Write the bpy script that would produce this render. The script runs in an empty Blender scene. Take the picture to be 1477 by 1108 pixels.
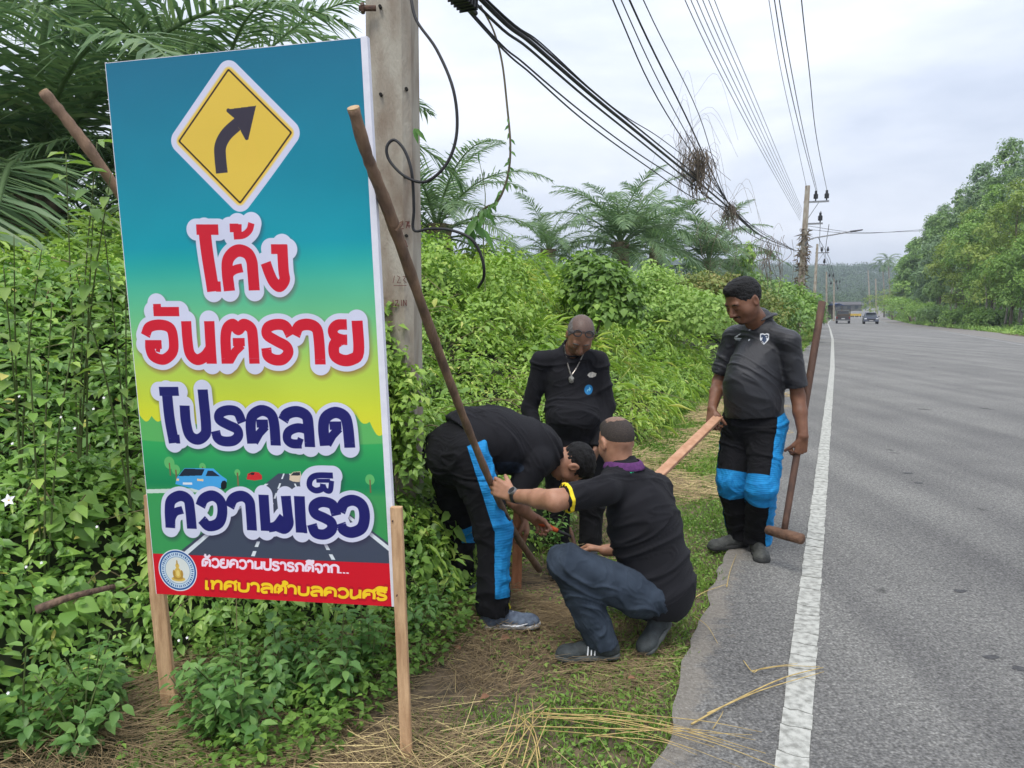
import bpy, bmesh, math, random
import numpy as np
from mathutils import Vector, Matrix
from mathutils.bvhtree import BVHTree

rng = np.random.default_rng(7)
random.seed(7)
SC = bpy.context.scene
COL = SC.collection

# ------------------------------------------------------------------ camera
EYE = 1.52
FPX = 1110.0
PITCH = math.atan(114 / FPX)
camd = bpy.data.cameras.new('camera')
camd.sensor_width = 36.0
camd.lens = FPX / 1477 * 36.0
camd.clip_start = 0.05
camd.clip_end = 6000
cam = bpy.data.objects.new('camera', camd)
COL.objects.link(cam)
cam.location = (0, 0, EYE)
cam.rotation_euler = (math.pi / 2 - PITCH, 0, 0)
SC.camera = cam

# ------------------------------------------------------------------ light
SUN_EL, SUN_AZ = math.radians(62), math.radians(200)
world = bpy.data.worlds.new('World')
SC.world = world
world.use_nodes = True
wn = world.node_tree
wn.nodes.clear()
wo = wn.nodes.new('ShaderNodeOutputWorld')
wb = wn.nodes.new('ShaderNodeBackground')
wb.inputs['Strength'].default_value = 0.13
sky = wn.nodes.new('ShaderNodeTexSky')
sky.sky_type = 'NISHITA'
sky.sun_disc = False
sky.sun_elevation = SUN_EL
sky.sun_rotation = SUN_AZ
sky.air_density = 1.0
sky.dust_density = 3.0
tc = wn.nodes.new('ShaderNodeTexCoord')
mp = wn.nodes.new('ShaderNodeMapping')
mp.inputs['Scale'].default_value = (1.0, 1.0, 3.2)
n1 = wn.nodes.new('ShaderNodeTexNoise')
n1.inputs['Scale'].default_value = 2.1
n1.inputs['Detail'].default_value = 7
n1.inputs['Roughness'].default_value = 0.55
n1.inputs['Distortion'].default_value = 0.3
cr = wn.nodes.new('ShaderNodeValToRGB')
cr.color_ramp.elements[0].position = 0.36
cr.color_ramp.elements[0].color = (3.2, 3.55, 4.25, 1)
cr.color_ramp.elements[1].position = 0.62
cr.color_ramp.elements[1].color = (5.0, 5.2, 5.7, 1)
sep = wn.nodes.new('ShaderNodeSeparateXYZ')
mr = wn.nodes.new('ShaderNodeMapRange')
mr.inputs['From Min'].default_value = 0.0
mr.inputs['From Max'].default_value = 0.9
mr.inputs['To Min'].default_value = 0.90
mr.inputs['To Max'].default_value = 1.55
sc_ = wn.nodes.new('ShaderNodeVectorMath')
sc_.operation = 'SCALE'
mx = wn.nodes.new('ShaderNodeMix')
mx.data_type = 'RGBA'
mx.inputs[0].default_value = 0.93
L = wn.links.new
L(tc.outputs['Generated'], mp.inputs['Vector'])
L(mp.outputs['Vector'], n1.inputs['Vector'])
L(n1.outputs['Fac'], cr.inputs['Fac'])
L(tc.outputs['Generated'], sep.inputs[0])
L(sep.outputs['Z'], mr.inputs['Value'])
L(cr.outputs['Color'], sc_.inputs[0])
L(mr.outputs['Result'], sc_.inputs['Scale'])
L(sky.outputs['Color'], mx.inputs[6])
L(sc_.outputs['Vector'], mx.inputs[7])
L(mx.outputs[2], wb.inputs['Color'])
L(wb.outputs['Background'], wo.inputs['Surface'])

sund = bpy.data.lights.new('sun', 'SUN')
sund.energy = 1.5
sund.angle = math.radians(22)
sund.color = (1.0, 0.965, 0.91)
sun = bpy.data.objects.new('sun', sund)
COL.objects.link(sun)
sd = Vector((math.sin(SUN_AZ) * math.cos(SUN_EL), math.cos(SUN_AZ) * math.cos(SUN_EL), math.sin(SUN_EL)))
sun.rotation_euler = sd.to_track_quat('Z', 'Y').to_euler()

SC.view_settings.view_transform = 'Standard'
SC.view_settings.look = 'None'
SC.view_settings.exposure = 0.74
SC.view_settings.gamma = 1.0
SC.view_settings.use_curve_mapping = False
SC.render.engine = 'CYCLES'
SC.cycles.max_bounces = 6
SC.cycles.diffuse_bounces = 3
SC.cycles.glossy_bounces = 2
SC.cycles.transmission_bounces = 3
SC.cycles.volume_bounces = 0
SC.cycles.transparent_max_bounces = 6
SC.cycles.use_denoising = True

# ------------------------------------------------------------------ places
def ray(px, py):
    x = (px - 738.5) / FPX
    z = -(py - 554.0) / FPX
    return np.array([x, math.cos(PITCH) + z * math.sin(PITCH), -math.sin(PITCH) + z * math.cos(PITCH)])
def G(px, py, z=0.0):
    r = ray(px, py)
    return r * ((z - EYE) / r[2]) + np.array([0, 0, EYE])
def W(px, py, y):
    r = ray(px, py)
    return r * (y / r[1]) + np.array([0, 0, EYE])
ROAD = math.radians(23.12)
CA, SA = math.cos(ROAD), math.sin(ROAD)
def PU(px, py, u):                       # a point of the upright plane u = const that runs along the road
    r = ray(px, py)
    return r * (u / (r[0] * CA - r[1] * SA)) + np.array([0, 0, EYE])
def US(x, y):
    return x * CA - y * SA, x * SA + y * CA
def XY(u, s):
    return u * CA + s * SA, -u * SA + s * CA
_cs = np.array([-60, 0, 20, 40, 80, 111, 160, 220, 300, 420, 700, 1500])
_cc = np.array([0, 0, -.08, -.28, -1.0, -1.6, -1.6, .2, 5.2, 18, 70, 260])
def road_c(s):
    return np.interp(s, _cs, _cc)
_zs = np.array([-60, 25, 60, 110, 200, 300, 420, 600, 900, 3000])
_zz = np.array([0, 0, -.28, -.9, -1.15, -.45, .6, 2.0, 4.0, 6.0])
def road_z(s):
    return np.interp(s, _zs, _zz)

# ------------------------------------------------------------------ helpers
def vnoise(P, seed=0):
    P = np.asarray(P, np.float64)
    i = np.floor(P).astype(np.int64)
    f = P - i
    f = f * f * (3 - 2 * f)
    def h(a, b, c):
        n = (a * 374761393 + b * 668265263 + c * 2147483647 + seed * 144665) & 0xffffffff
        n = ((n ^ (n >> 13)) * 1274126177) & 0xffffffff
        return ((n ^ (n >> 16)) & 0xffff) / 65535.0
    r = 0
    for dx in (0, 1):
        for dy in (0, 1):
            for dz in (0, 1):
                w = (f[..., 0] if dx else 1 - f[..., 0]) * (f[..., 1] if dy else 1 - f[..., 1]) * (f[..., 2] if dz else 1 - f[..., 2])
                r = r + w * h(i[..., 0] + dx, i[..., 1] + dy, i[..., 2] + dz)
    return r * 2 - 1
def fbm(P, octv=3, seed=0):
    r = 0; a = 1.0
    P = np.asarray(P, float)
    for k in range(octv):
        r = r + a * vnoise(P * (2 ** k), seed + k); a *= .5
    return r
def sstep(x, a, b):
    t = np.clip((x - a) / (b - a), 0, 1)
    return t * t * (3 - 2 * t)
def norm(v):
    v = np.asarray(v, float)
    return v / (np.linalg.norm(v, axis=-1, keepdims=True) + 1e-12)

MATS = {}
def mat(name, col, rough=.7, col2=None, scale=20., bump=0., bscale=None, spec=.3, detail=4, mapping=(1, 1, 1), metallic=0., stops=(.35, .65), transl=0.):
    if name in MATS: return MATS[name]
    m = bpy.data.materials.new(name); m.use_nodes = True
    nt = m.node_tree; b = nt.nodes['Principled BSDF']
    b.inputs['Roughness'].default_value = rough
    b.inputs['Specular IOR Level'].default_value = spec
    b.inputs['Metallic'].default_value = metallic
    b.inputs['Base Color'].default_value = (*col, 1)
    tcn = nt.nodes.new('ShaderNodeTexCoord'); mpn = nt.nodes.new('ShaderNodeMapping')
    mpn.inputs['Scale'].default_value = mapping
    nt.links.new(tcn.outputs['Object'], mpn.inputs['Vector'])
    if col2 is None: col2 = tuple(c * .8 for c in col)
    nz = nt.nodes.new('ShaderNodeTexNoise'); nz.inputs['Scale'].default_value = scale; nz.inputs['Detail'].default_value = detail
    rp = nt.nodes.new('ShaderNodeValToRGB')
    rp.color_ramp.elements[0].position = stops[0]; rp.color_ramp.elements[0].color = (*col2, 1)
    rp.color_ramp.elements[1].position = stops[1]; rp.color_ramp.elements[1].color = (*col, 1)
    nt.links.new(mpn.outputs['Vector'], nz.inputs['Vector'])
    nt.links.new(nz.outputs['Fac'], rp.inputs['Fac'])
    nt.links.new(rp.outputs['Color'], b.inputs['Base Color'])
    if bump:
        nb = nt.nodes.new('ShaderNodeTexNoise'); nb.inputs['Scale'].default_value = bscale or scale * 3; nb.inputs['Detail'].default_value = 5
        bp = nt.nodes.new('ShaderNodeBump'); bp.inputs['Strength'].default_value = bump; bp.inputs['Distance'].default_value = .01
        nt.links.new(mpn.outputs['Vector'], nb.inputs['Vector'])
        nt.links.new(nb.outputs['Fac'], bp.inputs['Height'])
        nt.links.new(bp.outputs['Normal'], b.inputs['Normal'])
    MATS[name] = m
    return m
def leafmat(name, stops, rough=.5, transl=.25, spec=.35):
    """colour of each leaf comes from its own random value in the attribute 'tone'"""
    if name in MATS: return MATS[name]
    m = bpy.data.materials.new(name); m.use_nodes = True
    nt = m.node_tree; b = nt.nodes['Principled BSDF']; out = nt.nodes['Material Output']
    b.inputs['Roughness'].default_value = rough; b.inputs['Specular IOR Level'].default_value = spec
    at = nt.nodes.new('ShaderNodeAttribute'); at.attribute_name = 'tone'
    rp = nt.nodes.new('ShaderNodeValToRGB')
    el = rp.color_ramp.elements
    el[0].position = stops[0][0]; el[0].color = (*stops[0][1], 1)
    el[1].position = stops[-1][0]; el[1].color = (*stops[-1][1], 1)
    for p, c in stops[1:-1]:
        e = el.new(p); e.color = (*c, 1)
    nt.links.new(at.outputs['Fac'], rp.inputs['Fac'])
    nt.links.new(rp.outputs['Color'], b.inputs['Base Color'])
    if transl:
        tr = nt.nodes.new('ShaderNodeBsdfTranslucent'); ms = nt.nodes.new('ShaderNodeMixShader')
        hs = nt.nodes.new('ShaderNodeHueSaturation'); hs.inputs['Value'].default_value = 1.5; hs.inputs['Saturation'].default_value = 1.1
        nt.links.new(rp.outputs['Color'], hs.inputs['Color']); nt.links.new(hs.outputs['Color'], tr.inputs['Color'])
        ms.inputs[0].default_value = transl
        nt.links.new(b.outputs[0], ms.inputs[1]); nt.links.new(tr.outputs[0], ms.inputs[2]); nt.links.new(ms.outputs[0], out.inputs['Surface'])
    MATS[name] = m
    return m

def tag(o, label=None, cat=None, group=None, kind=None):
    if label: o['label'] = label
    if cat: o['category'] = cat
    if group: o['group'] = group
    if kind: o['kind'] = kind
    return o
def empty(name, loc=(0, 0, 0), label=None, cat=None, group=None, rz=0):
    o = bpy.data.objects.new(name, None); COL.objects.link(o)
    o.empty_display_size = .1
    o.location = loc; o.rotation_euler = (0, 0, rz)
    return tag(o, label, cat, group)
def link(name, me, m=None, parent=None, smooth=False):
    if m is not None:
        for k in (m if isinstance(m, (list, tuple)) else [m]): me.materials.append(k)
    if smooth: me.polygons.foreach_set('use_smooth', np.ones(len(me.polygons), bool))
    o = bpy.data.objects.new(name, me); COL.objects.link(o)
    if parent is not None:
        o.parent = parent
        if parent.type == 'EMPTY' or parent.parent is not None or True:
            # the mesh is written in world coordinates: undo where its parents stand
            M = world_of(parent)
            o.matrix_parent_inverse = M.inverted()
    return o
def world_of(o):
    M = Matrix.LocRotScale(o.location, o.rotation_euler, o.scale)
    if o.parent: M = world_of(o.parent) @ o.matrix_parent_inverse @ M
    return M
def npmesh(name, V, Fc, tone=None):
    """V (n,3); Fc (m,3) or (m,4) int"""
    V = np.asarray(V, np.float32); Fc = np.asarray(Fc, np.int32)
    me = bpy.data.meshes.new(name)
    k = Fc.shape[1]
    me.vertices.add(len(V)); me.vertices.foreach_set('co', V.ravel())
    me.loops.add(Fc.size); me.loops.foreach_set('vertex_index', Fc.ravel())
    me.polygons.add(len(Fc))
    me.polygons.foreach_set('loop_start', np.arange(0, Fc.size, k, dtype=np.int32))
    me.polygons.foreach_set('loop_total', np.full(len(Fc), k, np.int32))
    me.update(calc_edges=True)
    if tone is not None:
        a = me.attributes.new('tone', 'FLOAT', 'POINT'); a.data.foreach_set('value', np.asarray(tone, np.float32))
    return me
class MB:
    """collects simple shapes into one mesh"""
    def __init__(s): s.v = []; s.f = []
    def add(s, V, Fs):
        o = len(s.v); s.v.extend([tuple(map(float, p)) for p in V]); s.f.extend([tuple(o + i for i in q) for q in Fs]); return s
    def box(s, c, size, rot=None):
        h = np.array(size) / 2; c = np.array(c, float)
        P = [np.array([x, y, z]) * h for x in (-1, 1) for y in (-1, 1) for z in (-1, 1)]
        if rot is not None: P = [rot @ p for p in P]
        return s.add([p + c for p in P], [(0, 1, 3, 2), (4, 6, 7, 5), (0, 4, 5, 1), (2, 3, 7, 6), (0, 2, 6, 4), (1, 5, 7, 3)])
    def bar(s, p, q, w, h, up=(0, 0, 1), w2=None, h2=None):
        p = np.array(p, float); q = np.array(q, float); d = norm(q - p)
        sx = np.cross(d, up); sx = norm(sx); sy = np.cross(sx, d)
        w2 = w if w2 is None else w2; h2 = h if h2 is None else h2
        V = [p + sx * a * w / 2 + sy * b * h / 2 for a, b in ((-1, -1), (1, -1), (1, 1), (-1, 1))] + [q + sx * a * w2 / 2 + sy * b * h2 / 2 for a, b in ((-1, -1), (1, -1), (1, 1), (-1, 1))]
        return s.add(V, [(3, 2, 1, 0), (4, 5, 6, 7), (0, 1, 5, 4), (1, 2, 6, 5), (2, 3, 7, 6), (3, 0, 4, 7)])
    def tube(s, pts, r, n=6, cap=True):
        P = [np.array(p, float) for p in pts]
        rs = r if hasattr(r, '__len__') else [r] * len(P)
        up = np.array([.13, .21, .97]); V = []; Fs = []
        for i, p in enumerate(P):
            d = norm(P[min(i + 1, len(P) - 1)] - P[max(i - 1, 0)])
            if abs(np.dot(d, up)) > .95: up = np.array([.9, .3, .1])
            a = norm(np.cross(d, up)); b = np.cross(a, d); up = b
            a2 = a
            for k in range(n):
                t = 2 * math.pi * k / n
                V.append(p + rs[i] * (math.cos(t) * a2 + math.sin(t) * b))
        for i in range(len(P) - 1):
            for k in range(n):
                k2 = (k + 1) % n
                Fs.append((i * n + k, i * n + k2, (i + 1) * n + k2, (i + 1) * n + k))
        if cap: Fs.append(tuple(range(n))[::-1]); Fs.append(tuple((len(P) - 1) * n + k for k in range(n)))
        return s.add(V, Fs)
    def grid(s, fn, nu, nv):
        V = [fn(i / (nu - 1), j / (nv - 1)) for j in range(nv) for i in range(nu)]
        return s.add(V, [(j * nu + i, j * nu + i + 1, (j + 1) * nu + i + 1, (j + 1) * nu + i) for j in range(nv - 1) for i in range(nu - 1)])
    def mesh(s, name):
        me = bpy.data.meshes.new(name); me.from_pydata(s.v, [], s.f); me.update(); return me
    def build(s, name, m, parent=None, smooth=False, bevel=0):
        me = s.mesh(name)
        if bevel:
            bm = bmesh.new(); bm.from_mesh(me)
            bmesh.ops.bevel(bm, geom=bm.edges[:], offset=bevel, segments=2, affect='EDGES', clamp_overlap=True)
            bm.to_mesh(me); bm.free()
        return link(name, me, m, parent, smooth)
def spline(pts, n=8):
    P = np.array(pts, float)
    Q = np.vstack([2 * P[0] - P[1], P, 2 * P[-1] - P[-2]])
    out = []
    for i in range(1, len(Q) - 2):
        for k in range(n):
            t = k / n
            out.append(.5 * ((2 * Q[i]) + (-Q[i - 1] + Q[i + 1]) * t + (2 * Q[i - 1] - 5 * Q[i] + 4 * Q[i + 1] - Q[i + 2]) * t * t + (-Q[i - 1] + 3 * Q[i] - 3 * Q[i + 1] + Q[i + 2]) * t ** 3))
    out.append(P[-1])
    return np.array(out)

# leaf templates: x across, y along, z up; verts, tris
LEAF4 = (np.array([[0, 0, 0], [-.5, .38, .10], [.5, .38, .10], [0, .42, 0], [0, 1, -.12]]),
         np.array([[0, 3, 1], [0, 2, 3], [1, 3, 4], [3, 2, 4]]))
LEAF8 = (np.array([[0, 0, 0], [-.42, .2, .09], [.42, .2, .09], [0, .24, 0], [-.46, .52, .08], [.46, .52, .08], [0, .55, -.02], [0, 1, -.16]]),
         np.array([[0, 3, 1], [0, 2, 3], [1, 3, 6], [1, 6, 4], [3, 2, 5], [3, 5, 6], [4, 6, 7], [6, 5, 7]]))
def leaves(P, ax, nr, ln, wd, tone, tpl=LEAF4):
    """leaf meshes at P pointing along ax with upper side nr -> V, F, tone per vertex"""
    P = np.asarray(P); N = len(P)
    ax = norm(ax); sx = norm(np.cross(ax, nr)); nz = np.cross(sx, ax)
    T, Fc = tpl
    V = P[:, None] + (T[None, :, 0:1] * np.reshape(wd, (-1, 1, 1))) * sx[:, None] + (T[None, :, 1:2] * np.reshape(ln, (-1, 1, 1))) * ax[:, None] + (T[None, :, 2:3] * np.reshape(ln, (-1, 1, 1))) * nz[:, None]
    F_ = Fc[None] + (np.arange(N) * len(T))[:, None, None]
    return V.reshape(-1, 3), F_.reshape(-1, 3), np.repeat(tone, len(T))
def leafobj(name, parts, m, parent=None, smooth=True):
    Vs = []; Fs = []; Ts = []; o = 0
    for V, F_, t in parts:
        Vs.append(V); Fs.append(F_ + o); Ts.append(t); o += len(V)
    me = npmesh(name, np.vstack(Vs), np.vstack(Fs), np.concatenate(Ts))
    return link(name, me, m, parent, smooth)
def runit(n, r=None):
    v = (r or rng).normal(size=(n, 3)); return norm(v)
def inview(P, margin=1.25):
    d = P - np.array([0, 0, EYE])
    f = d[:, 1] * math.cos(PITCH) - d[:, 2] * math.sin(PITCH)
    up = d[:, 1] * math.sin(PITCH) + d[:, 2] * math.cos(PITCH)
    return (f > .4) & (np.abs(d[:, 0]) < f * .665 * margin + .25) & (np.abs(up) < f * .5 * margin + .25)
# ------------------------------------------------------------------ the setting
def bank_h(u, s):
    """height of the overgrown bank left of the verge (surface of the growth)"""
    far = np.interp(s, [-5, 3, 6, 10, 16, 24, 40, 70, 120, 200], [1.65, 1.72, 2.05, 2.1, 1.95, 2.0, 2.1, 2.6, 4.0, 5.0])
    edge = -1.72 + .22 * vnoise(np.stack([s * 1.1, s * 0, s * 0], -1), 3) + np.interp(s, [0, 1.9, 2.35, 3.2, 5, 9, 14, 25, 60], [-.75, -.75, -.6, .0, -.1, -.25, -.35, -.7, -1.2])
    wid = np.interp(s, [0, 3, 6, 12, 25], [1.9, 2.0, 2.8, 3.3, 3.0])
    d = edge - u
    h = far * np.clip(d / wid, 0, 1) ** .75
    P = np.stack([u, s, u * 0], -1)
    amp = sstep(d, 0, .8)
    h = h + amp * (.30 * vnoise(P * 1.1, 11) + .16 * vnoise(P * 2.6, 12) + .09 * vnoise(P * 6, 13))
    # hollow beneath the board, and lower growth right by the road edge
    h = h + .12 * sstep(d, 0, .15) * sstep(.9 - d, 0, .5)
    return np.where(d > 0, np.maximum(h, 0.02), 0.0)

def terrain(u, s):
    z = road_z(s)
    d = np.maximum(0, -(u - road_c(s)) - 1.2)
    P = np.stack([u, s, u * 0], -1)
    left = .05 * sstep(d, 0, .5) + .03 * vnoise(P * 1.7, 31) * sstep(d, 0, .6)
    dr = np.maximum(0, (u - road_c(s)) - 9.6)
    right = .25 * sstep(dr, 0, 6)
    hills = 30 * sstep(s, 420, 760) * (1 + .3 * vnoise(P * .004, 5)) + 4 * sstep(s, 260, 420) * sstep(np.abs(u - road_c(s)), 20, 60)
    return z - .03 + left + right + hills

asph = mat('worn_asphalt', (.30, .296, .285), .88, (.145, .142, .136), 85, bump=.9, bscale=260, spec=.25, detail=3, stops=(.38, .66))
def patch_asphalt():
    nt = asph.node_tree; b = nt.nodes['Principled BSDF']
    ramp = [n for n in nt.nodes if n.type == 'VALTORGB'][0]
    mpn = [n for n in nt.nodes if n.type == 'MAPPING'][0]
    def noise(scale, detail=4, rough=.6):
        n = nt.nodes.new('ShaderNodeTexNoise'); n.inputs['Scale'].default_value = scale; n.inputs['Detail'].default_value = detail; n.inputs['Roughness'].default_value = rough
        nt.links.new(mpn.outputs['Vector'], n.inputs['Vector']); return n
    def rampn(src, a, ca, b_, cb):
        r = nt.nodes.new('ShaderNodeValToRGB'); r.color_ramp.elements[0].position = a; r.color_ramp.elements[0].color = (*ca, 1); r.color_ramp.elements[1].position = b_; r.color_ramp.elements[1].color = (*cb, 1)
        nt.links.new(src, r.inputs['Fac']); return r
    def mul(a, bb, mode='MULTIPLY', fac=1.):
        m = nt.nodes.new('ShaderNodeMix'); m.data_type = 'RGBA'; m.blend_type = mode; m.inputs[0].default_value = fac
        nt.links.new(a, m.inputs[6]); nt.links.new(bb, m.inputs[7]); return m
    big = rampn(noise(.8, 6).outputs['Fac'], .3, (.82, .82, .83), .7, (1.12, 1.12, 1.11))
    m1 = mul(ramp.outputs['Color'], big.outputs['Color'])
    vor = nt.nodes.new('ShaderNodeTexVoronoi'); vor.inputs['Scale'].default_value = 75; nt.links.new(mpn.outputs['Vector'], vor.inputs['Vector'])
    peb = rampn(vor.outputs['Distance'], .12, (1.25, 1.24, 1.20), .50, (.87, .87, .87))
    m2 = mul(m1.outputs[2], peb.outputs['Color'])
    spot = rampn(noise(2.1, 2).outputs['Fac'], .255, (.55, .55, .55), .29, (1, 1, 1))
    m3 = mul(m2.outputs[2], spot.outputs['Color'])
    # wheel tracks: run along the road, slightly darker
    mr_ = nt.nodes.new('ShaderNodeMapping'); mr_.inputs['Rotation'].default_value = (0, 0, ROAD); mr_.inputs['Scale'].default_value = (1.1, .05, 1); nt.links.new([n for n in nt.nodes if n.type == 'TEX_COORD'][0].outputs['Object'], mr_.inputs['Vector'])
    tn = nt.nodes.new('ShaderNodeTexNoise'); tn.inputs['Scale'].default_value = 1.6; tn.inputs['Detail'].default_value = 5; nt.links.new(mr_.outputs[0], tn.inputs['Vector'])
    trk = rampn(tn.outputs['Fac'], .36, (.84, .84, .85), .64, (1.12, 1.12, 1.11)); m3 = mul(m3.outputs[2], trk.outputs['Color'])
    fine = rampn(noise(34, 3).outputs['Fac'], .36, (.74, .74, .74), .62, (1.16, 1.16, 1.15)); m3 = mul(m3.outputs[2], fine.outputs['Color'])
    at = nt.nodes.new('ShaderNodeAttribute'); at.attribute_name = 'dust'; ad = nt.nodes.new('ShaderNodeMath'); ad.operation = 'MULTIPLY_ADD'; nt.links.new(noise(11, 7, .75).outputs['Fac'], ad.inputs[0]); ad.inputs[1].default_value = 1.1; nt.links.new(at.outputs['Fac'], ad.inputs[2])
    dr = rampn(ad.outputs[0], .80, (0, 0, 0), 1.35, (.45, .45, .45)); mm = nt.nodes.new('ShaderNodeMix'); mm.data_type = 'RGBA'; nt.links.new(dr.outputs['Color'], mm.inputs[0]); nt.links.new(m3.outputs[2], mm.inputs[6]); mm.inputs[7].default_value = (.33, .29, .235, 1)
    nt.links.new(mm.outputs[2], b.inputs['Base Color'])
patch_asphalt()
dirt = mat('verge_soil', (.17, .125, .08), .95, (.075, .06, .04), 14, bump=.8, bscale=60)
sand = mat('dusty_road_edge', (.235, .22, .20), .95, (.15, .14, .13), 30, bump=.6, bscale=150)
hillm = mat('distant_undergrowth', (.045, .075, .03), .95, (.025, .045, .02), .5)
gm = mat('shade_dark_litter', (.05, .06, .028), .95, (.022, .03, .014), 6, bump=.6, bscale=30)  # green-brown leaf litter, darkened in colour for the shade inside the growth

# ground: one sheet out to the horizon
us_ = np.unique(np.concatenate([-np.geomspace(3, 1500, 40), np.linspace(-3, 14, 69), np.geomspace(14, 1500, 40)]))
ss_ = np.unique(np.concatenate([np.linspace(-40, -2, 12), np.linspace(-2, 20, 67), np.geomspace(20, 2600, 90)]))
UU, SS = np.meshgrid(us_, ss_)
UC = UU + road_c(SS)
X, Y = XY(UC, SS)
Z = terrain(UC, SS)
on = (UU > -.45) & (UU < 8.2)
Z = np.where(on, Z - .05, Z)
nu = len(us_); ns = len(ss_)
idx = np.arange(nu * ns).reshape(ns, nu)
Fq = np.stack([idx[:-1, :-1], idx[:-1, 1:], idx[1:, 1:], idx[1:, :-1]], -1).reshape(-1, 4)
me = npmesh('ground', np.stack([X, Y, Z], -1).reshape(-1, 3), Fq)
me.materials.append(dirt); me.materials.append(gm); me.materials.append(hillm)
cu = (UU[:-1, :-1]).ravel(); cs2 = SS[:-1, :-1].ravel()
mi = np.where(cs2 > 150, 2, np.where((cu < -2.2) | (cu > 12), 1, 0))
me.polygons.foreach_set('material_index', mi.astype(np.int32))
me.polygons.foreach_set('use_smooth', np.ones(len(me.polygons), bool))
tag(link('ground', me), kind='structure')

def strip(name, ulo, uhi, s0, s1, dz, m, n=260, nu_=3, jag=None):
    s = np.concatenate([np.linspace(s0, 14, n // 2, endpoint=False), np.geomspace(14, s1, n // 2)]) if s1 > 15 else np.linspace(s0, s1, n)
    lo = ulo(s) if callable(ulo) else s * 0 + ulo
    hi = uhi(s) if callable(uhi) else s * 0 + uhi
    V = []; T = np.linspace(0, 1, nu_) if not isinstance(nu_, list) else nu_; nu_ = len(T)
    for t in T:
        u = lo * (1 - t) + hi * t + road_c(s)
        x, y = XY(u, s); V.append(np.stack([x, y, road_z(s) + dz + 0 * s], -1))
    V = np.stack(V, 1); k = len(s); idx = np.arange(k * nu_).reshape(k, nu_)
    Fq = np.stack([idx[:-1, :-1], idx[:-1, 1:], idx[1:, 1:], idx[1:, :-1]], -1).reshape(-1, 4)
    me = npmesh(name, V.reshape(-1, 3), Fq)
    return tag(link(name, me, m), kind='structure')
def pav_edge(s):
    P = np.stack([s, s * 0, s * 0], -1)
    return np.interp(s, [0, 2.5, 4.5, 8, 20, 60], [-.46, -.50, -.56, -.85, -1.05, -1.0]) + .035 * vnoise(P * 2.3, 8) + .02 * vnoise(P * 9, 9)
road_o = strip('road', pav_edge, 7.75, -20, 900, 0.0, asph, 900, [0, .006, .013, .022, .034, .06, .3, .7, .97, 1])
_d = np.tile(np.array([.75, .5, .3, .15, .05, 0, 0, 0, .2, 1.]), len(road_o.data.vertices) // 10); _a = road_o.data.attributes.new('dust', 'FLOAT', 'POINT'); _a.data.foreach_set('value', _d.astype(np.float32))
strip('gravel_shoulder', 7.65, lambda s: 9.9 + .5 * vnoise(np.stack([s * .4, s * 0, s * 0], -1), 23), -20, 300, .004, sand, 500, 3)

# edge line: cracked slabs of thick white paint, each with its own ragged ends
paint = mat('road_paint', (.47, .47, .43), .85, (.25, .25, .225), 30, bump=.6, bscale=160, stops=(.34, .6), detail=8)
line = empty('edge_line', (*XY(-.08, 3), 0)); tag(line, kind='structure')
s = -1.5; k = 0
while s < 16:
    ln = random.uniform(.10, .26) * (1 if s < 9 else 2.2)
    mb = MB(); n = 5
    def row(sv, off):
        out = []
        for i in range(n):
            u = -.08 - .053 + .106 * i / (n - 1) + (random.uniform(-.004, .004) if i in (0, n - 1) else 0)
            sj = sv + off[i]
            out.append((*XY(u + road_c(sj), sj), road_z(sj) + .0062))
        return out
    if k == 0: j0 = [0] * n
    j1 = list(np.cumsum([random.uniform(-.012, .012) for _ in range(n)]))
    gap = random.choice([.005, .007, .010, .014])
    a_ = row(s + gap, j0); b_ = row(s + ln, j1)
    lowa = [(x, y, .001) for x, y, z in a_]; lowb = [(x, y, .001) for x, y, z in b_]
    V = a_ + b_ + lowa + lowb
    Fs = [(i, i + 1, n + i + 1, n + i) for i in range(n - 1)] + [(2 * n + i, 2 * n + i + 1, i + 1, i) for i in range(n - 1)] + [(n, 3 * n, 2 * n, 0), (2 * n - 1, n - 1, 3 * n - 1, 4 * n - 1)]
    mb.add(V, Fs)
    mb.build('paint_slab', paint, line)
    j0 = j1; s += ln; k += 1
far_line = strip('edge_line_far', -.133, -.027, s, 300, .005, paint, 300, 2)
strip('edge_line_opposite', 6.95, 7.08, 4, 300, .005, mat('faint_paint', (.30, .30, .285), .8, (.2, .2, .2), 5), 300, 2)

# dark tar stains on the lane
tar = mat('tar_stain', (.05, .05, .052), .8, (.085, .085, .088), 60, bump=.5, bscale=200)
for (px, py, w, h) in ((1386, 853, .036, .016), (1430, 948, .04, .014), (1472, 965, .034, .014), (1310, 683, .05, .018), (1325, 697, .04, .015), (1000, 905, .0, .0)):
    if w == 0: continue
    g = G(px, py); V = []
    for i in range(14):
        t = 2 * math.pi * i / 14; r = 1 + random.uniform(-.3, .2)
        V.append((g[0] + w * r * math.cos(t), g[1] + h * 1.6 * r * math.sin(t), .0022))
    mb = MB(); mb.add(V, [tuple(range(14))]); o = mb.build('tar_stain', tar); tag(o, kind='structure')

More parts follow.
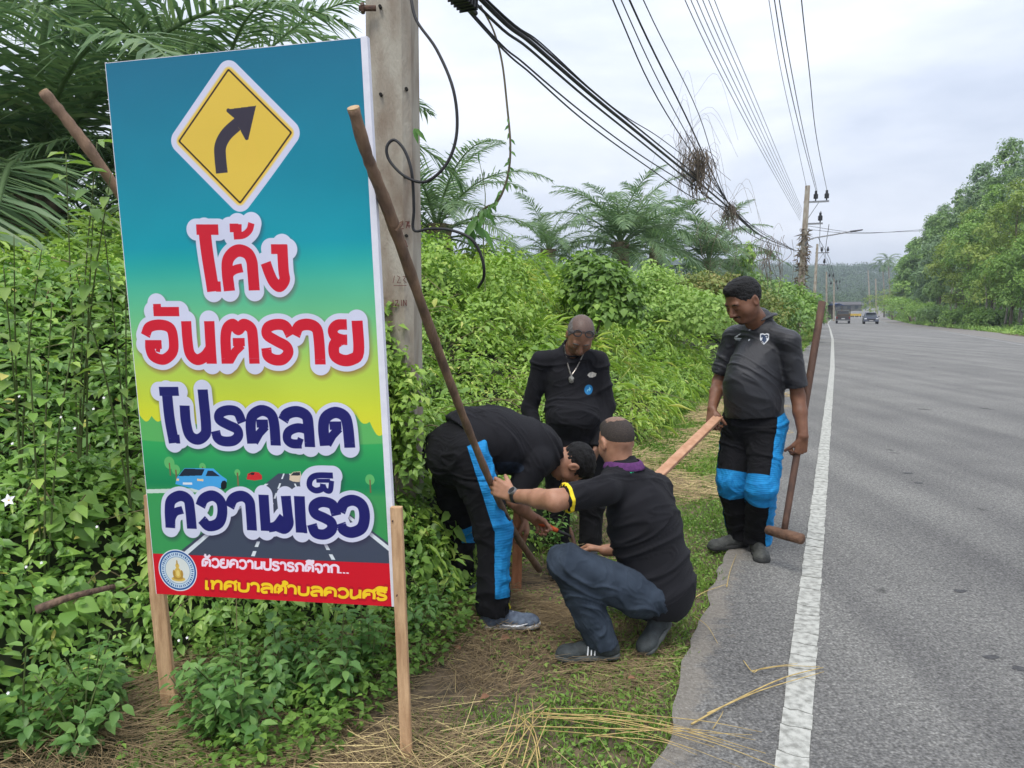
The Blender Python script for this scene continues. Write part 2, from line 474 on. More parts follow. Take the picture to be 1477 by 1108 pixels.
# ---------------------------------------------------------------- verge: grass, weeds, straw
GREEN = [(0, (.035, .075, .016)), (.4, (.075, .15, .028)), (.75, (.15, .26, .05)), (1, (.26, .36, .09))]
grassm = leafmat('verge_grass', [(0, (.09, .18, .03)), (.5, (.20, .34, .06)), (.85, (.30, .42, .10)), (1, (.46, .42, .2))], .55, .3)
strawm = leafmat('dry_straw', [(0, (.14, .10, .055)), (.45, (.27, .20, .11)), (.8, (.46, .36, .17)), (1, (.62, .50, .24))], .7, .0, .2)
def verge_pts(n, s0, s1, ulo, uhi, pw=1.0):
    s = s0 + (s1 - s0) * rng.random(n) ** pw
    lo = ulo(s) if callable(ulo) else ulo; hi = uhi(s) if callable(uhi) else uhi
    u = lo + (hi - lo) * rng.random(n)
    return u, s
gparts = []
for (n, s0, s1, L0, wd) in ((52000, .9, 7, .032, .0042), (26000, 7, 16, .06, .008), (26000, 16, 60, .15, .02)):
    u, s = verge_pts(n, s0, s1, lambda s: -2.1 - .02 * s, lambda s: pav_edge(s) + .025, 1.1)
    P3 = np.stack([u, s, u * 0], -1)
    # grass is patchy: thick by the road edge and up the verge, worn thin and straw-strewn by the posts
    dens = .5 + .9 * vnoise(P3 * 2.1, 41) + .5 * vnoise(P3 * 6, 42) + .55 * sstep(u, -1.25, -.75) + .6 * sstep(s, 4.2, 6)
    dens += .35 * sstep(u, -1.2, -.9)
    dens -= .9 * sstep(-1.15 - u, 0, .3) * sstep(3.6 - s, 0, .8) + .5 * np.exp(-((u + 1.35) ** 2 / .1 + (s - 3.6) ** 2 / .6))
    dens -= .8 * np.exp(-((u + 1.15) ** 2 / .1 + (s - 7.2) ** 2 / 1.2)) + .9 * np.exp(-((u + .95) ** 2 / .12 + (s - 10.5) ** 2 / 2.5))
    keep = rng.random(n) < np.clip(dens, .02, 1)
    u, s, P3 = u[keep], s[keep], P3[keep]; n = len(u)
    x, y = XY(u + road_c(s), s)
    P = np.stack([x, y, terrain(u + road_c(s), s) + .0], -1)
    a = runit(n); a[:, 2] = np.abs(a[:, 2]) * .8 + .35; nr = runit(n); nr[:, 2] = np.abs(nr[:, 2])
    ln = L0 * (0.5 + rng.random(n)) * (1 + .5 * vnoise(P3 * 3, 44)); tone = np.clip(.45 + .25 * vnoise(P3 * 1.3, 43) + .22 * rng.normal(size=n), 0, 1)
    ok = inview(P, 1.3)
    gparts.append(leaves(P[ok], a[ok], nr[ok], ln[ok], wd * (1 + rng.random(n)[ok]), tone[ok]))
# small round-leaved weeds between the grass
u, s = verge_pts(26000, .9, 14, -2.2, lambda s: pav_edge(s) - .03, 1.25)
P3 = np.stack([u, s, u * 0], -1)
k = (vnoise(P3 * 2.6, 51) + .5 * vnoise(P3 * 7, 52) + .35 * sstep(u, -1.3, -.8) - .7 * sstep(-1.05 - u, 0, .3) * sstep(3.2 - s, 0, .8)) > -.05
u, s = u[k], s[k]; n = len(u); x, y = XY(u, s)
P = np.stack([x, y, terrain(u, s) + .008 + .02 * rng.random(n)], -1); a = runit(n); a[:, 2] *= .35; nr = runit(n) * .5; nr[:, 2] = 1
gparts.append(leaves(P, a, nr, .016 + .016 * rng.random(n), .010 + .008 * rng.random(n), np.clip(.4 + .25 * rng.normal(size=n), 0, 1)))
n = 19000; s = rng.uniform(.8, 3.5, n); u = rng.uniform(-3.1, -1.50, n) - .22 * sstep(2.0 - s, 0, .6); k = vnoise(np.stack([u * 4, s * 4, u * 0], -1), 57) > -.25; u, s = u[k], s[k]; n = len(u); x, y = XY(u, s)
P = np.stack([x, y, .03 + .13 * rng.random(n) ** 1.5 * np.where((x / y > -.53) & (x / y < -.43), .2, 1)], -1); a = runit(n); a[:, 2] *= .4; nr = runit(n) * .5; nr[:, 2] = 1; ln = .018 + .028 * rng.random(n)
gparts.append(leaves(P, a, nr, ln, ln * .6, np.clip(.2 + .15 * rng.normal(size=n), 0, 1), LEAF8))
tag(leafobj('verge_grass', gparts, grassm), 'short green grass and small weeds along the edge of the road', 'grass', kind='stuff')

sparts = []
SV = np.array([[-.5, 0, 0], [.5, 0, 0], [0, 0, .7], [-.4, 1, 0], [.4, 1, 0], [0, 1, .6]]); SF = np.array([[0, 2, 5], [0, 5, 3], [2, 1, 4], [2, 4, 5]])
def stalks(P, ax, ln, wd, tone):
    P = np.asarray(P); ax = norm(ax); nr = np.zeros_like(P); nr[:, 2] = 1
    sx = norm(np.cross(ax, nr)); nz = np.cross(sx, ax); T = SV
    V = P[:, None] + T[None, :, 0:1] * np.reshape(wd, (-1, 1, 1)) * sx[:, None] + T[None, :, 1:2] * np.reshape(ln, (-1, 1, 1)) * ax[:, None] + T[None, :, 2:3] * np.reshape(wd, (-1, 1, 1)) * nz[:, None]
    return V.reshape(-1, 3), (SF[None] + (np.arange(len(P)) * len(T))[:, None, None]).reshape(-1, 3), np.repeat(tone, len(T))
for (n, s0, s1, ulo, uhi, L0, wd, br, thr) in ((46000, .8, 3.6, -2.6, -.62, .075, .0017, .22, -.05), (9000, 3.2, 6.5, -1.9, -.8, .08, .002, .3, .1), (4500, 6, 9, -1.9, -.75, .12, .004, .6, 0), (6000, 9, 14, -1.8, -.6, .16, .006, .55, 0), (5000, 14, 55, -2.6, -1.3, .3, .012, .5, 0), (2600, .8, 2.6, -1.6, -.5, .20, .0022, .75, .1)):
    u, s = verge_pts(n, s0, s1, ulo, uhi)
    P3 = np.stack([u, s, u * 0], -1)
    dens = .45 + .9 * vnoise(P3 * 2.4, 61) + .35 * vnoise(P3 * 7, 62) + .5 * sstep(-1.05 - u, -.1, .35) - .32 * sstep(u, -1.25, -.85) - thr
    k = rng.random(n) < dens
    u, s, P3 = u[k], s[k], P3[k]; n = len(u)
    x, y = XY(u + road_c(s), s)
    P = np.stack([x, y, terrain(u + road_c(s), s) + .004 + .03 * rng.random(n) ** 2 * (1 + dens[k])], -1)
    th = 2.4 * vnoise(P3 * 1.4, 63) + rng.normal(size=n) * .7 + .3
    a = np.stack([np.cos(th), np.sin(th), .09 * rng.normal(size=n)], -1)
    ok = inview(P, 1.3)
    sparts.append(stalks(P[ok], a[ok], (L0 * (.4 + 1.2 * rng.random(n)))[ok], (wd * (.6 + .8 * rng.random(n)))[ok], np.clip(br + .2 * rng.normal(size=n), 0, 1)[ok]))
tag(leafobj('dry_cuttings', sparts, strawm, smooth=False), 'brown dried grass cuttings strewn over the verge', 'straw', kind='stuff')

# long straw stalks that lie across the road edge: each a thing
strawc = mat('golden_straw', (.56, .42, .17), .6, (.36, .26, .10), 30, bump=.3)
def straw(pts, r, lab, grp=None):
    z = .009
    P = [np.append(G(px, py)[:2], z + dz) for px, py, dz in pts]
    mb = MB(); mb.tube(spline(P, 5), np.linspace(r, r * .45, (len(P) - 1) * 5 + 1), 5)
    return tag(mb.build('straw_stalk', strawc, smooth=True), lab, 'straw', grp)
straw([(997, 1050, .005), (1060, 1017, .01), (1130, 985, .012), (1187, 967, .004)], .0042, 'thick pale straw stalk lying across the white edge line', 'straw stalks on the road')
straw([(1020, 1036, .01), (1100, 1003, .014), (1188, 974, .006)], .0032, 'thin straw stalk alongside the thick one that crosses the white line', 'straw stalks on the road')
straw([(1085, 972, .004), (1130, 967, .01), (1182, 966, .004)], .0026, 'short straw stalk over the white line above the long pair', 'straw stalks on the road')
straw([(1072, 957, .004), (1086, 975, .008), (1100, 970, .01), (1150, 961, .004)], .0024, 'bent straw stalk just left of the white line', 'straw stalks on the road')
straw([(1028, 1056, .003), (1040, 1040, .012), (1043, 1030, .004)], .002, 'tiny forked straw bit beside the long stalk', 'straw stalks on the road')
straw([(998, 868, .004), (1018, 858, .01), (1048, 846, .004)], .003, 'straw stalk pointing from the squatting man to the feet of the standing man', 'straw stalks on the road')
straw([(1048, 850, .004), (1053, 828, .01), (1062, 803, .004)], .003, 'straw stalk standing in line with the boot of the man with the mallet', 'straw stalks on the road')
straw([(1000, 892, .004), (1020, 908, .008), (1035, 932, .004)], .002, 'thin straw on the asphalt right of the squatting man', 'straw stalks on the road')
for i in range(13):
    x0 = 800 + random.uniform(-90, 130); y0 = 1035 + random.uniform(-14, 40); x1 = 1080 + random.uniform(-120, 60); y1 = 1092 + random.uniform(-34, 34)
    straw([(x0, y0, .01), ((x0 + x1) / 2 + random.uniform(-25, 25), (y0 + y1) / 2 + random.uniform(-10, 8), .02 + .03 * random.random()), (x1, y1, .005)], random.uniform(.0013, .0026), 'one of the long golden straws heaped along the bottom edge of the verge', 'golden straws heaped on the verge')
for i in range(9):
    x0 = 735 + random.uniform(-30, 60); y0 = 1108 + random.uniform(-10, 25); x1 = 775 + random.uniform(-35, 55); y1 = 1030 + random.uniform(-20, 20)
    straw([(x0, y0, .008), ((x0 + x1) / 2 + 8, (y0 + y1) / 2, .05), (x1, y1, .03)], random.uniform(.0018, .003), 'one of the straws fanned upright at the bottom of the verge', 'straws fanned at the foot of the verge')
# fallen dead leaves
deadm = mat('dead_leaf', (.26, .13, .07), .8, (.16, .08, .045), 20)
for (px, py, l) in ((665, 943, .05), (735, 925, .06), (648, 930, .04), (868, 870, .04), (705, 1010, .045), (905, 985, .035)):
    g = G(px, py); th = random.uniform(0, 6.28)
    V, F_, t = leaves(np.array([[g[0], g[1], .02]]), np.array([[math.cos(th), math.sin(th), .15]]), np.array([[.2, -.2, 1]]), np.array([l]), np.array([l * .6]), np.zeros(1), LEAF8)
    o = link('dead_leaf', npmesh('dead_leaf', V, F_), deadm); tag(o, {665: 'brown dead leaf on the straw below the shoe of the bending man', 735: 'largest brown dead leaf on the verge right of the bending man\'s shoe', 648: 'small brown dead leaf on the straw near the right post', 868: 'brown dead leaf on the ground between the two working men', 705: 'brown dead leaf on the straw between the right post and the straws', 905: 'brown dead leaf on the grass below the squatting man\'s shoe'}[px], 'leaf', 'dead leaves on the verge')

# ---------------------------------------------------------------- overgrown bank
bs_u = -1.5 - np.concatenate([np.linspace(0, 5, 80), np.linspace(5.2, 14, 30), np.geomspace(15, 60, 8)])
bs_s = np.concatenate([np.linspace(-1, 12, 170), np.linspace(12.2, 30, 70), np.linspace(31, 150, 60)])
U2, S2 = np.meshgrid(bs_u, bs_s)
U3 = U2 + road_c(S2)
Hh = bank_h(U2, S2)
X, Y = XY(U3, S2)
Zb = terrain(U3, S2) + np.where(Hh > 0, Hh * .93 - .16, -.06)
nu = len(bs_u); idx = np.arange(U2.size).reshape(U2.shape)
Fq = np.stack([idx[:-1, :-1], idx[1:, :-1], idx[1:, 1:], idx[:-1, 1:]], -1).reshape(-1, 4)
me = npmesh('overgrown_slope', np.stack([X, Y, Zb], -1).reshape(-1, 3), Fq)
tag(link('growth_underlayer', me, gm, smooth=True), kind='structure')  # sheet just below the leaf layer; its dark colour stands for shade between leaves

def scatter_bank(n, s0, s1, dmax, L0, seed, tpl=LEAF4, depth=.14, wr=.62, warp=0., clump=8, tone0=.45, culln=1.3, filt=None, zr=0):
    r = np.random.default_rng(seed)
    m = n // clump
    s = s0 + (s1 - s0) * r.random(m); u = -1.6 - np.interp(s, [0, 25, 60], [0, .7, 1.2]) - dmax * r.random(m) ** .85
    e = .03
    if zr: u = -1.42 - np.interp(s, [0, 25, 60], [.1, .5, 1.0]) - dmax * r.random(m)
    h = bank_h(u, s); hu = (bank_h(u + e, s) - h) / e; hs = (bank_h(u, s + e) - h) / e
    nl = np.stack([-hu, -hs, np.ones(m)], -1)
    area = np.clip(np.linalg.norm(nl, axis=1), 1, 4) / 4
    k = (h > .03) & ((r.random(m) < area * 1.3) | (zr > 0))
    u, s, h, nl = u[k], s[k], h[k], norm(nl[k]); m = len(u)
    ctone = np.clip(tone0 + .16 * vnoise(np.stack([u * .8, s * .8, h], -1), 71) + .12 * vnoise(np.stack([u * 3, s * 3, h * 3], -1), 72) + .09 * r.normal(size=m), 0, 1)
    if zr: h = h * r.random(m)
    x, y = XY(u + road_c(s), s); z = terrain(u + road_c(s), s) + h
    nx, ny = nl[:, 0] * CA + nl[:, 1] * SA, -nl[:, 0] * SA + nl[:, 1] * CA
    Nw = np.stack([nx, ny, nl[:, 2]], -1)
    P0 = np.stack([x, y, z], -1) + Nw * (r.random(m)[:, None] * depth * 1.6 - depth * 1.1)
    size = L0 * np.exp(.28 * r.normal(size=m))
    rt_ = P0[:, 0] / np.maximum(P0[:, 1], .1); front = (P0[:, 1] < 2.80) & (rt_ > -.505) & (P0[:, 0] < -.25) & (P0[:, 2] > np.where(rt_ < -.44, .05, .28))
    front = front | (np.linalg.norm(P0 - [0, 0, EYE], axis=1) < 1.75); size = np.minimum(size, L0 * 1.6)
    P0, Nw, size, ctone = P0[~front], Nw[~front], size[~front], ctone[~front]
    if filt is not None:
        k = filt(P0) ; P0, Nw, size, ctone = P0[k], Nw[k], size[k], ctone[k]
    k = inview(P0, culln); P0, Nw, size, ctone = P0[k], Nw[k], size[k], ctone[k]; m = len(P0)
    up = norm(Nw * .6 + np.array([0, 0, .8]) + .25 * runit(m, r))
    out = []
    P = np.repeat(P0, clump, 0); UPR = np.repeat(up, clump, 0); S_ = np.repeat(size, clump); T_ = np.repeat(ctone, clump)
    N_ = len(P)
    rad = norm(np.cross(UPR, runit(N_, r)))
    P = P + rad * (S_ * (.25 + .5 * r.random(N_)))[:, None] + UPR * (S_ * (r.random(N_) * 1.6 - .9))[:, None]
    ax = norm(rad + UPR * (.35 * r.normal(size=N_) - .05)[:, None] - np.array([0, 0, .25]) + .3 * runit(N_, r))
    nr = norm(UPR + .35 * runit(N_, r))
    ln = S_ * (.7 + .6 * r.random(N_)); tone = np.clip(T_ + .08 * r.normal(size=N_) + .7 * (r.random(N_) < .012), 0, 1)
    return leaves(P, ax, nr, ln, ln * wr * (.8 + .4 * r.random(N_)), tone, tpl)

bankm = leafmat('bank_leaves', [(0, (.06, .12, .024)), (.35, (.165, .29, .055)), (.65, (.31, .47, .085)), (.88, (.45, .57, .13)), (1, (.58, .60, .18))], .48, .28, .4)
nearm = leafmat('near_leaves', [(0, (.05, .115, .03)), (.4, (.145, .285, .055)), (.75, (.28, .455, .09)), (.93, (.42, .54, .13)), (1, (.55, .50, .13))], .42, .25, .45)
pa = [scatter_bank(15000, .6, 3.4, 3.2, .060, 105, LEAF8, .05, .26, clump=6, tone0=.62), scatter_bank(3500, .6, 3.4, 3.2, .075, 106, LEAF8, .04, .9, clump=3, tone0=.5), scatter_bank(16000, .6, 3.6, 1.0, .035, 104, LEAF4, .08, .6, tone0=.5, zr=1), scatter_bank(80000, .6, 3.3, 3.6, .036, 101, LEAF8, .12, .6, tone0=.42), scatter_bank(26000, .6, 3.6, 3.6, .052, 102, LEAF8, .10, .6, clump=5, tone0=.5), scatter_bank(12000, .6, 3.4, 1.0, .026, 103, LEAF4, .06, .5, tone0=.6)]
tag(leafobj('near_creepers', pa, nearm), 'dense dark green creepers and low leafy growth behind and below the road sign', 'undergrowth', kind='stuff')
pb = [scatter_bank(36000, 3.2, 7.2, 1.0, .034, 114, LEAF4, .10, .6, tone0=.55, zr=1), scatter_bank(125000, 3.2, 7.0, 5.0, .034, 111, LEAF4, .12, .66, tone0=.55), scatter_bank(26000, 3.0, 7.5, 5.0, .06, 112, LEAF8, .10, .7, clump=4, tone0=.46), scatter_bank(12000, 3.2, 7.0, 4.5, .09, 113, LEAF8, .06, .22, clump=6, tone0=.6)]
tag(leafobj('middle_creepers', pb, bankm), 'bright green creepers covering the bank behind the three working men', 'undergrowth', kind='stuff')
pc = [scatter_bank(30000, 7, 16, 1.2, .055, 124, LEAF4, .12, .6, tone0=.6, zr=1), scatter_bank(150000, 7, 15, 7.0, .052, 121, LEAF4, .16, .66, tone0=.6), scatter_bank(30000, 7, 16, 7.0, .09, 122, LEAF4, .12, .75, clump=5, tone0=.5), scatter_bank(22000, 7, 15, 4.5, .22, 123, LEAF4, .10, .07, clump=6, tone0=.72)]
tag(leafobj('far_creepers', pc, bankm), 'yellow-green creepers and long grass on the bank beyond the older man', 'undergrowth', kind='stuff')
pd = [scatter_bank(90000, 15, 34, 9.0, .12, 131, LEAF4, .22, .6, tone0=.55), scatter_bank(60000, 33, 140, 12.0, .30, 132, LEAF4, .35, .6, tone0=.42)]
tag(leafobj('distant_bank_growth', pd, bankm), 'bushy green growth running along the left of the road towards the utility poles', 'undergrowth', kind='stuff')
# ------------------------------------------------------------------ plants that stand as things
barkm = mat('bark', (.22, .18, .13), .9, (.11, .09, .065), 9, bump=.8, bscale=30, mapping=(1, 1, .3))
palebark = mat('pale_bark', (.34, .31, .26), .9, (.2, .18, .15), 7, bump=.5, bscale=25, mapping=(1, 1, .3))
stemm = mat('green_stem', (.12, .17, .05), .6, (.09, .10, .04), 20)
palmm = leafmat('palm_leaflets', [(0, (.06, .12, .06)), (.5, (.14, .23, .10)), (.85, (.25, .35, .14)), (1, (.40, .36, .20))], .42, .3, .5)
treem = {
    'dark': leafmat('tree_leaves_dark', [(0, (.07, .13, .045)), (.5, (.16, .27, .08)), (1, (.30, .42, .13))], .5, .22),
    'mid': leafmat('tree_leaves_mid', [(0, (.08, .16, .04)), (.5, (.21, .35, .075)), (1, (.38, .52, .14))], .5, .28),
    'lime': leafmat('tree_leaves_lime', [(0, (.10, .17, .03)), (.5, (.22, .31, .06)), (1, (.38, .44, .11))], .5, .3),
    'blue': leafmat('tree_leaves_grey', [(0, (.07, .13, .07)), (.5, (.18, .28, .13)), (1, (.32, .43, .20))], .5, .2),
}

def frond_mesh(name, Lr, elev, droop, seed, pairs=78, ll=.2, wdl=.0105, vee=.5):
    """one palm frond: a curved rib with two rows of drooping leaflets; grows from the origin along +x"""
    r = np.random.default_rng(seed)
    t = np.linspace(0, 1, 22); ang = elev - droop * t ** 1.25
    dx = np.cos(ang); dz = np.sin(ang)
    X_ = np.concatenate([[0], np.cumsum(dx[:-1])]) * Lr / 21; Z_ = np.concatenate([[0], np.cumsum(dz[:-1])]) * Lr / 21
    side = .12 * Lr * (r.random() - .5) * t ** 2
    mb = MB(); mb.tube([(X_[i], side[i], Z_[i]) for i in range(22)], np.linspace(.028, .006, 22) * Lr / 3, 4)
    V = np.array(mb.v); Fs = []
    for f in mb.f:
        if len(f) == 4: Fs += [(f[0], f[1], f[2]), (f[0], f[2], f[3])]
    tone = np.full(len(V), .62)
    tt = np.repeat(np.linspace(.14, .995, pairs), 2); sd_ = np.tile([1, -1], pairs)
    tt = np.clip(tt + .006 * r.normal(size=len(tt)), 0, 1)
    bx = np.interp(tt, t, X_); bz = np.interp(tt, t, Z_); by = np.interp(tt, t, side); an = np.interp(tt, t, ang)
    fwd = np.stack([np.cos(an), 0 * an, np.sin(an)], -1); upv = np.stack([-np.sin(an), 0 * an, np.cos(an)], -1)
    lat = np.zeros_like(fwd); lat[:, 1] = sd_
    ln = Lr * ll * np.sin(np.clip(tt * .93 + .07, 0, 1) * math.pi) ** .55 * (.85 + .3 * r.random(len(tt)))
    fw = .35 + .75 * tt; d = norm(lat + fwd * fw[:, None] + upv * (vee * (r.random(len(tt)) * 1.3 - .25))[:, None])
    P0 = np.stack([bx, by, bz], -1); w = norm(np.cross(d, upv + .4 * runit(len(tt), r)))
    W_ = (Lr * wdl * .5) * (.7 + .5 * r.random(len(tt)))
    dn = np.array([0, 0, -1.]); dr_ = (.22 + .5 * r.random(len(tt)))[:, None]
    M1 = P0 + d * (ln * .45)[:, None] + dn * dr_ * (ln * .12)[:, None]
    T1 = P0 + d * (ln * .95)[:, None] + dn * dr_ * (ln * .62)[:, None]
    LV = np.stack([P0 - w * W_[:, None] * .5, P0 + w * W_[:, None] * .5, M1 - w * W_[:, None], M1 + w * W_[:, None], T1], 1)
    LF = np.array([[0, 1, 3], [0, 3, 2], [2, 3, 4]])[None] + (np.arange(len(tt)) * 5)[:, None, None] + len(V)
    V = np.vstack([V, LV.reshape(-1, 3)]); Fs = np.vstack([np.array(Fs), LF.reshape(-1, 3)])
    tone = np.concatenate([tone, np.repeat(np.clip(.48 + .16 * r.normal(size=len(tt)), 0, 1), 5)])
    return npmesh(name, V, Fs, tone)
def link_local(name, me, m, parent):
    if m is not None and len(me.materials) == 0: me.materials.append(m)
    o = bpy.data.objects.new(name, me); COL.objects.link(o); o.parent = parent; return o
FR = [frond_mesh('frond', 3.4, e, d, i, ll=l) for i, (e, d, l) in enumerate([(1.35, 1.3, .2), (1.1, 1.6, .19), (.8, 1.7, .2), (.45, 1.5, .18), (.1, 1.3, .18)])]
palmtrunk = mat('palm_trunk', (.26, .20, .13), .95, (.10, .08, .05), 12, bump=1., bscale=14)
def oil_palm(pos, crown_z, scale, n, label, seed, group='oil palms growing behind the bank', dead=0, span=(0, 6.283)):
    r = random.Random(seed)
    root = empty('oil_palm', (pos[0], pos[1], pos[2]), label, 'palm tree', group)
    hz = crown_z - pos[2]
    V = []; Fs = []; nr_ = 14; ns_ = max(6, int(hz / .22))
    for j in range(ns_ + 1):
        z = hz * j / ns_ - .1
        for i in range(nr_):
            rr = (.20 + .04 * ((i + j) % 2) + .04 * r.random()) * (1 + .25 * (j / ns_)) * (scale ** .5); a = 6.283 * i / nr_
            V.append((rr * math.cos(a), rr * math.sin(a), z))
    for j in range(ns_):
        for i in range(nr_): Fs.append((j * nr_ + i, j * nr_ + (i + 1) % nr_, (j + 1) * nr_ + (i + 1) % nr_, (j + 1) * nr_ + i))
    Fs.append(tuple(ns_ * nr_ + i for i in range(nr_)))
    mb = MB(); mb.add(V, Fs); me = mb.mesh('trunk'); link_local('trunk', me, palmtrunk, root)
    for i in range(n):
        q = (i + .5) / n; k = min(4, int(q * 4.6 + r.random() * .6))
        o = link_local('frond', FR[k], palmm, root)
        o.location = (0, 0, hz - .1 - .25 * q); o.rotation_euler = (r.uniform(-.12, .12), r.uniform(-.12, .12), span[0] + (span[1] - span[0]) * ((i * .618034) % 1))
        o.scale = [scale * r.uniform(.85, 1.15)] * 3
    return root
def at(px, y, z=None):
    p = W(px, 500, y); u, s = US(p[0], p[1])
    return (p[0], p[1], float(terrain(np.array([u]), np.array([s]))[0]) if z is None else z)
oil_palm(at(60, 9.5), 2.9, 1.5, 30, 'tall oil palm with dense hanging fronds at the upper left corner', 1)
oil_palm(at(-190, 8.8), 3.6, 1.3, 20, 'oil palm mostly outside the left border, its fronds hanging in from the side', 11)
oil_palm(at(318, 9.6), 3.35, .95, 22, 'oil palm standing behind the road sign with frond tips above its top edge', 2)
oil_palm(at(632, 12.5), 2.9, .62, 22, 'small oil palm just right of the near concrete pole', 3)
oil_palm(at(790, 25), 3.4, .62, 22, 'smallest oil palm, standing left of the middle group behind the rounded bush', 4)
oil_palm(at(893, 26), 3.7, .98, 34, 'tallest oil palm of the group behind the rounded bush', 5)
oil_palm(at(945, 31), 3.9, 1.0, 26, 'oil palm with arching fronds right behind the tallest one', 6)
oil_palm(at(1018, 32), 3.4, .95, 26, 'low broad oil palm at the right end of the middle group', 7)
oil_palm(at(1058, 36), 3.0, .8, 18, 'farthest oil palm, above the head of the man with the mallet', 8)

# --- bushes as things
def lobes_leaves(C, R, n, L0, seed, tpl=LEAF4, wr=.6, tone0=.5, clump=7, hollow=.75, low=-.55):
    """leaf clumps on and inside a set of lobes C (k,3), R (k,3)"""
    r = np.random.default_rng(seed); m = n // clump
    C = np.asarray(C, float); R = np.asarray(R, float)
    w = (R[:, 0] * R[:, 2]); w = w / w.sum(); k = r.choice(len(C), m, p=w)
    d = runit(m, r); d[:, 2] = np.where(d[:, 2] < low, -d[:, 2], d[:, 2])
    rad = 1 - (1 - hollow) * r.random(m) ** 1.5 + .15 * r.normal(size=m)
    nz_ = 1 + .22 * vnoise(d * 2.3 + k[:, None] * 5.1, seed % 97)
    P0 = C[k] + d * R[k] * (rad * nz_)[:, None]
    Nw = norm(d / R[k]); up = norm(Nw * .7 + np.array([0, 0, .7]))
    ct = tone0 + .18 * vnoise(P0 * (1.2 / max(.4, R.mean())), 7 + seed) + .10 * r.normal(size=m) + .12 * (r.random(len(C))[k] - .5)
    size = L0 * np.exp(.22 * r.normal(size=m))
    P = np.repeat(P0, clump, 0); UP = np.repeat(up, clump, 0); S_ = np.repeat(size, clump); N_ = len(P)
    rd = norm(np.cross(UP, runit(N_, r)))
    P = P + rd * (S_ * r.random(N_) * .9)[:, None] + UP * (S_ * (r.random(N_) * 1.4 - .8))[:, None]
    ax = norm(rd + UP * (.3 * r.normal(size=N_))[:, None] - np.array([0, 0, .35]) + .3 * runit(N_, r))
    ln = S_ * (.7 + .6 * r.random(N_))
    return leaves(P, ax, norm(UP + .4 * runit(N_, r)), ln, ln * wr, np.clip(np.repeat(ct, clump) + .07 * r.normal(size=N_), 0, 1), tpl)
def bush(name, pos, size, n, L0, label, m, seed, cat='bush', group=None, k=7, wr=.6, tone0=.5, tpl=LEAF4):
    r = np.random.default_rng(seed); root = empty(name, pos, label, cat, group)
    w, h = size; C = []; R = []
    for i in range(k):
        a = r.random() * 6.28; q = r.random() ** .6
        C.append((pos[0] + math.cos(a) * w * .5 * q, pos[1] + math.sin(a) * w * .5 * q, pos[2] + h * (.35 + .38 * r.random()) * (1.12 - .3 * q)))
        R.append((w * r.uniform(.24, .36), w * r.uniform(.24, .36), h * r.uniform(.26, .38)))
    leafobj('foliage', [lobes_leaves(C, R, n, L0, seed, tpl=tpl, wr=wr, tone0=tone0)], m, root)
    for i in range(3):
        c = C[i]; mb = MB(); mb.tube(spline([pos, ((pos[0] * 2 + c[0]) / 3 + .03, (pos[1] * 2 + c[1]) / 3, pos[2] + (c[2] - pos[2]) * .5), c], 4), np.linspace(.02, .008, 9) * w, 5); mb.build('stem', barkm, root, True)
    return root
def gz(x, y):
    u, s = US(x, y); return float((terrain(np.array([u]), np.array([s])))[0])
p = at(856, 10.2); bush('rounded_bush', (p[0], p[1], gz(p[0], p[1]) + .95), (.98, 1.15), 12000, .075, 'dark rounded bush with broad pale green leaves rising above the creepers', bankm, 21, wr=.95, tone0=.36, k=9)
p = at(655, 8.2); bush('vine_mound', (p[0], p[1], gz(p[0], p[1]) + .75), (1.3, 1.5), 16000, .05, 'mound of creepers heaped up right of the near concrete pole', bankm, 22, tone0=.52, k=9)
p = at(930, 15); bush('light_bush', (p[0], p[1], gz(p[0], p[1]) + .5), (2.6, 1.6), 12000, .09, 'pale green bush right of the rounded bush', treem['mid'], 23, tone0=.7)
p = at(1010, 20); bush('reddish_bush', (p[0], p[1], gz(p[0], p[1]) + .5), (3.2, 1.8), 13000, .09, 'bush with reddish seed tips in front of the farther palms', leafmat('reddish_leaves', [(0, (.07, .12, .03)), (.5, (.18, .24, .06)), (.8, (.32, .28, .09)), (1, (.42, .22, .09))], .6, .25), 24, tone0=.52)
for i, (px, y, w, h, mm, lab) in enumerate([(1075, 27, 3, 2.2, 'dark', 'dark bush behind the shoulder of the man with the mallet'), (1112, 33, 3, 2.3, 'mid', 'bright bush left of the vine covered utility pole'), (1130, 38, 2.4, 1.9, 'lime', 'lime green bush with big leaves at the foot of the utility pole'), (1144, 48, 2.4, 2.4, 'mid', 'leafy bush just right of the foot of the utility pole'), (1152, 62, 2.6, 2.6, 'dark', 'dark bush beyond the utility pole by the road')]):
    p = at(px, y); bush('roadside_bush', (p[0], p[1], p[2] + .05), (w, h), 7000, .17, lab, treem[mm], 30 + i, group='bushes along the left of the road')

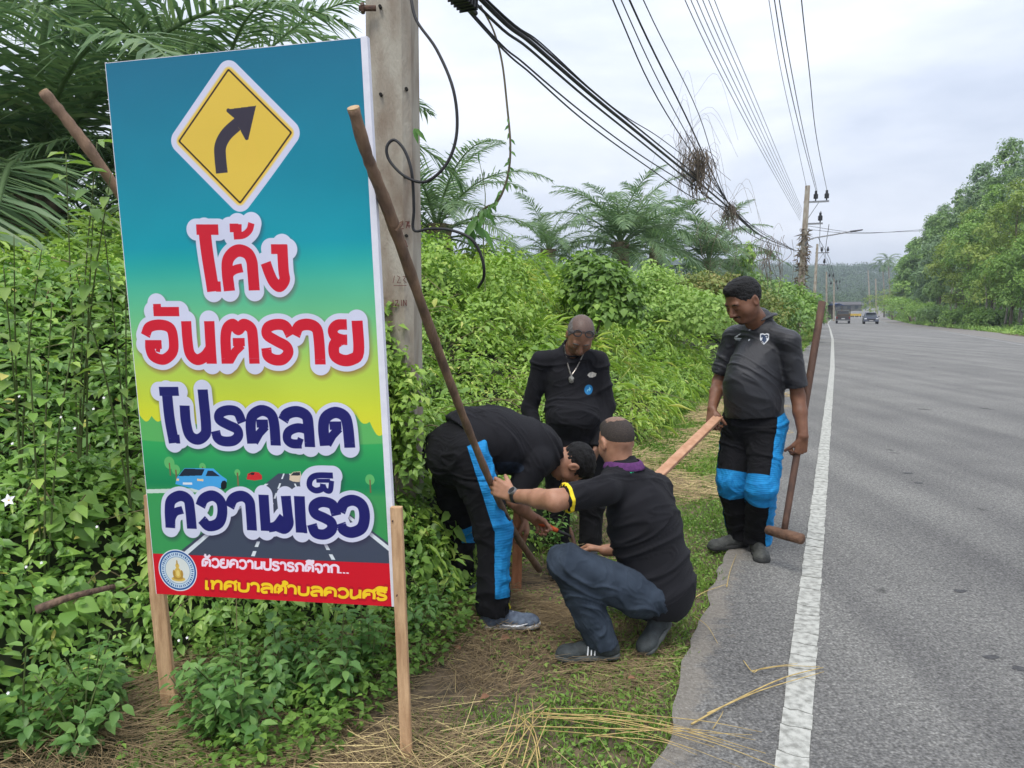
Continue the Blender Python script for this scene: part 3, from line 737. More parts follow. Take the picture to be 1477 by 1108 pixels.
# plant with pale leaves under the board, and upright shoots left of it
def shoot(root_p, pts, n, L0, seed, wr=.4, pair=True, leaf0=.25, m=None, droop=.5):
    r = np.random.default_rng(seed); C = spline(pts, 8)
    q = np.linspace(leaf0, 1, n); ii = q * (len(C) - 1); P = np.stack([np.interp(ii, np.arange(len(C)), C[:, k]) for k in range(3)], -1)
    d = norm(np.stack([np.gradient(C[:, k]) for k in range(3)], -1)); D = d[np.clip(ii.astype(int), 0, len(C) - 1)]
    P = np.repeat(P, 2, 0); D = np.repeat(D, 2, 0); a = np.repeat(np.arange(n) * 1.9 + r.random() * 6, 2) + np.tile([0, math.pi], n) + .4 * r.normal(size=2 * n)
    s1 = norm(np.cross(D, [.1, .2, 1])); s1 = np.where(np.isnan(s1), 1, s1); s2 = np.cross(D, s1)
    rad = s1 * np.cos(a)[:, None] + s2 * np.sin(a)[:, None]
    ax = norm(rad + D * .45 - np.array([0, 0, droop]) + .15 * runit(2 * n, r)); nr = norm(D * .6 + np.array([0, 0, 1.]) + .25 * runit(2 * n, r))
    ln = L0 * (.6 + .55 * r.random(2 * n)) * np.repeat(1 - .45 * np.abs(q - .5), 2)
    return C, leaves(P + rad * .01, ax, nr, ln, ln * wr, np.clip(.62 + .16 * r.normal(size=2 * n), 0, 1), LEAF8)
shootm = leafmat('pale_shoot_leaves', [(0, (.07, .14, .03)), (.5, (.16, .28, .06)), (1, (.30, .40, .09))], .4, .35, .5)
lowm = leafmat('low_plant_leaves', [(0, (.05, .12, .035)), (.5, (.11, .24, .06)), (1, (.22, .37, .10))], .45, .3, .4)
def plant(name, base, tips, n, L0, label, m, seed, wr=.4, cat='plant', group=None, **kw):
    root = empty(name, base, label, cat, group); parts = []; r = random.Random(seed)
    for i, t in enumerate(tips):
        b = np.array(base) + np.array([r.uniform(-.03, .03), r.uniform(-.03, .03), 0]); t = np.array(t)
        C, lv = shoot(b, [b, b * .55 + t * .45 + np.array([0, 0, .12 * (t[2] - b[2])]), t], n, L0, seed * 7 + i, wr, m=m, **kw)
        parts.append(lv); mb = MB(); mb.tube(C, np.linspace(.005, .002, len(C)), 5); mb.build('stem', stemm, root, True)
    leafobj('foliage', parts, m, root)
    return root
b = W(118, 700, 3.35)
plant('leafy_shoot', b, [W(140, 205, 3.1), W(95, 222, 3.2), W(160, 250, 3.0), W(135, 300, 3.05)], 11, .12, 'tall shoot with long pale green leaves left of the road sign', shootm, 51, .42)
plant('leafy_shoot', W(25, 700, 3.2), [W(20, 340, 3.0), W(60, 360, 3.05), W(5, 385, 2.9)], 9, .10, 'shoot with pale leaves near the left border under the palm', shootm, 52, .5)
plant('leafy_shoot', W(185, 760, 3.3), [W(150, 330, 3.15), W(182, 370, 3.2), W(110, 395, 3.1)], 10, .10, 'shoot leaning over the left edge of the board just below the tallest one', shootm, 53, .42)
plant('leafy_shoot', W(60, 830, 3.0), [W(75, 430, 2.95), W(40, 460, 2.9), W(110, 470, 2.95)], 10, .085, 'shoot among dark creepers at mid height near the left border', nearm, 54, .55)
for k, (px, py, n_, sp, lab) in enumerate([(335, 1035, 12, .24, 'bushy pale plant between the two posts of the sign'), (410, 1015, 12, .24, 'bushy plant right of the middle under the sign'), (480, 1035, 9, .18, 'small pale plant leaning to the right post of the sign'), (310, 1092, 9, .17, 'low plant in front of the bushy one, right of the left post'), (350, 1100, 8, .16, 'low plant at the bottom border under the sign'), (120, 1095, 9, .2, 'low plant at the bottom left, left of the posts'), (140, 1055, 10, .18, 'low plant in the creepers left of the left post'), (30, 1100, 9, .22, 'low plant in the bottom left corner'), (530, 985, 8, .15, 'low plant by the bank just left of the right post')]):
    g = G(px, py); r = random.Random(60 + k); tips = []
    for i in range(n_):
        a = 6.283 * i / n_ + r.random(); q = sp * r.uniform(.25, 1)
        tips.append((g[0] + q * math.cos(a), g[1] + q * math.sin(a) * .8, .12 + .30 * r.random() * (1.15 - q / sp * .6)))
    plant('low_plant', (g[0], g[1], .01), tips, 8, .062, lab, lowm, 60 + k, .62, group='low plants under the sign', droop=.3, leaf0=.3)
g = W(566, 640, 3.80); bush('pole_foot_bush', (g[0], g[1], .35), (.27, 1.15), 3600, .04, 'leafy clump of creepers hiding the foot of the near concrete pole', bankm, 71, tone0=.5)
# bare and dead runners among the creepers
rs = np.random.default_rng(77); mb = MB()
for i in range(420):
    s = rs.uniform(.9, 9); u = -1.9 - rs.uniform(0, 2.6); h = float(bank_h(np.array([u]), np.array([s]))[0]); x, y = XY(u, s)
    if h < .15: continue
    p = np.array([x, y, h + rs.uniform(-.06, .05)]); d = rs.normal(size=3) * [.35, .35, .15]; q = p + d * rs.uniform(.4, 1.1)
    mb.tube(spline([p, (p + q) / 2 + [0, 0, rs.uniform(-.03, .08)], q + [0, 0, -.04]], 4), rs.uniform(.0015, .004), 4)
o = mb.build('creeper_stems', mat('runner_stem', (.22, .20, .09), .8, (.13, .09, .05), 9)); tag(o, 'thin brown and green runners twisting through the creepers of the bank', 'stems', kind='stuff')
# low weeds where the verge meets the bank
for k, (px, py, h, lab) in enumerate([(628, 905, .28, 'weed left of the foot of the bending man'), (602, 935, .22, 'weed at the right post of the sign'), (800, 800, .3, 'weed with thin leaves behind the wooden stake'), (650, 850, .3, 'weed right behind the heel of the bending man'), (780, 770, .25, 'weed between the legs of the older man and the stake')]):
    g = G(px, py); r = random.Random(80 + k)
    tips = [(g[0] + .16 * math.cos(i * 1.1 + r.random()) * r.random(), g[1] + .14 * math.sin(i * 1.1) * r.random(), h * r.uniform(.5, 1)) for i in range(9)]
    plant('verge_weed', (g[0], g[1], .0), tips, 8, .05, lab, lowm, 80 + k, .5, group='weeds at the edge of the bank', droop=.3, leaf0=.15)
# pointed grass leaves before the pole and bamboo-like sprig on it
sp_ = empty('leaf_sprig', W(597, 196, 3.7), 'two drooping leaves sticking out from behind the near pole', 'leaf')
V, F_, t = leaves(np.array([W(597, 185, 3.7), W(598, 185, 3.7)]), np.array([[.25, 0, -.9], [.8, 0, -.85]]), np.array([[0, -1, .3]] * 2), np.array([.075, .085]), np.array([.022, .022]), np.array([.5, .6]), LEAF8)
link('leaf', npmesh('leaf', V, F_, t), lowm, sp_)
# white trumpet flower and small white daisies
whitem = mat('white_petal', (.80, .80, .78), .5, (.72, .72, .74), 20); yolk = mat('flower_centre', (.75, .45, .05), .6)
def flower(pos, r_, n, label, facing=(0, -1, .3), group=None, cat='flower'):
    root = empty('white_flower', pos, label, cat, group); f = norm(facing); a = norm(np.cross(f, [0, 0, 1])); b = np.cross(f, a); pos = np.array(pos)
    ms = []
    for i in range(n):
        t = 6.283 * i / n; d = norm(a * math.cos(t) + b * math.sin(t) + f * .35)
        V, F_, tt = leaves(pos[None], d[None], f[None], np.array([r_]), np.array([r_ * .62]), np.zeros(1), LEAF8)
        link('petal', npmesh('petal', V, F_), whitem, root, True)
    mb = MB(); mb.tube([pos, pos + f * r_ * .12], [r_ * .18, r_ * .10], 6); mb.build('centre', yolk, root)
flower(W(13, 722, 2.35), .022, 5, 'large white trumpet flower near the left border', (.1, -1, .5))
for i, (px, py, y) in enumerate([(28, 572, 2.9), (88, 602, 2.9), (108, 618, 2.9), (150, 574, 2.9), (38, 818, 2.5), (135, 590, 2.9), (140, 760, 2.6), (60, 812, 2.5), (12, 1000, 2.2), (258, 924, 2.75), (270, 920, 2.8), (18, 640, 2.7)]):
    flower(W(px, py, y - .12), .006, 5, 'one of the tiny white flowers dotted over the dark creepers at the left', (0, -1, .6), 'tiny white flowers in the creepers')
# broken branch lying in the creepers
mb = MB(); mb.tube(spline([W(52, 880, 2.45), W(100, 862, 2.5), W(165, 846, 2.62)], 5), np.linspace(.015, .009, 11), 7)
tag(mb.build('broken_branch', mat('dead_wood', (.20, .13, .09), .9, (.09, .06, .045), 40, bump=.7, mapping=(1, 1, .4)), smooth=True), 'broken brown branch lying in the creepers left of the sign', 'branch')

# --- trees right of the road
def tree(name, pos, h, w, n, L0, key, label, seed, group='trees right of the road', clear=.16, k=16, cat='tree', lean=0., trunkm=None, tr=.13, wr=.5):
    r = np.random.default_rng(seed); root = empty(name, pos, label, cat, group); p = np.array(pos, float)
    C = []; R = []
    for i in range(k):
        q = (i + .5) / k; z = h * (clear + (1 - clear) * q * .93)
        prof = math.sin(min(1, .18 + q * .9) * math.pi) ** .55
        a = i * 2.4 + r.random(); rr = w * .5 * prof * (.25 + .65 * r.random() ** .7)
        C.append(p + np.array([math.cos(a) * rr + lean * z, math.sin(a) * rr, z])); s_ = w * r.uniform(.13, .23) * (.7 + .5 * prof); R.append((s_, s_, s_ * r.uniform(.55, .85)))
    V = lobes_leaves(C, R, n, L0, seed, tone0=.5, clump=8, wr=wr)
    leafobj('crown', [V], treem[key], root)
    top = p + np.array([lean * h * .7, 0, h * .75])
    T = spline([p - [0, 0, .2], p + np.array([lean * h * .2 + .12 * r.normal(), .1 * r.normal(), h * .3]), top], 5); mb = MB(); mb.tube(T, np.linspace(tr, tr * .3, len(T)), 7); tk = mb.build('trunk', trunkm or barkm, root, True)
    for i in range(0, k, 2):
        c = C[i]; q = np.clip((c[2] - p[2]) / h * .75, .15, .7); b0 = T[int(q * (len(T) - 1))]
        mb = MB(); mb.tube(spline([b0, (b0 + c) / 2 + [0, 0, .15], c], 3), np.linspace(tr * .35, tr * .08, 7), 5); mb.build('limb', trunkm or barkm, root, True)
    return root
def atr(px, y):
    p = W(px, 500, y); return (p[0], p[1], gz(p[0], p[1]))
tr_list = [
    (1312, 132, 13.8, 6.8, 'mid', 'smallest bushy tree at the left end of the row right of the road'),
    (1335, 110, 15.8, 6.8, 'dark', 'dark tree second from the left end of the roadside row'),
    (1352, 97, 15.4, 6.0, 'blue', 'slender grey green tree in the left part of the roadside row'),
    (1374, 86, 15.7, 5.9, 'dark', 'tall dark tree in the middle of the roadside row'),
    (1390, 74, 11.2, 6.1, 'lime', 'lime green tree leaning out over the verge in the middle of the row'),
    (1402, 81, 17.4, 6.7, 'blue', 'tall grey green tree behind the lime green one'),
    (1425, 67, 12.6, 6.2, 'mid', 'mid green tree with low hanging branches right of the lime green one'),
    (1440, 74, 17.9, 6.9, 'dark', 'tallest dark tree behind the right part of the row'),
    (1455, 60, 12.1, 5.9, 'lime', 'yellow green tree with feathery crown near the right border'),
    (1478, 67, 17.6, 7.6, 'blue', 'high crown with loose grey green leaves above the right border'),
    (1490, 56, 9.0, 5.3, 'mid', 'bright tree cut by the right border above the posts'),
    (1530, 60, 14.0, 7.4, 'dark', 'dark tree outside the right border')]
for i, (px, y, h, w, key, lab) in enumerate(tr_list):
    tree('roadside_tree', atr(px, y), h, w, int(12000 + 40 * w * h), .06 + .0024 * y, key, lab, 200 + i, trunkm=palebark if i % 2 else barkm)
for i, (px, y, w, h, mm, lab) in enumerate([(1285, 132, 7.6, 5.8, 'lime', 'light green bush with big leaves at the far bend right of the road'), (1312, 107, 7.2, 3.6, 'mid', 'bush right of the bend below the smallest tree'), (1345, 90, 5.3, 2.5, 'mid', 'low bush in the middle of the verge below the trees'), (1372, 79, 4.4, 2.1, 'dark', 'low dark bush before the pale trunks'), (1400, 70, 3.8, 1.9, 'mid', 'low green bush spreading over the verge below the lime tree'), (1432, 63, 3.2, 1.6, 'mid', 'lowest bush at the edge of the gravel right of the road')]):
    p = atr(px, y); bush('verge_bush', p, (w, h), 5000, .2, lab, treem[mm], 240 + i, group='bushes under the trees right of the road')
# thin pale trunks and posts in the shade under the trees
for i, px in enumerate([1368, 1376, 1386, 1394, 1408, 1420, 1430, 1447, 1466]):
    y = 80 - i * 2.6 - (1.5 if i % 2 else 0); p = np.array(atr(px, y)); h = 3.6 + random.random()
    mb = MB(); mb.tube(spline([p, p + [random.uniform(-.15, .15), 0, h * .5], p + [random.uniform(-.4, .4), 0, h]], 3), np.linspace(.09, .05, 7), 6)
    tag(mb.build('tree_trunk', palebark, smooth=True), ['leftmost', 'second', 'third', 'fourth', 'fifth', 'sixth', 'seventh', 'eighth', 'rightmost'][[1368, 1376, 1386, 1394, 1408, 1420, 1430, 1447, 1466].index(px)] + ' of the thin pale trunks in the shade under the roadside trees', 'trunk', 'pale trunks in the shade under the trees')
# undergrowth carpet on the right verge
r8 = np.random.default_rng(88); n = 30000; u = 9.8 + 26 * r8.random(n) ** 1.4; s = 30 + 150 * r8.random(n) ** 1.3; x, y = XY(u + road_c(s), s)
hh = .12 + .7 * sstep(u, 11, 15) * (1 + vnoise(np.stack([u, s, u], -1) * .6, 3)); P = np.stack([x, y, terrain(u + road_c(s), s) + hh * r8.random(n)], -1); k = inview(P, 1.2)
a = runit(n, r8); a[:, 2] = np.abs(a[:, 2]); ln = .22 + .2 * r8.random(n)
tag(leafobj('right_verge_growth', [leaves(P[k], a[k], runit(n, r8)[k] + [0, 0, 1], ln[k], ln[k] * .35, np.clip(.45 + .3 * vnoise(P[k] * .5, 9) + .15 * r8.normal(size=k.sum()), 0, 1))], treem['mid']), 'low weedy growth on the ground under the trees right of the road', 'undergrowth', kind='stuff')

# dark wood behind the roadside row, and the far wooded hill
def wood(name, u0, u1, s0, s1, n, h, L0, label, m, seed, tone0=.3):
    r = np.random.default_rng(seed); m_ = n // 10; u = u0 + (u1 - u0) * r.random(m_); s = s0 + (s1 - s0) * r.random(m_); uu = u + road_c(s)
    x, y = XY(uu, s); hz = h * (.7 + .45 * vnoise(np.stack([u / 6, s / 6, u * 0], -1), seed)) * (.5 + .5 * r.random(m_) ** .5)
    P0 = np.stack([x, y, terrain(uu, s) + hz], -1); k = inview(P0, 1.15); P0 = P0[k]
    P = np.repeat(P0, 10, 0) + np.random.default_rng(seed + 1).normal(size=(len(P0) * 10, 3)) * L0 * np.array([1.4, 1.4, .9]); N_ = len(P)
    ax = runit(N_, r); ln = L0 * (.6 + .8 * r.random(N_)); t = np.clip(tone0 + .3 * vnoise(P / (L0 * 14), 4) + .15 * vnoise(P / (L0 * 50), 6) + .08 * r.normal(size=N_), 0, 1)
    return tag(leafobj(name, [leaves(P, ax, runit(N_, r) * .6 + [0, 0, 1], ln, ln * .7, t)], m), label, 'wood', kind='stuff')
hillleaf = leafmat('hill_leaves', [(0, (.05, .09, .04)), (.5, (.09, .145, .06)), (1, (.16, .22, .085))], .7, .1, .2)
wood('wood_behind_trees', 16, 70, 60, 190, 36000, 7.0, .4, 'shaded wood behind the roadside trees on the right', treem['dark'], 301)
wood('hill_forest', -260, 300, 430, 820, 300000, 8, 1.0, 'forest covering the low hill on the horizon', hillleaf, 302)
wood('far_left_wood', -60, -9, 110, 420, 60000, 5.5, .6, 'dark wood left of the far end of the road', hillleaf, 303, .42)
wood('far_right_wood', 14, 120, 170, 430, 60000, 6, .7, 'wood right of the far bend of the road', hillleaf, 304, .42)
wood('far_middle_wood', -20, 70, 430, 520, 30000, 7, .9, 'wood that closes the view where the road bends', hillleaf, 305, .35)

# coconut palms by the bend
def thin_palm(px, py, y, h, label, seed):
    p = np.array(atr(px, y)); top = W(px, py, y); r = random.Random(seed)
    root = empty('coconut_palm', p, label, 'palm tree', 'coconut palms by the bend'); mb = MB(); mb.tube([p, (p + top) / 2 + [.2, 0, 0], top], [.2, .15, .12], 6); mb.build('trunk', palebark, root, True)
    for i in range(16):
        o = link_local('frond', FR[1 + i % 4], palmm, root); o.location = top - p; o.rotation_euler = (0, 0, i * 2.4); o.scale = [.9] * 3
thin_palm(1281, 376, 150, 9, 'coconut palm with a full head above the far bushes at the bend', 1)
thin_palm(1273, 384, 165, 9, 'coconut palm just left of the full one, showing as a smaller head', 2)

# ------------------------------------------------------------------ poles and wires
conc = mat('concrete', (.40, .365, .30), .9, (.22, .165, .12), 9, bump=.5, bscale=120, mapping=(1, 1, .35), detail=10, stops=(.3, .62))
metal = mat('galvanised_steel', (.35, .36, .37), .45, (.22, .22, .22), 30, metallic=.6)
blackm = mat('black_rubber', (.018, .018, .02), .55, (.03, .03, .032), 10)
rustm = mat('rusty_steel', (.14, .075, .05), .75, (.07, .045, .035), 40, bump=.5)
inkm = mat('brown_paint_marks', (.16, .06, .05), .8)
# near pole: four-sided with chamfered corners, slightly tapering
pb_ = np.array([W(573, 700, 4.0)[0], 4.0, 0.0]); ptop = 8.6
root = empty('concrete_pole', pb_, 'weathered concrete utility pole directly behind the road sign', 'utility pole', 'poles carrying the wires')
def shaft(root, base, lean, h, w0, w1, m, yaw=ROAD, cham=.16, name='shaft'):
    V = []; Fs = []; n = 8
    for j in range(13):
        q = j / 12; w = (w0 * (1 - q) + w1 * q) / 2; c = cham * 2 * w
        pr = [(w, -w + c), (w, w - c), (w - c, w), (-w + c, w), (-w, w - c), (-w, -w + c), (-w + c, -w), (w - c, -w)]
        for a, b in pr:
            x = a * math.cos(yaw) + b * math.sin(yaw); y = -a * math.sin(yaw) + b * math.cos(yaw)
            V.append((base[0] + x + lean[0] * q, base[1] + y + lean[1] * q, base[2] + h * q - .1))
    for j in range(12):
        for i in range(n): Fs.append((j * n + i, j * n + (i + 1) % n, (j + 1) * n + (i + 1) % n, (j + 1) * n + i))
    Fs.append(tuple(12 * n + i for i in range(n)))
    mb = MB(); mb.add(V, Fs); return mb.build(name, m, root)
near_shaft = shaft(root, pb_, (.035, 0), ptop, .245, .19, conc, yaw=math.radians(8))
# bolt holes, a bolt and painted numbers on the face towards the road
hole = mat('bolt_hole', (.02, .018, .016), .9)
yf = 4.0 - .128
for (px, py) in ((548, 9), (586, 128), (549, 136), (584, 255), (586, 340)):
    c = W(px, py, yf - .002); mb = MB(); mb.tube([c - [0, .004, 0], c + [0, .02, 0]], .008, 10); mb.build('bolt_hole', hole, root)
c = W(527, 12, 3.86); mb = MB(); mb.tube([c - [.03, 0, 0], c + [.05, 0, 0]], .014, 8); mb.tube([c - [.02, 0, 0], c - [.005, 0, 0]], .026, 6); mb.build('bolt', rustm, root)
def strokes_on(pts_list, y, w, m, parent, name='painted_number'):
    mb = MB()
    for pl in pts_list:
        P = [W(px, py, y) for px, py in pl]
        for a, b in zip(P[:-1], P[1:]):
            d = norm(b - a); nn = np.array([-d[2], 0, d[0]]) * w / 2
            mb.add([a - nn - d * w / 3, b - nn + d * w / 3, b + nn + d * w / 3, a + nn - d * w / 3], [(0, 1, 2, 3)])
    return mb.build(name, m, parent)
NUM = [[(573, 320), (573, 330)], [(571, 322), (573, 320)], [(577, 321), (581, 319), (581, 323), (577, 330), (582, 330)], [(585, 320), (588, 320), (586, 329)]]
yN = 4.0 - .128 - .006
strokes_on(NUM + [[(590, 329), (590, 319), (587, 326), (592, 326)]], yN, .0045, inkm, root)
strokes_on([[(578, 335), (576, 343)], [(584, 346), (588, 356), (580, 355), (584, 346)]], yN, .0035, inkm, root)
strokes_on([[(569, 398), (567, 408)], [(573, 398), (577, 400), (573, 408), (578, 408)], [(581, 399), (585, 399), (582, 404), (586, 408)], [(568, 412), (586, 412)]], yN, .003, inkm, root)
strokes_on([[(567, 433), (567, 441)], [(570, 434), (574, 433), (573, 437), (570, 441), (575, 441)], [(579, 433), (579, 441)], [(582, 441), (582, 433), (586, 441), (586, 433)]], yN, .004, inkm, root)

def far_pole(px, py_base, py_top, px_top, y, label, vines=False, arms=True, w=.3):
    b = np.array(atr(px, y)); t = W(px_top, py_top, y)
    root = empty('concrete_pole', b, label, 'utility pole', 'poles carrying the wires')
    shaft(root, b, (t[0] - b[0], 0), t[2] - b[2] + .1, w, w * .62, conc)
    dx = np.array([CA, -SA, 0])
    if arms:
        for k, (dz, ln) in enumerate(((-.75, .95), (-1.75, .72))):
            a = t + np.array([0, 0, dz]); mb = MB(); mb.bar(a - dx * .15, a + dx * ln, .08, .08); mb.build('crossarm', metal, root)
            for q in ([.37, .84] if k == 0 else [.6]):
                c = a + dx * q; mb = MB(); mb.tube([c, c + [0, 0, .12], c + [0, 0, .14], c + [0, 0, .34], c + [0, 0, .36], c + [0, 0, .5]], [.03, .03, .1, .1, .06, .05], 8); mb.build('insulator', blackm, root)
        mb = MB(); mb.bar(t + [0, 0, -1.6], t + dx * .5 + [0, 0, -.8], .03, .03); mb.build('brace', metal, root)
    return root, b, t
r2, b2, t2 = far_pole(1150, 445, 268, 1165, 36.5, 'tall vine covered utility pole with a street lamp arm beside the road', w=.34)
r3, b3, t3 = far_pole(1171, 440, 352, 1179, 66, 'second far utility pole with two crossarms, leaning right', w=.3)
r4, b4, t4 = far_pole(1201, 440, 402, 1203, 120, 'small far utility pole right of the blue tarpaulin', w=.3)
r5, b5, t5 = far_pole(1191, 440, 392, 1192, 100, 'far utility pole just left of the blue tarpaulin edge', w=.28)
r6, b6, t6 = far_pole(1262, 440, 402, 1263, 200, 'lone concrete pole right of the cars at the bend', arms=False, w=.5)
r7, b7, t7 = far_pole(1253, 440, 390, 1252, 240, 'thinner lone pole left of the one right of the cars', arms=False, w=.5)
# dry vines climbing the far pole
drym = leafmat('dry_vine', [(0, (.10, .075, .05)), (.5, (.20, .15, .10)), (1, (.16, .20, .07))], .8, .1, .2)
n = 800; q = np.random.default_rng(5); hz = q.random(n) ** 1.2 * 5.2; a = q.random(n) * 6.28; rr = .12 + .12 * q.random(n) * (1 + .6 * vnoise(np.stack([hz, hz * 0, hz * 0], -1), 2))
P = b2 + np.stack([np.cos(a) * rr + (t2[0] - b2[0]) * hz / 8, np.sin(a) * rr, hz], -1)
leafobj('climbing_vine', [leaves(P, runit(n) - [0, 0, .8], runit(n), .2 + .15 * q.random(n), .07 + 0 * a, np.clip(.35 + .3 * q.normal(size=n) * .7 - .0 * hz, 0, 1))], drym, r2)
# street lamp arm on that pole
lroot = empty('street_lamp', W(1160, 350, 36.3), 'street lamp on a long curved arm reaching over the road from the vine covered pole', 'street lamp')
mb = MB(); mb.tube(spline([W(1161, 356, 36.3), W(1163, 350, 36.2), W(1172, 344, 36), W(1200, 339, 35.6), W(1228, 334, 35.2)], 5), .035, 6); mb.build('arm', metal, lroot, True)
mb = MB(); mb.bar(W(1226, 334.5, 35.2), W(1245, 331.5, 35.0), .18, .09, w2=.10, h2=.05); mb.build('lamp_head', mat('lamp_grey', (.12, .12, .13), .5), lroot, bevel=.02)

wirem = mat('wire_insulation', (.022, .024, .03), .6, (.035, .036, .042), 5)
def wire(name, pix, u, r_, label, group='wires between the poles', tail=None, m=wirem, us_list=None):
    P = [PU(px, py, (us_list[i] if us_list else u)) for i, (px, py) in enumerate(pix)]
    if tail is not None: P.append(np.array(tail))
    # the nearer end carries on to its pole behind and above the camera
    d = P[0] - P[1]; P.insert(0, P[0] + norm(d) * 3.0 + np.array([0, 0, .25]))
    mb = MB(); mb.tube(spline(P, 7), r_, 5)
    return tag(mb.build(name, m, smooth=True), label, 'wire', group)
arm_t2 = t2 + np.array([0, 0, -.27]); dxr = np.array([CA, -SA, 0])
# power lines on insulators
wire('power_line', [(1109, 0), (1128, 110), (1148, 200)], 0, .009, 'leftmost of the four power lines that run down to the insulators', tail=arm_t2 + dxr * .0, us_list=[-1.95, -2.0, -2.05])
for i, (xa, xb, xc, q, lab) in enumerate([(1117, 1136, 1157, .37, 'second power line from the left, thick, ending on the inner insulator'), (1124, 1143, 1161, .42, 'third power line close beside the thick one'), (1156, 1168, 1178, .84, 'rightmost power line ending on the outer insulator')]):
    e = arm_t2 + dxr * q; ue = US(e[0], e[1])[0]
    wire('power_line', [(xa, 0), (xb, 110), (xc, 200)], 0, .010, lab, tail=e, us_list=[ue + .05, ue + .03, ue])
# six thin telephone wires in the middle
for i in range(6):
    xa = 988 + i * 8.5; xb = 1054 + i * 6.6; xc = 1110 + i * 4.0
    e = W(1154 + i * .6, 318 - i * 3, 36.4); ue = US(e[0], e[1])[0]
    wire('thin_wire', [(xa, 0), (xb, 136), (xc, 240)], 0, .006, ['first', 'second', 'third', 'fourth', 'fifth', 'sixth'][i] + ' from the left of the six thin wires in the middle of the sky', 'thin wires in the middle of the sky', tail=e, us_list=[ue, ue, ue])
# steep group that meets the thick bundle
for i, (xa, xb, w_, lab) in enumerate([(884, 962, .007, 'leftmost'), (896, 975, .006, 'second'), (908, 988, .010, 'third and thickest'), (928, 1008, .006, 'rightmost')]):
    wire('steep_wire', [(xa, 0), (xb, 165), (1050, 292)], -1.95, w_, lab + ' of the four steep wires that meet the black cable bundle', 'steep wires down to the bundle', tail=PU(1090, 335, -1.97))
# black cable bundle with its companions
bun = [((690, -5), (770, 65), (860, 143), (950, 216), (1040, 290), (1098, 340)), ((697, -5), (775, 62), (866, 141), (955, 213), (1045, 287), (1100, 337)), ((686, 5), (765, 72), (856, 150), (946, 222), (1036, 296), (1095, 345))]
for i, b_ in enumerate(bun):
    wire('thick_cable', b_, -1.98, [.015, .009, .0095][i], ['thickest black cable of the bundle running down from the splice box', 'upper cable lying on the black bundle', 'lower cable hugging the black bundle'][i], 'cables of the black bundle', tail=W(1149, 362, 36.4), m=blackm)
wire('sagging_cable', ((705, 2), (780, 62), (857, 133), (905, 170), (960, 205), (1030, 262), (1048, 295)), -1.95, .005, 'sagging thin cable just above the black bundle', 'loose cables near the bundle', tail=PU(1075, 322, -1.97))
wire('sagging_cable', ((684, 22), (760, 95), (850, 170), (930, 228), (1010, 278), (1060, 310)), -2.0, .0065, 'loose cable running below the black bundle', 'loose cables near the bundle', tail=W(1149, 364, 36.4))
wire('sagging_cable', ((686, 28), (770, 110), (850, 180), (930, 238), (1000, 285), (1040, 297)), -2.0, .0065, 'lowest loose cable below the black bundle', 'loose cables near the bundle', tail=PU(1060, 306, -1.99))
for i in range(3):
    a = t2 + np.array([.4 * i - .2, 0, -1.2 - i * .6]); b_ = t3 + np.array([.35 * i - .2, 0, -.8 - i * .5]); m_ = (a + b_) / 2 - [0, 0, .45]
    mb = MB(); mb.tube(spline([a + dxr * (.8 if i < 2 else 0), m_ + dxr * .6, b_ + dxr * (.7 if i < 2 else 0)], 8), .014, 4)
    tag(mb.build('far_wire', wirem, smooth=True), ['upper', 'middle', 'lower'][i] + ' wire between the vine covered pole and the next leaning pole', 'wire', 'wires beyond the vine covered pole')
    a, b_ = b_, t4 + np.array([.3 * i - .2, 0, -.7 - i * .5]); mb = MB(); mb.tube(spline([a + dxr * .7, (a + b_) / 2 - [0, 0, .5] + dxr * .6, b_ + dxr * .6], 6), .016, 4)
    tag(mb.build('far_wire', wirem, smooth=True), ['upper', 'middle', 'lower'][i] + ' wire beyond the second far pole towards the bend', 'wire', 'wires beyond the second far pole')
for i, (ya, yb) in enumerate(((326, 333), (331, 331))):
    mb = MB(); mb.tube(spline([W(1165, ya, 36.5), W(1240, (ya + yb) / 2 + 6, 40), W(1335, yb, 46)], 6), .010, 4)
    tag(mb.build('crossing_wire', wirem, smooth=True), ['upper', 'lower'][i] + ' thin wire crossing the road to the trees on the right', 'wire', 'wires crossing the road')
# splice box hanging at the top border
c = PU(668, 2, -1.98); root = empty('splice_box', c, 'black cable splice box hanging at the top of the cable bundle', 'junction box')
d = norm(PU(690, 22, -1.98) - PU(655, -12, -1.98)); mb = MB(); mb.bar(c - d * .10 + [0, 0, .02], c + d * .085 + [0, 0, .02], .09, .085, w2=.10, h2=.075); mb.build('box_body', blackm, root, bevel=.006)
for k in range(5):
    q = c + d * (-.07 + .035 * k) + [0, 0, .02]; mb = MB(); mb.bar(q - d * .004, q + d * .004, .112, .092); mb.build('rib', blackm, root)
mb = MB(); mb.tube([c + d * .08, c + d * .16], [.022, .014], 8); mb.build('cable_gland', blackm, root)
# loop of slack cable beside the near pole
loop = [(592, -6, 3.85), (601, 30, 3.8), (630, 72, 3.75), (654, 130, 3.7), (659, 190, 3.7), (645, 235, 3.7), (615, 262, 3.72), (585, 255, 3.75), (562, 232, 3.78), (558, 212, 3.78), (569, 202, 3.78), (584, 218, 3.76), (594, 250, 3.75), (597, 300, 3.78), (597, 332, 3.8), (620, 330, 3.78), (650, 332, 3.75), (680, 345, 3.72), (695, 372, 3.72), (698, 398, 3.75), (690, 415, 3.85)]
mb = MB(); mb.tube(spline([W(*p) for p in loop], 6), .0075, 6); tag(mb.build('slack_cable', blackm, smooth=True), 'black slack cable hanging in a loop beside the near concrete pole', 'cable')
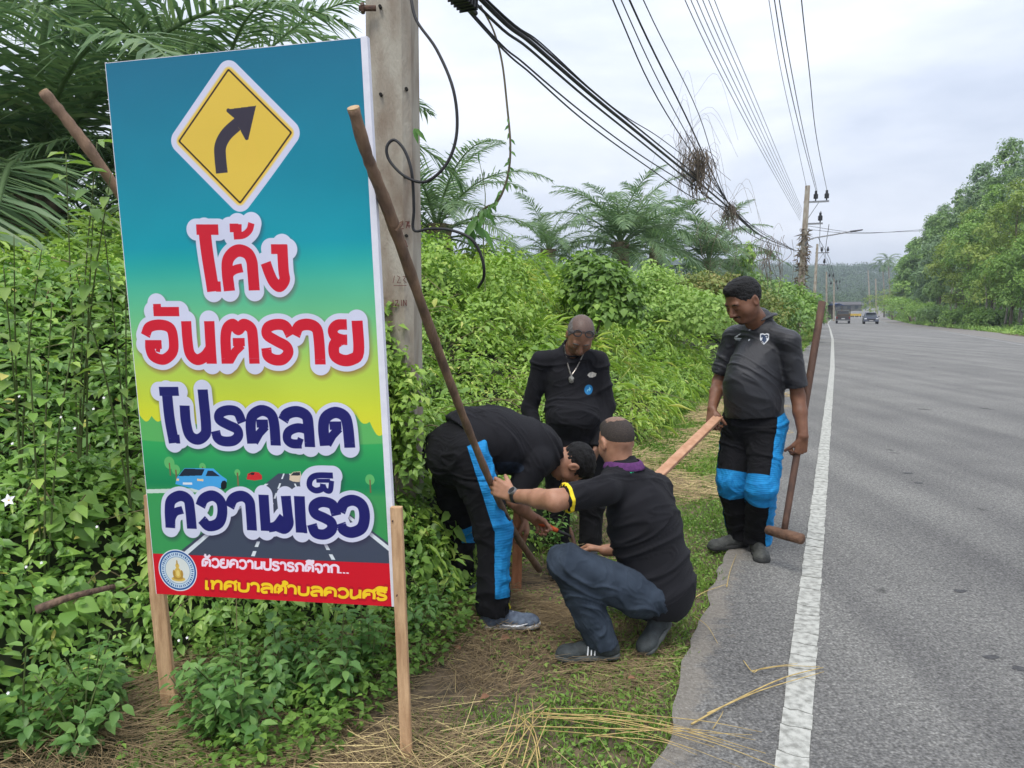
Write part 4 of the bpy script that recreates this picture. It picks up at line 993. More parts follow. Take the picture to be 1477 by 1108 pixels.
# hanging leafy vine
vp = [(693, 8, 4.9), (712, 45, 4.9), (724, 90, 4.88), (731, 150, 4.85), (736, 210, 4.8), (732, 255, 4.8), (718, 290, 4.8), (700, 300, 4.85), (685, 318, 4.9), (672, 338, 5.0)]
C = spline([W(*p) for p in vp], 6); root = empty('hanging_vine', C[-1], 'leafy vine hanging from the black cables to the bushes right of the near pole', 'vine')
mb = MB(); mb.tube(C, np.linspace(.006, .009, len(C)), 5); mb.build('stem', mat('vine_stem', (.13, .11, .07), .8), root, True)
for i in range(34):
    q = int(len(C) * (.38 + .6 * (i / 34))); P = C[min(q, len(C) - 1)][None]; a = np.array([[random.uniform(-1, 1), random.uniform(-.6, .2), -.75]]); l = .045 + .05 * (i / 34) * random.random() + (.05 if i > 27 else 0)
    V, F_, t = leaves(P, a, np.array([[0, -1, .4]]) + .4 * runit(1), np.array([l]), np.array([l * .38]), np.array([random.uniform(.3, .7)]), LEAF8); link('leaf', npmesh('leaf', V, F_, t), lowm, root)
# tall grass stalk by the vine
for k, (pts, lab) in enumerate([(((700, 420, 5.6), (697, 330, 5.6), (700, 280, 5.6), (691, 230, 5.6)), 'tall grass stalk standing in front of the sky right of the near pole')]):
    mb = MB(); mb.tube(spline([W(*p) for p in pts], 5), np.linspace(.006, .002, 16), 5); root = empty('tall_grass_stalk', W(*pts[0]), lab, 'grass stalk'); mb.build('stem', stemm, root)
    P = np.array([W(700, 300, 5.6), W(700, 310, 5.6), W(697, 330, 5.6), W(691, 236, 5.6)]); V, F_, t = leaves(P, np.array([[.6, 0, -1], [-.5, 0, -1], [.5, -.2, -1], [-.06, 0, 1]]), np.array([[0, -1, .2]] * 4), np.array([.16, .17, .2, .10]), np.array([.03, .035, .04, .012]), np.array([.4, .5, .6, .3]), LEAF8); leafobj('blades', [(V, F_, t)], lowm, root)

# dried vines tangled on the cables
tang = mat('dried_tangle', (.20, .16, .12), .9, (.12, .095, .075), 20)
def tangle(c, spread, drop, n, label, y0, strands_long=0, r_=.004):
    mb = MB(); r = random.Random(int(c[0] * 10))
    c = np.array(c)
    for i in range(n):
        a = c + np.array([r.gauss(0, spread * .55), r.gauss(0, spread * .4), r.uniform(-drop * .15, drop * .2)]); l = drop * r.uniform(.25, 1)
        m_ = a + np.array([r.gauss(0, spread * .35), r.gauss(0, .05), -l * .45]); e = a + np.array([r.gauss(0, spread * .5), 0, -l])
        mb.tube(spline([a, m_, e], 3), r_ * r.uniform(.5, 1.3), 3, cap=False)
    for i in range(strands_long):
        a = c + np.array([r.gauss(0, spread), 0, r.uniform(-.1, .5)]); th = r.uniform(-1.2, 1.2) + (math.pi if r.random() < .5 else 0); l = r.uniform(.3, 1.0)
        m_ = a + np.array([math.cos(th) * l * .5, 0, .28 + math.sin(th) * .1]); e = a + np.array([math.cos(th) * l, 0, -r.uniform(.0, .9)])
        mb.tube(spline([a, m_, e], 5), r_ * .5, 3, cap=False)
    o = mb.build('dried_vine_tangle', tang); return tag(o, label, 'dried vine', 'dried vines hanging on the cables')
tangle(PU(1006, 225, -1.96), .17, .62, 210, 'largest tangle of dried vines hanging on the cables in mid sky', 12, 5, .004)
tangle(PU(992, 195, -1.96), .12, .5, 30, 'thin dry tendrils on the steep wires just above the largest tangle', 12, 5, .003)
tangle(PU(1052, 298, -1.97), .15, .5, 80, 'small dried tangle where the steep wires meet the bundle', 15, 4, .005)
tangle(PU(1112, 350, -2.0), .35, 1.4, 50, 'wispy dried tangle nearest to the vine covered pole', 28, 2, .007)
tangle(PU(1040, 330, -2.0), .45, 1.3, 14, 'few thin strands hanging below the bundle above the palms', 15, 2, .003)
# green vine column growing up near the far palm (1078,365)
p = at(1078, 31); root = empty('vine_column', p, 'narrow column of green vine hanging below the cables left of the far pole', 'vine'); C = [p + np.array([0, 0, z]) for z in (1.6, 2.3, 3.0)]
leafobj('foliage', [lobes_leaves([c for c in np.array([W(1078, 405, 31), W(1077, 385, 31), W(1078, 366, 31)])], [(.3, .3, .5), (.28, .28, .5), (.22, .22, .4)], 900, .14, 9)], bankm, root)
mb = MB(); mb.tube([p, W(1078, 360, 31)], .03, 4); mb.build('stem', barkm, root)

# ------------------------------------------------------------------ far structures and vehicles
glass = mat('dark_glass', (.03, .04, .05), .1, (.05, .06, .07), 3, spec=.6)
def wheel(parent, c, r_, w, ax):
    mb = MB(); ax = norm(ax); mb.tube([c - ax * w / 2, c - ax * w * .4, c + ax * w * .4, c + ax * w / 2], [r_ * .9, r_, r_, r_ * .9], 14); o = mb.build('wheel', blackm, parent, True)
    mb = MB(); mb.tube([c - ax * (w / 2 + .01), c + ax * (w / 2 + .01)], r_ * .55, 10); mb.build('rim', metal, o)
def local(c, fwd):
    f = norm(fwd); rt = np.array([f[1], -f[0], 0]); c = np.array(c)
    return lambda x, y, z: c + rt * x + f * y + np.array([0, 0, z])
def bx(Lc, parent, name, x0, x1, y0, y1, z0, z1, m, tx=0, ty0=0, ty1=0, bev=.03):
    """box in the vehicle's frame; tx / ty draw the roof in"""
    V = [Lc(x0, y0, z0), Lc(x1, y0, z0), Lc(x1, y1, z0), Lc(x0, y1, z0), Lc(x0 + tx, y0 + ty0, z1), Lc(x1 - tx, y0 + ty0, z1), Lc(x1 - tx, y1 - ty1, z1), Lc(x0 + tx, y1 - ty1, z1)]
    mb = MB(); mb.add(V, [(3, 2, 1, 0), (4, 5, 6, 7), (0, 1, 5, 4), (1, 2, 6, 5), (2, 3, 7, 6), (3, 0, 4, 7)]); return mb.build(name, m, parent, bevel=bev)
# pickup seen from behind
s0 = 111.; u0 = float(road_c(s0)) + 1.75; x, y = XY(u0, s0); base = np.array([x, y, road_z(s0) + .005]); fw = np.array([SA - .01, CA, 0])
root = empty('pickup_truck', base, 'dark pickup truck with a load rack driving away in the left lane', 'pickup truck'); Lc = local(base, fw)
dk = mat('dark_truck_paint', (.035, .035, .04), .35, (.05, .045, .04), 2); drk = mat('brown_load', (.10, .08, .06), .8)
bx(Lc, root, 'body', -.85, .85, -2.4, 2.4, .45, .95, dk); bx(Lc, root, 'cab', -.78, .78, .0, 1.6, .95, 1.62, dk, .12, .15, .5)
bx(Lc, root, 'rear_window', -.62, .62, -.03, .02, 1.05, 1.5, glass, .06, .1, -.1, .005); bx(Lc, root, 'tailgate', -.78, .78, -2.46, -2.38, .5, .95, mat('tailgate_dark', (.06, .06, .065), .5), bev=.01); bx(Lc, root, 'load', -.72, .72, -2.2, -.2, .9, 1.25, drk, .05)
bx(Lc, root, 'bumper', -.8, .8, -2.6, -2.46, .38, .5, metal, bev=.01); bx(Lc, root, 'number_plate', -.2, .2, -2.485, -2.46, .6, .72, mat('plate_white', (.6, .6, .6), .5), bev=.002)
for sx in (-1, 1):
    mb = MB()
    for yy in (-2.3, -.3): mb.bar(Lc(sx * .8, yy, .95), Lc(sx * .8, yy, 1.85), .06, .06, up=(1, 0, 0))
    mb.bar(Lc(sx * .8, -2.35, 1.85), Lc(sx * .8, .9, 1.85), .06, .06); mb.build('rack', dk, root)
    bx(Lc, root, 'tail_light', sx * .74 - .07, sx * .74 + .07, -2.50, -2.46, .68, .9, mat('tail_red', (.30, .02, .02), .4), bev=.004)
    for yy in (-1.5, 1.5): wheel(root, Lc(sx * .74, yy, .36), .36, .24, Lc(1, 0, 0) - Lc(0, 0, 0))
mb = MB(); [mb.bar(Lc(-.8, yy, 1.88), Lc(.8, yy, 1.88), .05, .05) for yy in (-2.3, -1.3, -.3, .9)]; mb.build('roof_rack_bar', dk, root)
# oncoming car
s0 = 108.; u0 = float(road_c(s0)) + 4.9; x, y = XY(u0, s0); base = np.array([x, y, road_z(s0) + .005]); fw = -np.array([SA - .02, CA, 0])
root = empty('oncoming_car', base, 'dark blue car with its headlights facing us in the right lane', 'car'); Lc = local(base, fw)
cp = mat('dark_blue_paint', (.07, .08, .115), .25, (.09, .10, .13), 2, spec=.6)
bx(Lc, root, 'body', -.87, .87, -2.1, 2.15, .32, .88, cp, .05, .1, .12, .06); bx(Lc, root, 'cabin', -.74, .74, -1.7, .95, .88, 1.45, cp, .14, .5, .75, .04)
bx(Lc, root, 'windscreen', -.62, .62, .32, .90, .93, 1.40, glass, .1, .35, .56, .01); bx(Lc, root, 'grille', -.45, .45, 2.10, 2.17, .5, .66, blackm, bev=.01); bx(Lc, root, 'number_plate', -.22, .22, 2.16, 2.19, .40, .49, MATS['plate_white'], bev=.002)
lit = mat('headlight_glass', (.75, .76, .78), .2, (.6, .62, .65), 4)
for sx in (-1, 1):
    bx(Lc, root, 'headlight', sx * .66 - .14, sx * .66 + .14, 2.07, 2.15, .62, .76, lit, bev=.02); bx(Lc, root, 'mirror', sx * .92 - .08, sx * .92 + .08, .6, .7, .9, 1.02, cp, bev=.01)
    for yy in (-1.35, 1.35): wheel(root, Lc(sx * .76, yy, .32), .32, .2, Lc(1, 0, 0) - Lc(0, 0, 0))
# shed with blue tarpaulin roof
p = np.array(atr(1184, 135)); root = empty('roadside_stall', p, 'stall with a sagging blue tarpaulin roof left of the far road', 'stall'); blue = mat('blue_tarpaulin', (.07, .15, .36), .5, (.04, .09, .25), 3, bump=.4, bscale=4)
for x0 in (-3.0, .6, 3.4):
    for y0 in (0, 3): mb = MB(); mb.bar(p + [x0, y0, 0], p + [x0, y0, 2.6], .12, .12, up=(1, 0, 0)); mb.build('post', barkm, root)
def tp(a, b_): return p + np.array([-3.6 + 3.9 * a, -.5 + 4 * b_, 2.75 + .5 * math.sin(a * 3.1) - .35 * b_ + .08 * math.sin(a * 14 + b_ * 5)])
mb = MB(); mb.grid(tp, 12, 8); o = mb.build('tarpaulin', blue, root, True); sm = o.modifiers.new('thickness', 'SOLIDIFY'); sm.thickness = .03
def tp2(a, b_): return p + np.array([.6 + 3.2 * a, -.5 + 4 * b_, 2.45 + .3 * math.sin(a * 3.1) - .3 * b_ + .08 * math.sin(a * 12 + b_ * 4)])
mb = MB(); mb.grid(tp2, 12, 8); o = mb.build('tarpaulin', blue, root, True); sm = o.modifiers.new('thickness', 'SOLIDIFY'); sm.thickness = .03
mb = MB(); mb.box(p + [0, 3.3, 1.2], (7, .1, 2.4)); mb.build('back_wall', barkm, root)
p = np.array(atr(1222, 265)); root = empty('far_house', p, 'low dark roofed house where the road disappears', 'house'); mb = MB(); mb.box(p + [0, 3, 1.1], (9, 6, 2.2)); mb.build('wall', mat('pale_wall', (.16, .15, .13), .8, (.10, .10, .09), 1), root)
mb = MB(); mb.add([p + np.array(v) for v in ((-5.2, -.8, 2.1), (5.2, -.8, 2.1), (5.2, 6.8, 2.1), (-5.2, 6.8, 2.1), (-5.2, 3, 3.1), (5.2, 3, 3.1))], [(0, 1, 5, 4), (2, 3, 4, 5), (1, 2, 5), (3, 0, 4), (3, 2, 1, 0)]); mb.build('roof', mat('dark_roof', (.09, .085, .085), .8), root)
for x0 in (-2.6, 0, 2.6): mb = MB(); mb.box(p + [x0, -.03, 1.2], (1.2, .08, 1.1)); mb.build('window', glass, root)
# yellow and black barriers at the bend
yel = mat('barrier_yellow', (.62, .42, .05), .6, (.5, .34, .05), 3)
for i in range(5):
    p = np.array(atr(1211 + i * 6.5, 170)); root = empty('road_barrier', p, ['leftmost', 'second', 'middle', 'fourth', 'rightmost'][i] + ' of the yellow barriers at the bend', 'barrier', 'yellow barriers at the bend')
    mb = MB(); mb.bar(p + [-.42, 0, .5], p + [.42, 0, .5], .3, .5); mb.build('panel', yel, root)
    for sx in (-.3, .3): mb = MB(); mb.box(p + [sx, 0, .14], (.12, .5, .28)); mb.build('foot', blackm, root)
# small white marker posts right of the road
for i, (px, y) in enumerate(((1318, 104), (1470, 60))):
    p = np.array(atr(px, y)); root = empty('marker_post', p, ['white marker post by the bushes at the bend', 'pale post at the right border under the trees'][i], 'post', 'posts right of the road')
    mb = MB(); mb.box(p + [0, 0, .6], (.16, .16, 1.2)); mb.build('shaft', palebark, root); mb = MB(); mb.box(p + [0, 0, 1.24], (.18, .18, .1)); mb.build('cap', blackm, root)
# ------------------------------------------------------------------ the road sign
BC = [np.array(v) for v in ([-1.325, 2.602, 2.303], [-.449, 2.428, 2.326], [-.391, 2.477, .519], [-1.266, 2.651, .496])]   # corners TL TR BR BL
IW, IH = 900, 1824
PC = np.array([(152, 92), (525, 54), (569, 875), (226, 856)], float)
def homog(src, dst):
    A = []
    for (x, y), (u, v) in zip(src, dst):
        A.append([x, y, 1, 0, 0, 0, -u * x, -u * y, u]); A.append([0, 0, 0, x, y, 1, -v * x, -v * y, v])
    _, _, vt = np.linalg.svd(np.array(A)); h = vt[-1]; h[2::3][:0]
    A = np.array(A); sol = np.linalg.lstsq(A[:, :8], A[:, 8], rcond=None)[0]
    return np.append(sol, 1).reshape(3, 3)
HM = homog(PC, [(0, 0), (IW, 0), (IW, IH), (0, IH)])
def to_img(P):
    P = np.array(P, float); q = np.c_[P, np.ones(len(P))] @ HM.T; return q[:, :2] / q[:, 2:]
def srgb(c):
    c = np.array(c, float) / 255.; return np.where(c < .04045, c / 12.92, ((c + .055) / 1.055) ** 2.4)
yy, xx = np.mgrid[0:IH, 0:IW].astype(np.float32); vv = yy / IH; uu_ = xx / IW
# background: blue through teal and green to yellow, painted landscape, dark road, red band
gp = [0, .22, .33, .40, .47, .55, .63, .69]
gc = [(0, 106, 136), (0, 134, 156), (0, 150, 165), (70, 178, 150), (112, 190, 130), (172, 203, 84), (206, 214, 56), (222, 210, 50)]
img = np.stack([np.interp(vv, gp, [g[k] for g in gc]) for k in range(3)], -1).astype(np.float32)
def blend(mask, col):
    global img
    m = np.clip(mask, 0, 1)[..., None]; img = img * (1 - m) + np.array(col, np.float32) * m
def nz1(x, sc, seed): return vnoise(np.stack([x * sc, x * 0, x * 0], -1), seed)
def hill_line(base, amp, sc, seed): return base + amp * nz1(uu_[0], sc, seed) + amp * .5 * nz1(uu_[0], sc * 2.6, seed + 1)
tl = hill_line(.655, .018, 9, 5) + .012 * np.abs(np.sin(uu_[0] * 60)); blend((vv > tl[None]) * 1., (92, 176, 96))
tl2 = .690 + .004 * np.sin(uu_[0] * 9); blend(np.clip((vv - tl2[None]) * 400, 0, 1), (52, 165, 92))
blend(np.clip((vv - .70) * 10, 0, 1) * (vv > .70), (18, 122, 82)); blend(np.clip((vv - .775) * 60, 0, 1), (60, 150, 86))
# road with its verges: narrows towards a point above the lower line of letters
xc = .60; yt = .752
half = np.clip((vv - yt) * 5.6, 0, 9) * .5 + .035
onr = (vv > yt) & (np.abs(uu_ - xc) < half); blend(onr * 1., (66, 74, 92))
for sgn in (-1, 1):
    e = xc + sgn * half * .93; blend(((np.abs(uu_ - e) < .006 + (vv - yt) * .05) & (vv > yt + .02)) * 1., (215, 222, 228))
    e = xc + sgn * half * .34; blend(((np.abs(uu_ - e) < .003 + (vv - yt) * .03) & (vv > yt) & (np.sin((vv - yt) * 330) > -.2)) * 1., (215, 222, 228))
blend(((uu_ < .30) & (np.abs(vv - (.792 - uu_ * .02)) < .004)) * 1., (200, 215, 205))
for (cx, cy, r_) in ((.11, .735, .022), (.135, .748, .018), (.25, .742, .014), (.93, .76, .018), (.395, .752, .012)):
    blend((((uu_ - cx) / r_) ** 2 + ((vv - cy) / (r_ * .55)) ** 2 < 1) * 1., (96, 178, 104)); blend(((np.abs(uu_ - cx) < .003) & (vv > cy) & (vv < cy + .025)) * 1., (120, 100, 70))
def dist_lines(polys, pad):
    """distance to the centre lines; also distance with flat ends kept in the second field"""
    D = np.full((IH, IW), 1e3, np.float32)
    for P in polys:
        for a, b in zip(P[:-1], P[1:]):
            x0 = int(max(0, min(a[0], b[0]) - pad)); x1 = int(min(IW, max(a[0], b[0]) + pad + 1)); y0 = int(max(0, min(a[1], b[1]) - pad)); y1 = int(min(IH, max(a[1], b[1]) + pad + 1))
            if x0 >= x1 or y0 >= y1: continue
            X_ = xx[y0:y1, x0:x1]; Y_ = yy[y0:y1, x0:x1]; d = b - a; l2 = d @ d + 1e-6
            t = np.clip(((X_ - a[0]) * d[0] + (Y_ - a[1]) * d[1]) / l2, 0, 1)
            D[y0:y1, x0:x1] = np.minimum(D[y0:y1, x0:x1], np.hypot(X_ - a[0] - t * d[0], Y_ - a[1] - t * d[1]))
    return D
def stroke_mask(polys, ws):
    """antialiased strokes, square ends, smooth corners"""
    M = np.zeros((IH, IW), np.float32)
    for P, w in zip(polys, ws):
        n = len(P); cl = np.concatenate([[0], np.cumsum(np.linalg.norm(np.diff(P, axis=0), axis=1))])
        for i, (a, b) in enumerate(zip(P[:-1], P[1:])):
            pad = w; x0 = int(max(0, min(a[0], b[0]) - pad)); x1 = int(min(IW, max(a[0], b[0]) + pad + 1)); y0 = int(max(0, min(a[1], b[1]) - pad)); y1 = int(min(IH, max(a[1], b[1]) + pad + 1))
            if x0 >= x1 or y0 >= y1: continue
            X_ = xx[y0:y1, x0:x1]; Y_ = yy[y0:y1, x0:x1]; d = b - a; l = math.hypot(*d) + 1e-6; d = d / l
            t = (X_ - a[0]) * d[0] + (Y_ - a[1]) * d[1]; pr = np.abs((X_ - a[0]) * -d[1] + (Y_ - a[1]) * d[0])
            dd = np.maximum(pr - w / 2, np.maximum(-t, t - l))
            if i > 0 and min(cl[i], cl[-1] - cl[i]) > w * .5: dd = np.minimum(dd, np.hypot(X_ - a[0], Y_ - a[1]) - w / 2)
            if i < n - 2 and min(cl[i + 1], cl[-1] - cl[i + 1]) > w * .5: dd = np.minimum(dd, np.hypot(X_ - b[0], Y_ - b[1]) - w / 2)
            M[y0:y1, x0:x1] = np.maximum(M[y0:y1, x0:x1], np.clip(.5 - dd, 0, 1))
    return M
def sm2(P, n=5):
    P = [np.array(p, float) for p in P]
    if len(P) < 3: return np.array(P)
    return spline(np.c_[np.array(P), np.zeros(len(P))], n)[:, :2]
def sharp(P): return np.array(P, float)
# simple cars on the painted road
def ppoly(pts, col):                     # filled polygon in photo-traced points
    P = to_img(pts); m = np.zeros((IH, IW), bool)
    x0, y0 = P.min(0).astype(int) - 1; x1, y1 = P.max(0).astype(int) + 2; x0 = max(x0, 0); y0 = max(y0, 0)
    X_ = xx[y0:y1, x0:x1]; Y_ = yy[y0:y1, x0:x1]; ins = np.zeros(X_.shape, bool)
    for i in range(len(P)):
        a, b = P[i - 1], P[i]; c = ((a[1] > Y_) != (b[1] > Y_)) & (X_ < (b[0] - a[0]) * (Y_ - a[1]) / (b[1] - a[1] + 1e-9) + a[0]); ins ^= c
    m[y0:y1, x0:x1] = ins; blend(m * 1., col)
z3 = lambda pts: [(x / 3.1667 + 190, y / 3.1667 + 540) for x, y in pts]
z2 = lambda pts: [(x / 3.992 + 190, y / 3.992 + 290) for x, y in pts]
z1 = lambda pts: [(x / 3.6933 + 150, y / 3.6933 + 50) for x, y in pts]
ppoly(z3([(198, 500), (205, 470), (240, 428), (370, 430), (405, 462), (432, 480), (430, 515), (330, 530), (300, 528)]), (70, 160, 220))
ppoly(z3([(212, 465), (240, 430), (330, 434), (318, 462)]), (30, 42, 60)); ppoly(z3([(335, 465), (345, 440), (365, 440), (400, 466)]), (34, 46, 66))
ppoly(z3([(232, 493), (275, 494), (275, 504), (232, 503)]), (220, 225, 230)); ppoly(z3([(297, 477), (325, 478), (325, 488), (297, 487)]), (235, 200, 150)); ppoly(z3([(204, 476), (215, 476), (215, 486), (203, 486)]), (235, 200, 150))
ppoly(z3([(405, 500), (412, 487), (424, 485), (432, 495), (430, 518), (418, 528), (406, 522)]), (25, 28, 34))
ppoly(z3([(522, 480), (526, 455), (545, 447), (575, 448), (592, 463), (592, 480), (560, 485)]), (200, 45, 50)); ppoly(z3([(530, 458), (545, 449), (558, 450), (555, 460)]), (50, 30, 40))
ppoly(z3([(718, 482), (720, 460), (735, 446), (768, 443), (775, 470), (765, 492), (735, 490)]), (214, 196, 170)); ppoly(z3([(724, 462), (737, 448), (766, 446), (768, 462)]), (50, 54, 62))
# red band
blend(np.clip((vv - .9165) * 900, 0, 1), (208, 22, 42))
# ---- letters, traced as centre lines; (points, width) in the zoomed frames
R_ = [  # red lines
 ([(372, 166), (497, 166)], 54, 0), ([(418, 160), (432, 300), (464, 522)], 70, 1), ([(478, 494), (507, 494)], 54, 0),
 ([(562, 156), (612, 156)], 44, 0), ([(607, 134), (607, 205)], 46, 0), ([(585, 203), (640, 197), (675, 168), (686, 128)], 36, 1),
 ([(556, 519), (545, 420), (548, 345), (580, 300), (620, 286), (665, 305), (687, 350), (692, 410), (699, 516)], 64, 1), ([(632, 386), (590, 396), (560, 420), (550, 470)], 46, 1),
 ([(800, 278), (893, 278)], 50, 0), ([(864, 254), (872, 400), (878, 455), (848, 492), (815, 470), (790, 420), (768, 357)], 60, 1),
 ([(144, 594), (148, 640)], 46, 0), ([(124, 638), (271, 638)], 50, 0),
 ([(78, 776), (100, 728), (165, 714), (222, 735), (240, 800), (236, 870), (185, 913), (125, 895), (105, 850), (104, 806)], 58, 1), ([(78, 827), (172, 827)], 48, 0), ([(160, 805), (150, 870)], 26, 0),
 ([(311, 693), (320, 800), (335, 880), (375, 914), (420, 895), (452, 850)], 60, 1), ([(442, 693), (459, 938)], 60, 0),
 ([(545, 938), (536, 800), (545, 735), (578, 712), (607, 742), (638, 712), (680, 735), (692, 790), (704, 938)], 60, 1), ([(578, 814), (646, 814)], 44, 0), ([(630, 830), (592, 868), (560, 925)], 46, 0),
 ([(912, 776), (880, 722), (828, 712), (778, 730), (774, 772), (830, 808), (885, 838), (898, 875), (868, 912), (822, 916), (780, 893), (770, 848)], 58, 1),
 ([(936, 776), (960, 724), (1015, 712), (1062, 735), (1076, 800), (1085, 942)], 60, 1),
 ([(1238, 712), (1185, 714), (1157, 742), (1168, 780), (1208, 798), (1240, 800)], 54, 1), ([(1200, 800), (1165, 830), (1168, 890), (1215, 918), (1268, 912), (1305, 870), (1297, 690)], 60, 1)]
B_ = [  # blue lines
 ([(126, 78), (214, 78)], 38, 0), ([(160, 72), (172, 200), (192, 314)], 48, 1), ([(200, 296), (218, 296)], 38, 0),
 ([(240, 143), (246, 220), (262, 278), (296, 298), (328, 280), (336, 240), (322, 70)], 46, 1),
 ([(500, 222), (478, 175), (438, 165), (400, 178), (396, 208), (435, 232), (475, 252), (482, 282), (458, 305), (415, 307), (388, 292), (378, 260)], 42, 1),
 ([(546, 318), (539, 240), (548, 190), (590, 166), (632, 182), (648, 225), (655, 326)], 46, 1), ([(566, 226), (620, 226)], 34, 0), ([(610, 238), (580, 270), (556, 312)], 34, 0),
 ([(690, 212), (708, 182), (755, 170), (798, 190), (808, 240), (814, 332)], 46, 1), ([(812, 256), (760, 244), (716, 262), (708, 296), (730, 316), (775, 318)], 38, 1), ([(762, 322), (772, 292)], 26, 0),
 ([(884, 326), (876, 248), (886, 198), (928, 174), (970, 190), (986, 233), (996, 335)], 46, 1), ([(904, 234), (958, 234)], 34, 0), ([(948, 246), (918, 278), (894, 320)], 34, 0),
 ([(176, 700), (172, 620), (180, 575), (220, 554), (256, 572), (266, 620), (274, 704)], 46, 1), ([(232, 618), (200, 628), (184, 655), (182, 690)], 34, 1),
 ([(312, 602), (328, 568), (368, 554), (404, 580), (412, 632), (396, 678), (350, 692), (318, 662)], 46, 1),
 ([(444, 606), (462, 568), (502, 556), (534, 578), (542, 625), (548, 712)], 46, 1),
 ([(600, 550), (612, 714)], 46, 0), ([(622, 700), (660, 690), (692, 650)], 40, 1), ([(702, 555), (712, 640), (716, 680), (696, 704), (664, 694)], 44, 1),
 ([(764, 556), (774, 722)], 48, 0), ([(785, 706), (800, 706)], 34, 0),
 ([(934, 644), (916, 596), (868, 582), (832, 600), (836, 634), (880, 656), (910, 676), (912, 708), (880, 730), (838, 722), (822, 684)], 44, 1),
 ([(918, 462), (845, 462), (815, 480), (812, 512), (838, 530), (868, 522), (872, 500)], 25, 1), ([(872, 505), (884, 528), (905, 530), (912, 486)], 22, 1), ([(842, 486), (905, 486)], 16, 0),
 ([(950, 628), (968, 588), (1010, 575), (1050, 598), (1062, 650), (1048, 702), (1002, 722), (965, 708), (952, 680)], 46, 1)]
def layer(L_, zf, col, wscale):
    polys = [to_img(zf(list(sm2(p, 5) if c else p))) for p, w, c in L_]; ws = [w * wscale for p, w, c in L_]
    return polys, ws
GLY = {'ก': (.8, [[(.12, 0), (.12, .6), (.02, .72), (.2, .93), (.45, .97), (.65, .8), (.68, .6), (.68, 0)]]),
 'ค': (.82, [[(.1, 0), (.08, .6), (.2, .9), (.4, .97), (.62, .85), (.7, .6), (.7, 0)], [(.48, .55), (.25, .5), (.14, .25)]]),
 'จ': (.76, [[(.05, .75), (.2, .95), (.45, .95), (.62, .75), (.62, .2), (.45, .02), (.35, .05), (.3, .38), (.05, .38)]]),
 'ด': (.82, [[(.1, 0), (.08, .6), (.2, .9), (.4, .97), (.62, .85), (.7, .6), (.7, 0)], [(.22, .55), (.48, .55), (.22, .05)]]),
 'ต': (.82, [[(.1, 0), (.08, .65), (.22, .95), (.4, .78), (.58, .95), (.7, .65), (.7, 0)], [(.22, .5), (.48, .5), (.22, .05)]]),
 'ถ': (.84, [[(.0, .08), (.18, .08), (.18, .5), (.06, .7), (.25, .95), (.5, .95), (.7, .7), (.7, 0)]]),
 'ท': (.78, [[(.0, .9), (.14, .9), (.14, 0)], [(.14, .45), (.32, .9), (.52, .95), (.64, .75), (.64, 0)]]),
 'น': (.76, [[(.1, 1), (.1, .15), (.25, .02), (.42, .1), (.62, .4)], [(.62, 1), (.62, 0)]]),
 'บ': (.76, [[(.08, 1), (.08, .3), (.2, .05), (.5, .05), (.62, .3), (.62, 1)]]),
 'ป': (.76, [[(.08, 1), (.08, .3), (.2, .05), (.5, .05), (.62, .3), (.62, 1.42)]]),
 'ม': (.78, [[(.1, 1), (.1, 0)], [(.1, .1), (.38, .12), (.64, .3)], [(.64, 1), (.64, .0)]]),
 'ย': (.8, [[(.42, .96), (.15, .92), (.08, .72), (.2, .55), (.4, .55)], [(.2, .55), (.06, .35), (.15, .06), (.5, .03), (.66, .28), (.66, 1)]]),
 'ร': (.68, [[(.55, .75), (.45, .96), (.15, .95), (.08, .72), (.2, .58), (.5, .45), (.55, .2), (.4, .03), (.15, .03), (.05, .25)]]),
 'ล': (.78, [[(.05, .75), (.2, .96), (.5, .95), (.66, .7), (.66, 0)], [(.66, .5), (.35, .55), (.08, .35), (.15, .04), (.42, .08)]]),
 'ว': (.72, [[(.05, .75), (.2, .96), (.45, .95), (.6, .65), (.6, .3), (.45, .03), (.2, .03), (.05, .25)]]),
 'ศ': (.84, [[(.1, 0), (.08, .6), (.2, .9), (.4, .97), (.62, .85), (.7, .6), (.7, 0)], [(.48, .55), (.25, .5), (.14, .25)], [(.55, .82), (.8, 1.1)]]),
 'า': (.6, [[(.0, .75), (.12, .95), (.32, .95), (.46, .7), (.46, 0)]]),
 'ำ': (.6, [[(.0, .75), (.12, .95), (.32, .95), (.46, .7), (.46, 0)], [(-.32, 1.22), (-.18, 1.36), (-.04, 1.22), (-.18, 1.08), (-.32, 1.22)]]),
 'เ': (.36, [[(.12, 1), (.12, .06), (.28, .06)]]),
 'ี': (0, [[(-.72, 1.14), (-.55, 1.34), (-.3, 1.34), (-.12, 1.14), (-.72, 1.14)], [(-.12, 1.12), (-.12, 1.5)]]),
 '้': (0, [[(-.6, 1.42), (-.5, 1.25), (-.3, 1.2), (-.12, 1.45)], [(-.62, 1.42), (-.45, 1.42)]]),
 '.': (.3, [[(.08, .0), (.08, .16)]])}
def text_line(txt, p0, p1, hpx, wpx):
    """lay simple glyphs between two points of the zoomed frame; hpx their height there"""
    tot = sum(GLY[c][0] for c in txt); p0 = np.array(p0, float); p1 = np.array(p1, float); d = (p1 - p0); Lx = np.linalg.norm(d); d /= Lx; upv = np.array([.02, -1.])
    k = Lx / tot; x = 0; out = []
    for c in txt:
        for P in GLY[c][1]:
            out.append(to_img(z3([tuple(p0 + d * (x + q[0]) * k + upv * q[1] * hpx) for q in (sm2(P, 3) if len(P) > 3 else P)])))
        x += GLY[c][0]
    return out, [wpx * IW / 343. / 3.1667] * len(out)
SCL2 = IW / 360. / 3.992; SCL3 = IW / 345. / 3.1667
